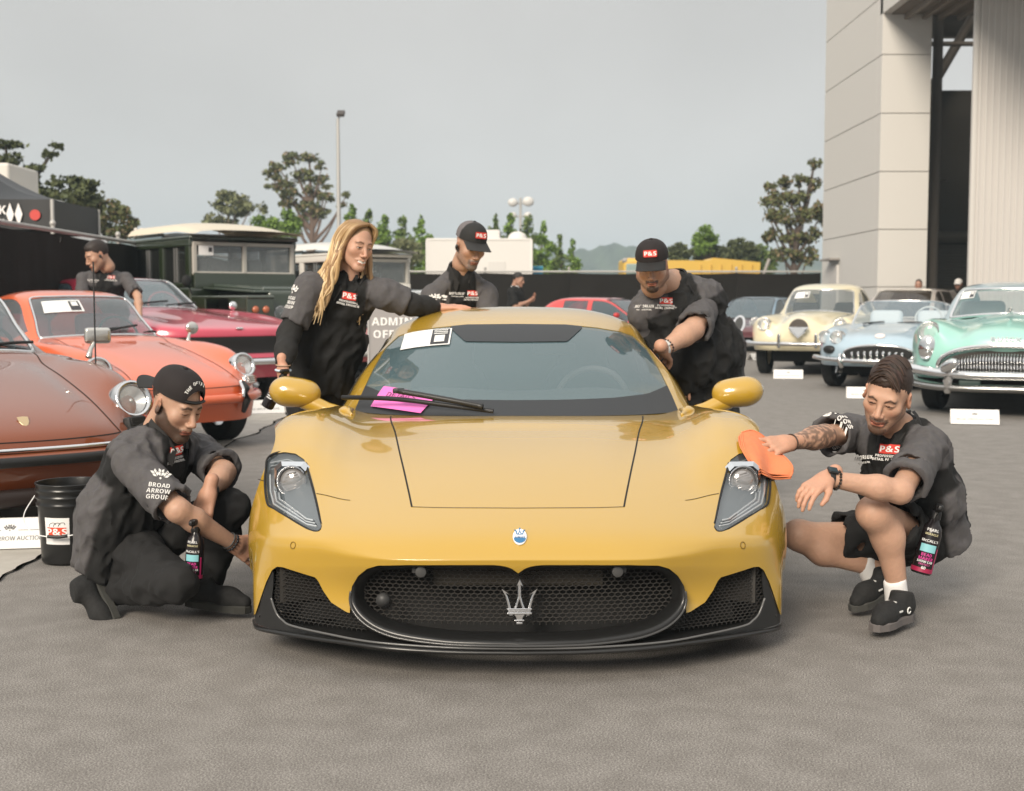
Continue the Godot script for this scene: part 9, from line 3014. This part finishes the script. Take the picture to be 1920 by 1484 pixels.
func bottle(label: String, x: Transform3D, pink: bool) -> void:
	# trigger spray bottle; local y runs up the bottle from its foot
	var root := Node3D.new()
	root.name = numbered("spray_bottle")
	add_child(root)
	root.transform = x
	tag(root, label, "bottle")
	var mb := MB.new()
	lathe(mb, [Vector2(0, 0), Vector2(0.030, 0.001), Vector2(0.034, 0.008), Vector2(0.034, 0.135), Vector2(0.030, 0.155), Vector2(0.018, 0.172), Vector2(0.014, 0.185)], Transform3D(), 28)
	part("flask", mb, mat(0.012, 0.009, 0.010, 0.25), root)
	mb = MB.new()
	lathe(mb, [Vector2(0.0165, 0.183), Vector2(0.0175, 0.186), Vector2(0.0165, 0.208), Vector2(0.012, 0.212)], Transform3D(), 20)
	box(mb, Vector3(0, 0.222, 0.012), Vector3(0.024, 0.026, 0.078), Basis(), 0.008)
	box(mb, Vector3(0, 0.224, 0.056), Vector3(0.015, 0.016, 0.018), Basis(), 0.004)
	tube(mb, PackedVector3Array([Vector3(0, 0.214, 0.036), Vector3(0, 0.196, 0.042), Vector3(0, 0.178, 0.034)]), [0.006, 0.0055, 0.004], 6)
	part("trigger", mb, mat(0.012, 0.012, 0.013, 0.4), root)
	if not pink:
		mb = MB.new()
		for q in 3: box(mb, Vector3(0.0, 0.06 + q * 0.012, 0.034), Vector3(0.03, 0.006, 0.002))
		part("label", mb, mat(0.6, 0.6, 0.6, 0.5), root)
		return
	var wrap := func(y0: float, y1: float, a0: float, a1: float, off: float, c: Material, called: String) -> void:
		var m := MB.new()
		sheet(m, 14, 2, func(u, v): return Vector3(sin(lerpf(a0, a1, u)) * (0.034 + off), lerpf(y0, y1, v), cos(lerpf(a0, a1, u)) * (0.034 + off)))
		part(called, m, c, root)
	wrap.call(0.008, 0.022, -1.5, 1.5, 0.0004, mat(0.30, 0.015, 0.06, 0.4), "label_band")
	wrap.call(0.075, 0.100, -0.75, 0.75, 0.0006, mat(0.22, 0.50, 0.55, 0.4), "label_picture")
	wrap.call(0.010, 0.09, 0.95, 1.15, 0.0006, mat(0.45, 0.02, 0.12, 0.4), "label_edge")
	var lines := [["PEARL", 0.009, 0.148, mat(0.7, 0.7, 0.7, 0.5)], ["MIRACLE", 0.007, 0.134, mat(0.55, 0.5, 0.3, 0.5)], ["McCALL'S", 0.0085, 0.112, mat(0.72, 0.72, 0.72, 0.5)], ["BEAD", 0.010, 0.066, mat(0.55, 0.04, 0.25, 0.5)], ["MAKER", 0.010, 0.053, mat(0.55, 0.04, 0.25, 0.5)], ["SHOW CAR", 0.0072, 0.043, mat(0.72, 0.72, 0.72, 0.5)], ["PROTECT", 0.006, 0.034, mat(0.5, 0.08, 0.25, 0.5)], ["60", 0.009, 0.023, mat(0.72, 0.72, 0.72, 0.5)]]
	for l in lines:
		var t := MB.new()
		text(t, l[0], l[1], Transform3D(Basis(), Vector3(0, l[2], 0)), true, 0.0)
		for k in t.v.size():
			var an := t.v[k].x / 0.034
			t.v[k] = Vector3(sin(an) * 0.0352, t.v[k].y, cos(an) * 0.0352)
			t.n[k] = Vector3(sin(an), 0, cos(an))
		part("label_lettering", t, l[3], root)

func small_things() -> void:
	# bucket
	var root := thing("bucket", "black plastic bucket with a white label beside the crouching man", "bucket", Vector3(-2.0859, 0, -5.9345))
	var mb := MB.new()
	lathe(mb, [Vector2(0.0, 0.004), Vector2(0.126, 0.004), Vector2(0.130, 0.012), Vector2(0.143, 0.27), Vector2(0.150, 0.272), Vector2(0.151, 0.285), Vector2(0.145, 0.288), Vector2(0.146, 0.308), Vector2(0.153, 0.310), Vector2(0.153, 0.320), Vector2(0.147, 0.323), Vector2(0.148, 0.340), Vector2(0.154, 0.343), Vector2(0.154, 0.352), Vector2(0.149, 0.355), Vector2(0.150, 0.370), Vector2(0.155, 0.374), Vector2(0.153, 0.380), Vector2(0.147, 0.378), Vector2(0.143, 0.33), Vector2(0.124, 0.02), Vector2(0, 0.016)], Transform3D(), 48)
	part("pail", mb, mat(0.010, 0.010, 0.010, 0.28), root)
	mb = MB.new()
	tube(mb, curve([Vector3(-0.155, 0.315, 0.02), Vector3(-0.19, 0.24, 0.06), Vector3(-0.175, 0.19, 0.10), Vector3(-0.10, 0.152, 0.15), Vector3(0.0, 0.145, 0.16), Vector3(0.10, 0.165, 0.155), Vector3(0.16, 0.24, 0.10), Vector3(0.158, 0.315, 0.02)], 40), 0.0028, 6)
	part("handle", mb, mat(0.72, 0.72, 0.72, 0.3), root)
	mb = MB.new()
	tube(mb, curve([Vector3(-0.048, 0.146, 0.162), Vector3(0.0, 0.144, 0.165), Vector3(0.042, 0.149, 0.163)], 8), 0.008, 8)
	part("grip", mb, mat(0.01, 0.01, 0.01, 0.5), root)
	var on := func(src: MB, off: float) -> MB:
		for k in src.v.size():
			var p := src.v[k]
			var r := lerpf(0.130, 0.143, (p.y - 0.012) / 0.258) + off + p.z
			var an := p.x / 0.137 - 0.12
			src.v[k] = Vector3(sin(an) * r, p.y, cos(an) * r)
			src.n[k] = Vector3(sin(an), 0, cos(an))
		return src
	mb = patch(0.118, 0.125)
	for k in mb.v.size(): mb.v[k].y += 0.165
	var lab := part("label", on.call(mb, 0.001), mat(0.70, 0.69, 0.68, 0.5), root)
	mb = patch(0.092, 0.040)
	for k in mb.v.size(): mb.v[k].y += 0.163
	part("badge", on.call(mb, 0.002), mat(0.62, 0.06, 0.02, 0.5), lab)
	mb = MB.new()
	text(mb, "P&S", 0.030, Transform3D(Basis.from_scale(Vector3(1.35, 1, 1)), Vector3(0, 0.163, 0)), true, 0.0)
	part("badge_lettering", on.call(mb, 0.003), mat(0.78, 0.77, 0.75, 0.5), lab)
	mb = MB.new()
	for q in 3: tube(mb, curve([Vector3(-0.035 + q * 0.022, 0.187, 0), Vector3(-0.03 + q * 0.024, 0.199 + q * 0.002, 0), Vector3(-0.012 + q * 0.024, 0.205, 0), Vector3(0.0 + q * 0.02, 0.196, 0)], 8), 0.0012, 4)
	part("line_drawing", on.call(mb, 0.0015), mat(0.04, 0.035, 0.03, 0.6), lab)
	# orange cloth under the hand
	var cn := Net.new([
		[Vector3(0.865, 0.7175, -4.8355), Vector3(0.9223, 0.7231, -4.8806), Vector3(0.9756, 0.6943, -4.898), Vector3(1.0203, 0.6427, -4.9308)],
		[Vector3(0.8566, 0.6791, -4.7403), Vector3(0.9063, 0.6681, -4.7483), Vector3(0.9671, 0.6449, -4.7898), Vector3(1.0424, 0.6233, -4.8)],
		[Vector3(0.8727, 0.6391, -4.6731), Vector3(0.9145, 0.6258, -4.6839), Vector3(0.9729, 0.6071, -4.7363), Vector3(1.054, 0.5945, -4.74)],
		[Vector3(0.9035, 0.603, -4.6456), Vector3(0.9363, 0.5805, -4.6509), Vector3(0.9757, 0.5654, -4.6883), Vector3(1.0338, 0.5637, -4.7)]], false)
	root = thing("cloth", "orange microfibre cloth pressed on the right headlight corner", "cloth", Vector3(0.9035, 0.603, -4.6456))
	var fuzz := FastNoiseLite.new()
	fuzz.seed = 3
	fuzz.frequency = 14.0
	var orange := mat(0.66, 0.20, 0.085, 0.95)
	orange.rim_enabled = true
	orange.rim = 0.3
	for l in 3:
		mb = MB.new()
		var LAY := func(u: float, v: float) -> Vector3:
			var p := cn.at(lerpf(0.03 * l, 1.0 - 0.015 * l, u), lerpf(0.04 * (2 - l), 1.0 - 0.05 * l, v))
			var wv := 0.008 * sin(u * 9.0 + v * 5.0 + l) * v + 0.006 * fuzz.get_noise_3d(p.x, p.y, p.z + l)
			return p + Vector3(0.1, 0.25, 0.96) * (0.008 * l + wv + 0.004)
		sheet(mb, 40, 40, LAY)
		var hem := PackedVector3Array()
		for k in 40: hem.append(LAY.call(k / 40.0, 1.0))
		for k in 20: hem.append(LAY.call(1.0, 1.0 - k / 20.0))
		for k in 40: hem.append(LAY.call(1.0 - k / 40.0, 0.0))
		for k in 20: hem.append(LAY.call(0.0, k / 20.0))
		tube(mb, hem, 0.0035, 5, true)
		part("fold", mb, orange, root, true)
	# bottles
	bottle("dark spray bottle with pink label in the right crouching man's pocket", Transform3D(along(Vector3.ZERO, Vector3(0.26, 1, -0.05), Vector3(-0.25, 0.0, 1)).basis.scaled(Vector3.ONE * 1.18), Vector3(1.5638, 0.1836, -4.8)), true)
	bottle("dark spray bottle with pink label held between the left crouching man's knees", Transform3D(along(Vector3.ZERO, Vector3(0.06, 1, 0), Vector3(-0.1, 0.0, 1)).basis.scaled(Vector3.ONE * 1.0), Vector3(-1.1989, 0.1785, -4.72)), true)
	bottle("small black bottle in the woman's lowered hand", Transform3D(along(Vector3.ZERO, Vector3(0.45, 0.8, 0.1), Vector3(-0.3, 0.0, 1)).basis.scaled(Vector3.ONE * 0.9), Vector3(-1.1781, 0.7168, -6.08)), false)
	# papers on the yellow car
	mb = MB.new()
	var gn := Net.new(hero_green())
	var lay := func(c: Array, u: float, v: float, off: float) -> Vector3:
		var a: Vector2 = c[0].lerp(c[1], u).lerp(c[3].lerp(c[2], u), v)
		var nn := (gn.at(a.x, a.y + 0.01) - gn.at(a.x, a.y - 0.01)).cross(gn.at(a.x + 0.01, a.y) - gn.at(a.x - 0.01, a.y)).normalized()
		return gn.at(a.x, a.y) + nn * (off * (1.0 if nn.z > 0.0 else -1.0)) + Vector3(0.02, 0, -4)
	var pc := [Vector2(-0.5644, 0.0221), Vector2(-0.3084, 0.0035), Vector2(-0.2509, 0.0582), Vector2(-0.4753, 0.0991)]
	sheet(mb, 12, 8, func(u, v): return lay.call(pc, u, v, 0.008 + 0.004 * sin(PI * u)))
	var q4 := [lay.call(pc, 0.0, 0.0, 0.01), lay.call(pc, 1.0, 0.0, 0.01), lay.call(pc, 1.0, 1.0, 0.01), lay.call(pc, 0.0, 1.0, 0.01)]
	root = tag(part("paper", mb, mat(0.78, 0.17, 0.50, 0.7)), "pink handwritten sheet tucked under the windscreen wiper", "paper")
	mb = MB.new()
	var X: Vector3 = (q4[1] - q4[0]).normalized()
	var Y: Vector3 = (q4[3] - q4[0]).normalized()
	var tx := Transform3D(Basis(X, Y, X.cross(Y).normalized()), (q4[0] + q4[1] + q4[2] + q4[3]) / 4.0 + X.cross(Y).normalized() * 0.022)
	text(mb, "DETAILS", 0.032, tx * Transform3D(Basis.from_scale(Vector3(1.1, 1, 1)), Vector3(0.005, 0.0, 0)), false, 0.001)
	part("handwriting", mb, mat(0.10, 0.02, 0.06, 0.7), root)
	mb = MB.new()
	var wc := [Vector2(-0.4812, 0.243), Vector2(-0.2388, 0.2437), Vector2(-0.255, 0.3139), Vector2(-0.5737, 0.3319)]
	var W := func(u: float, v: float) -> Vector3: return lay.call(wc, u, v, 0.004)
	sheet(mb, 10, 4, W)
	root = tag(part("lot_card", mb, mat(0.76, 0.76, 0.75, 0.6)), "white lot card with black printed square on the yellow car's windscreen", "card", "lot cards in the windscreens")
	mb = MB.new()
	sheet(mb, 4, 4, func(u, v): return W.call(lerpf(0.64, 0.97, u), lerpf(0.06, 0.94, v)) + Vector3(0, 0.002, 0.003))
	part("printed_square", mb, mat(0.035, 0.035, 0.04, 0.6), root)
	mb = MB.new()
	sheet(mb, 4, 4, func(u, v): return W.call(lerpf(0.71, 0.90, u), lerpf(0.14, 0.52, v)) + Vector3(0, 0.004, 0.006))
	for r in 3: sheet(mb, 4, 1, func(u, v): return W.call(lerpf(0.68, 0.94, u), 0.60 + r * 0.11 + 0.05 * v) + Vector3(0, 0.004, 0.006))
	part("printed_field", mb, mat(0.7, 0.7, 0.68, 0.6), root)
	# admin office board
	root = thing("sandwich_board", "grey admin office board standing behind the yellow car's roof", "sign", Vector3(Vector3(-1.0373, 1.0682, -11).x, 0, -11.0), 0.06)
	mb = MB.new()
	box(mb, Vector3(0, 0.60, 0.0), Vector3(0.42, 1.16, 0.02), Basis(Vector3.RIGHT, -0.12), 0.006)
	part("panel", mb, mat(0.27, 0.255, 0.25, 0.6), root)
	mb = MB.new()
	box(mb, Vector3(0, 0.60, -0.22), Vector3(0.42, 1.16, 0.02), Basis(Vector3.RIGHT, 0.12), 0.006)
	part("back_panel", mb, mat(0.22, 0.21, 0.205, 0.6), root)
	mb = MB.new()
	var bt := Transform3D(Basis(Vector3.RIGHT, -0.12), Vector3(0, 0.60, 0.0))
	text(mb, "ADMIN", 0.068, bt * Transform3D(Basis.from_scale(Vector3(1.08, 1, 1)), Vector3(0.0, 0.455, 0.012)), true, 0.003)
	text(mb, "OFFICE", 0.068, bt * Transform3D(Basis.from_scale(Vector3(1.08, 1, 1)), Vector3(0.012, 0.345, 0.012)), true, 0.003)
	part("lettering", mb, mat(0.75, 0.74, 0.72, 0.6), root)
	mb = MB.new()
	for s in [1.0, -1.0]: box(mb, bt * Vector3(0.205 * s, 0, 0.004), Vector3(0.018, 1.17, 0.03), bt.basis, 0.004)
	part("frame", mb, mat(0.35, 0.34, 0.33, 0.5), root)
	# placards
	placard("white folded placard lettered auctions, in front of the brown coupe", Vector3(-2.4944, 0, -6.2619), -0.12 + 0.30, true)
	placard("white folded placard before the cream sedan's front wheel", Vector3(4.4002, 0, -20.1992), -0.2)
	placard("white folded placard before the turquoise hardtop's front wheel", Vector3(4.6313, 0, -12.6686), -0.25)
	placard("white folded placard half hidden behind the crouching man's head", Vector3(4.474, 0, -16.0519), -0.2)
	placard("small white folded placard at the cream sedan's near front corner", Vector3(5.1173, 0, -26.7135), 0.9)
	placard("white folded placard on the concrete before the magenta coupe", Vector3(-2.7391, 0, -13.8895), 0.35)


const QUICK := false

func _ready() -> void:
	world_setup()
	ground()
	apron()
	hangar()
	fence_line("black screened fence across the far side of the yard", Vector3(-5.8, 0, -38), Vector3(9.2, 0, -38), 2.13, 6)
	fence_line("black screened fence along the left side behind the coupes", Vector3(-5.8, 0, -11), Vector3(-5.8, 0, -38), 2.13, 10)
	vegetation()
	yard_things()
	hero()
	other_cars()
	if not QUICK: crew()
	small_things()
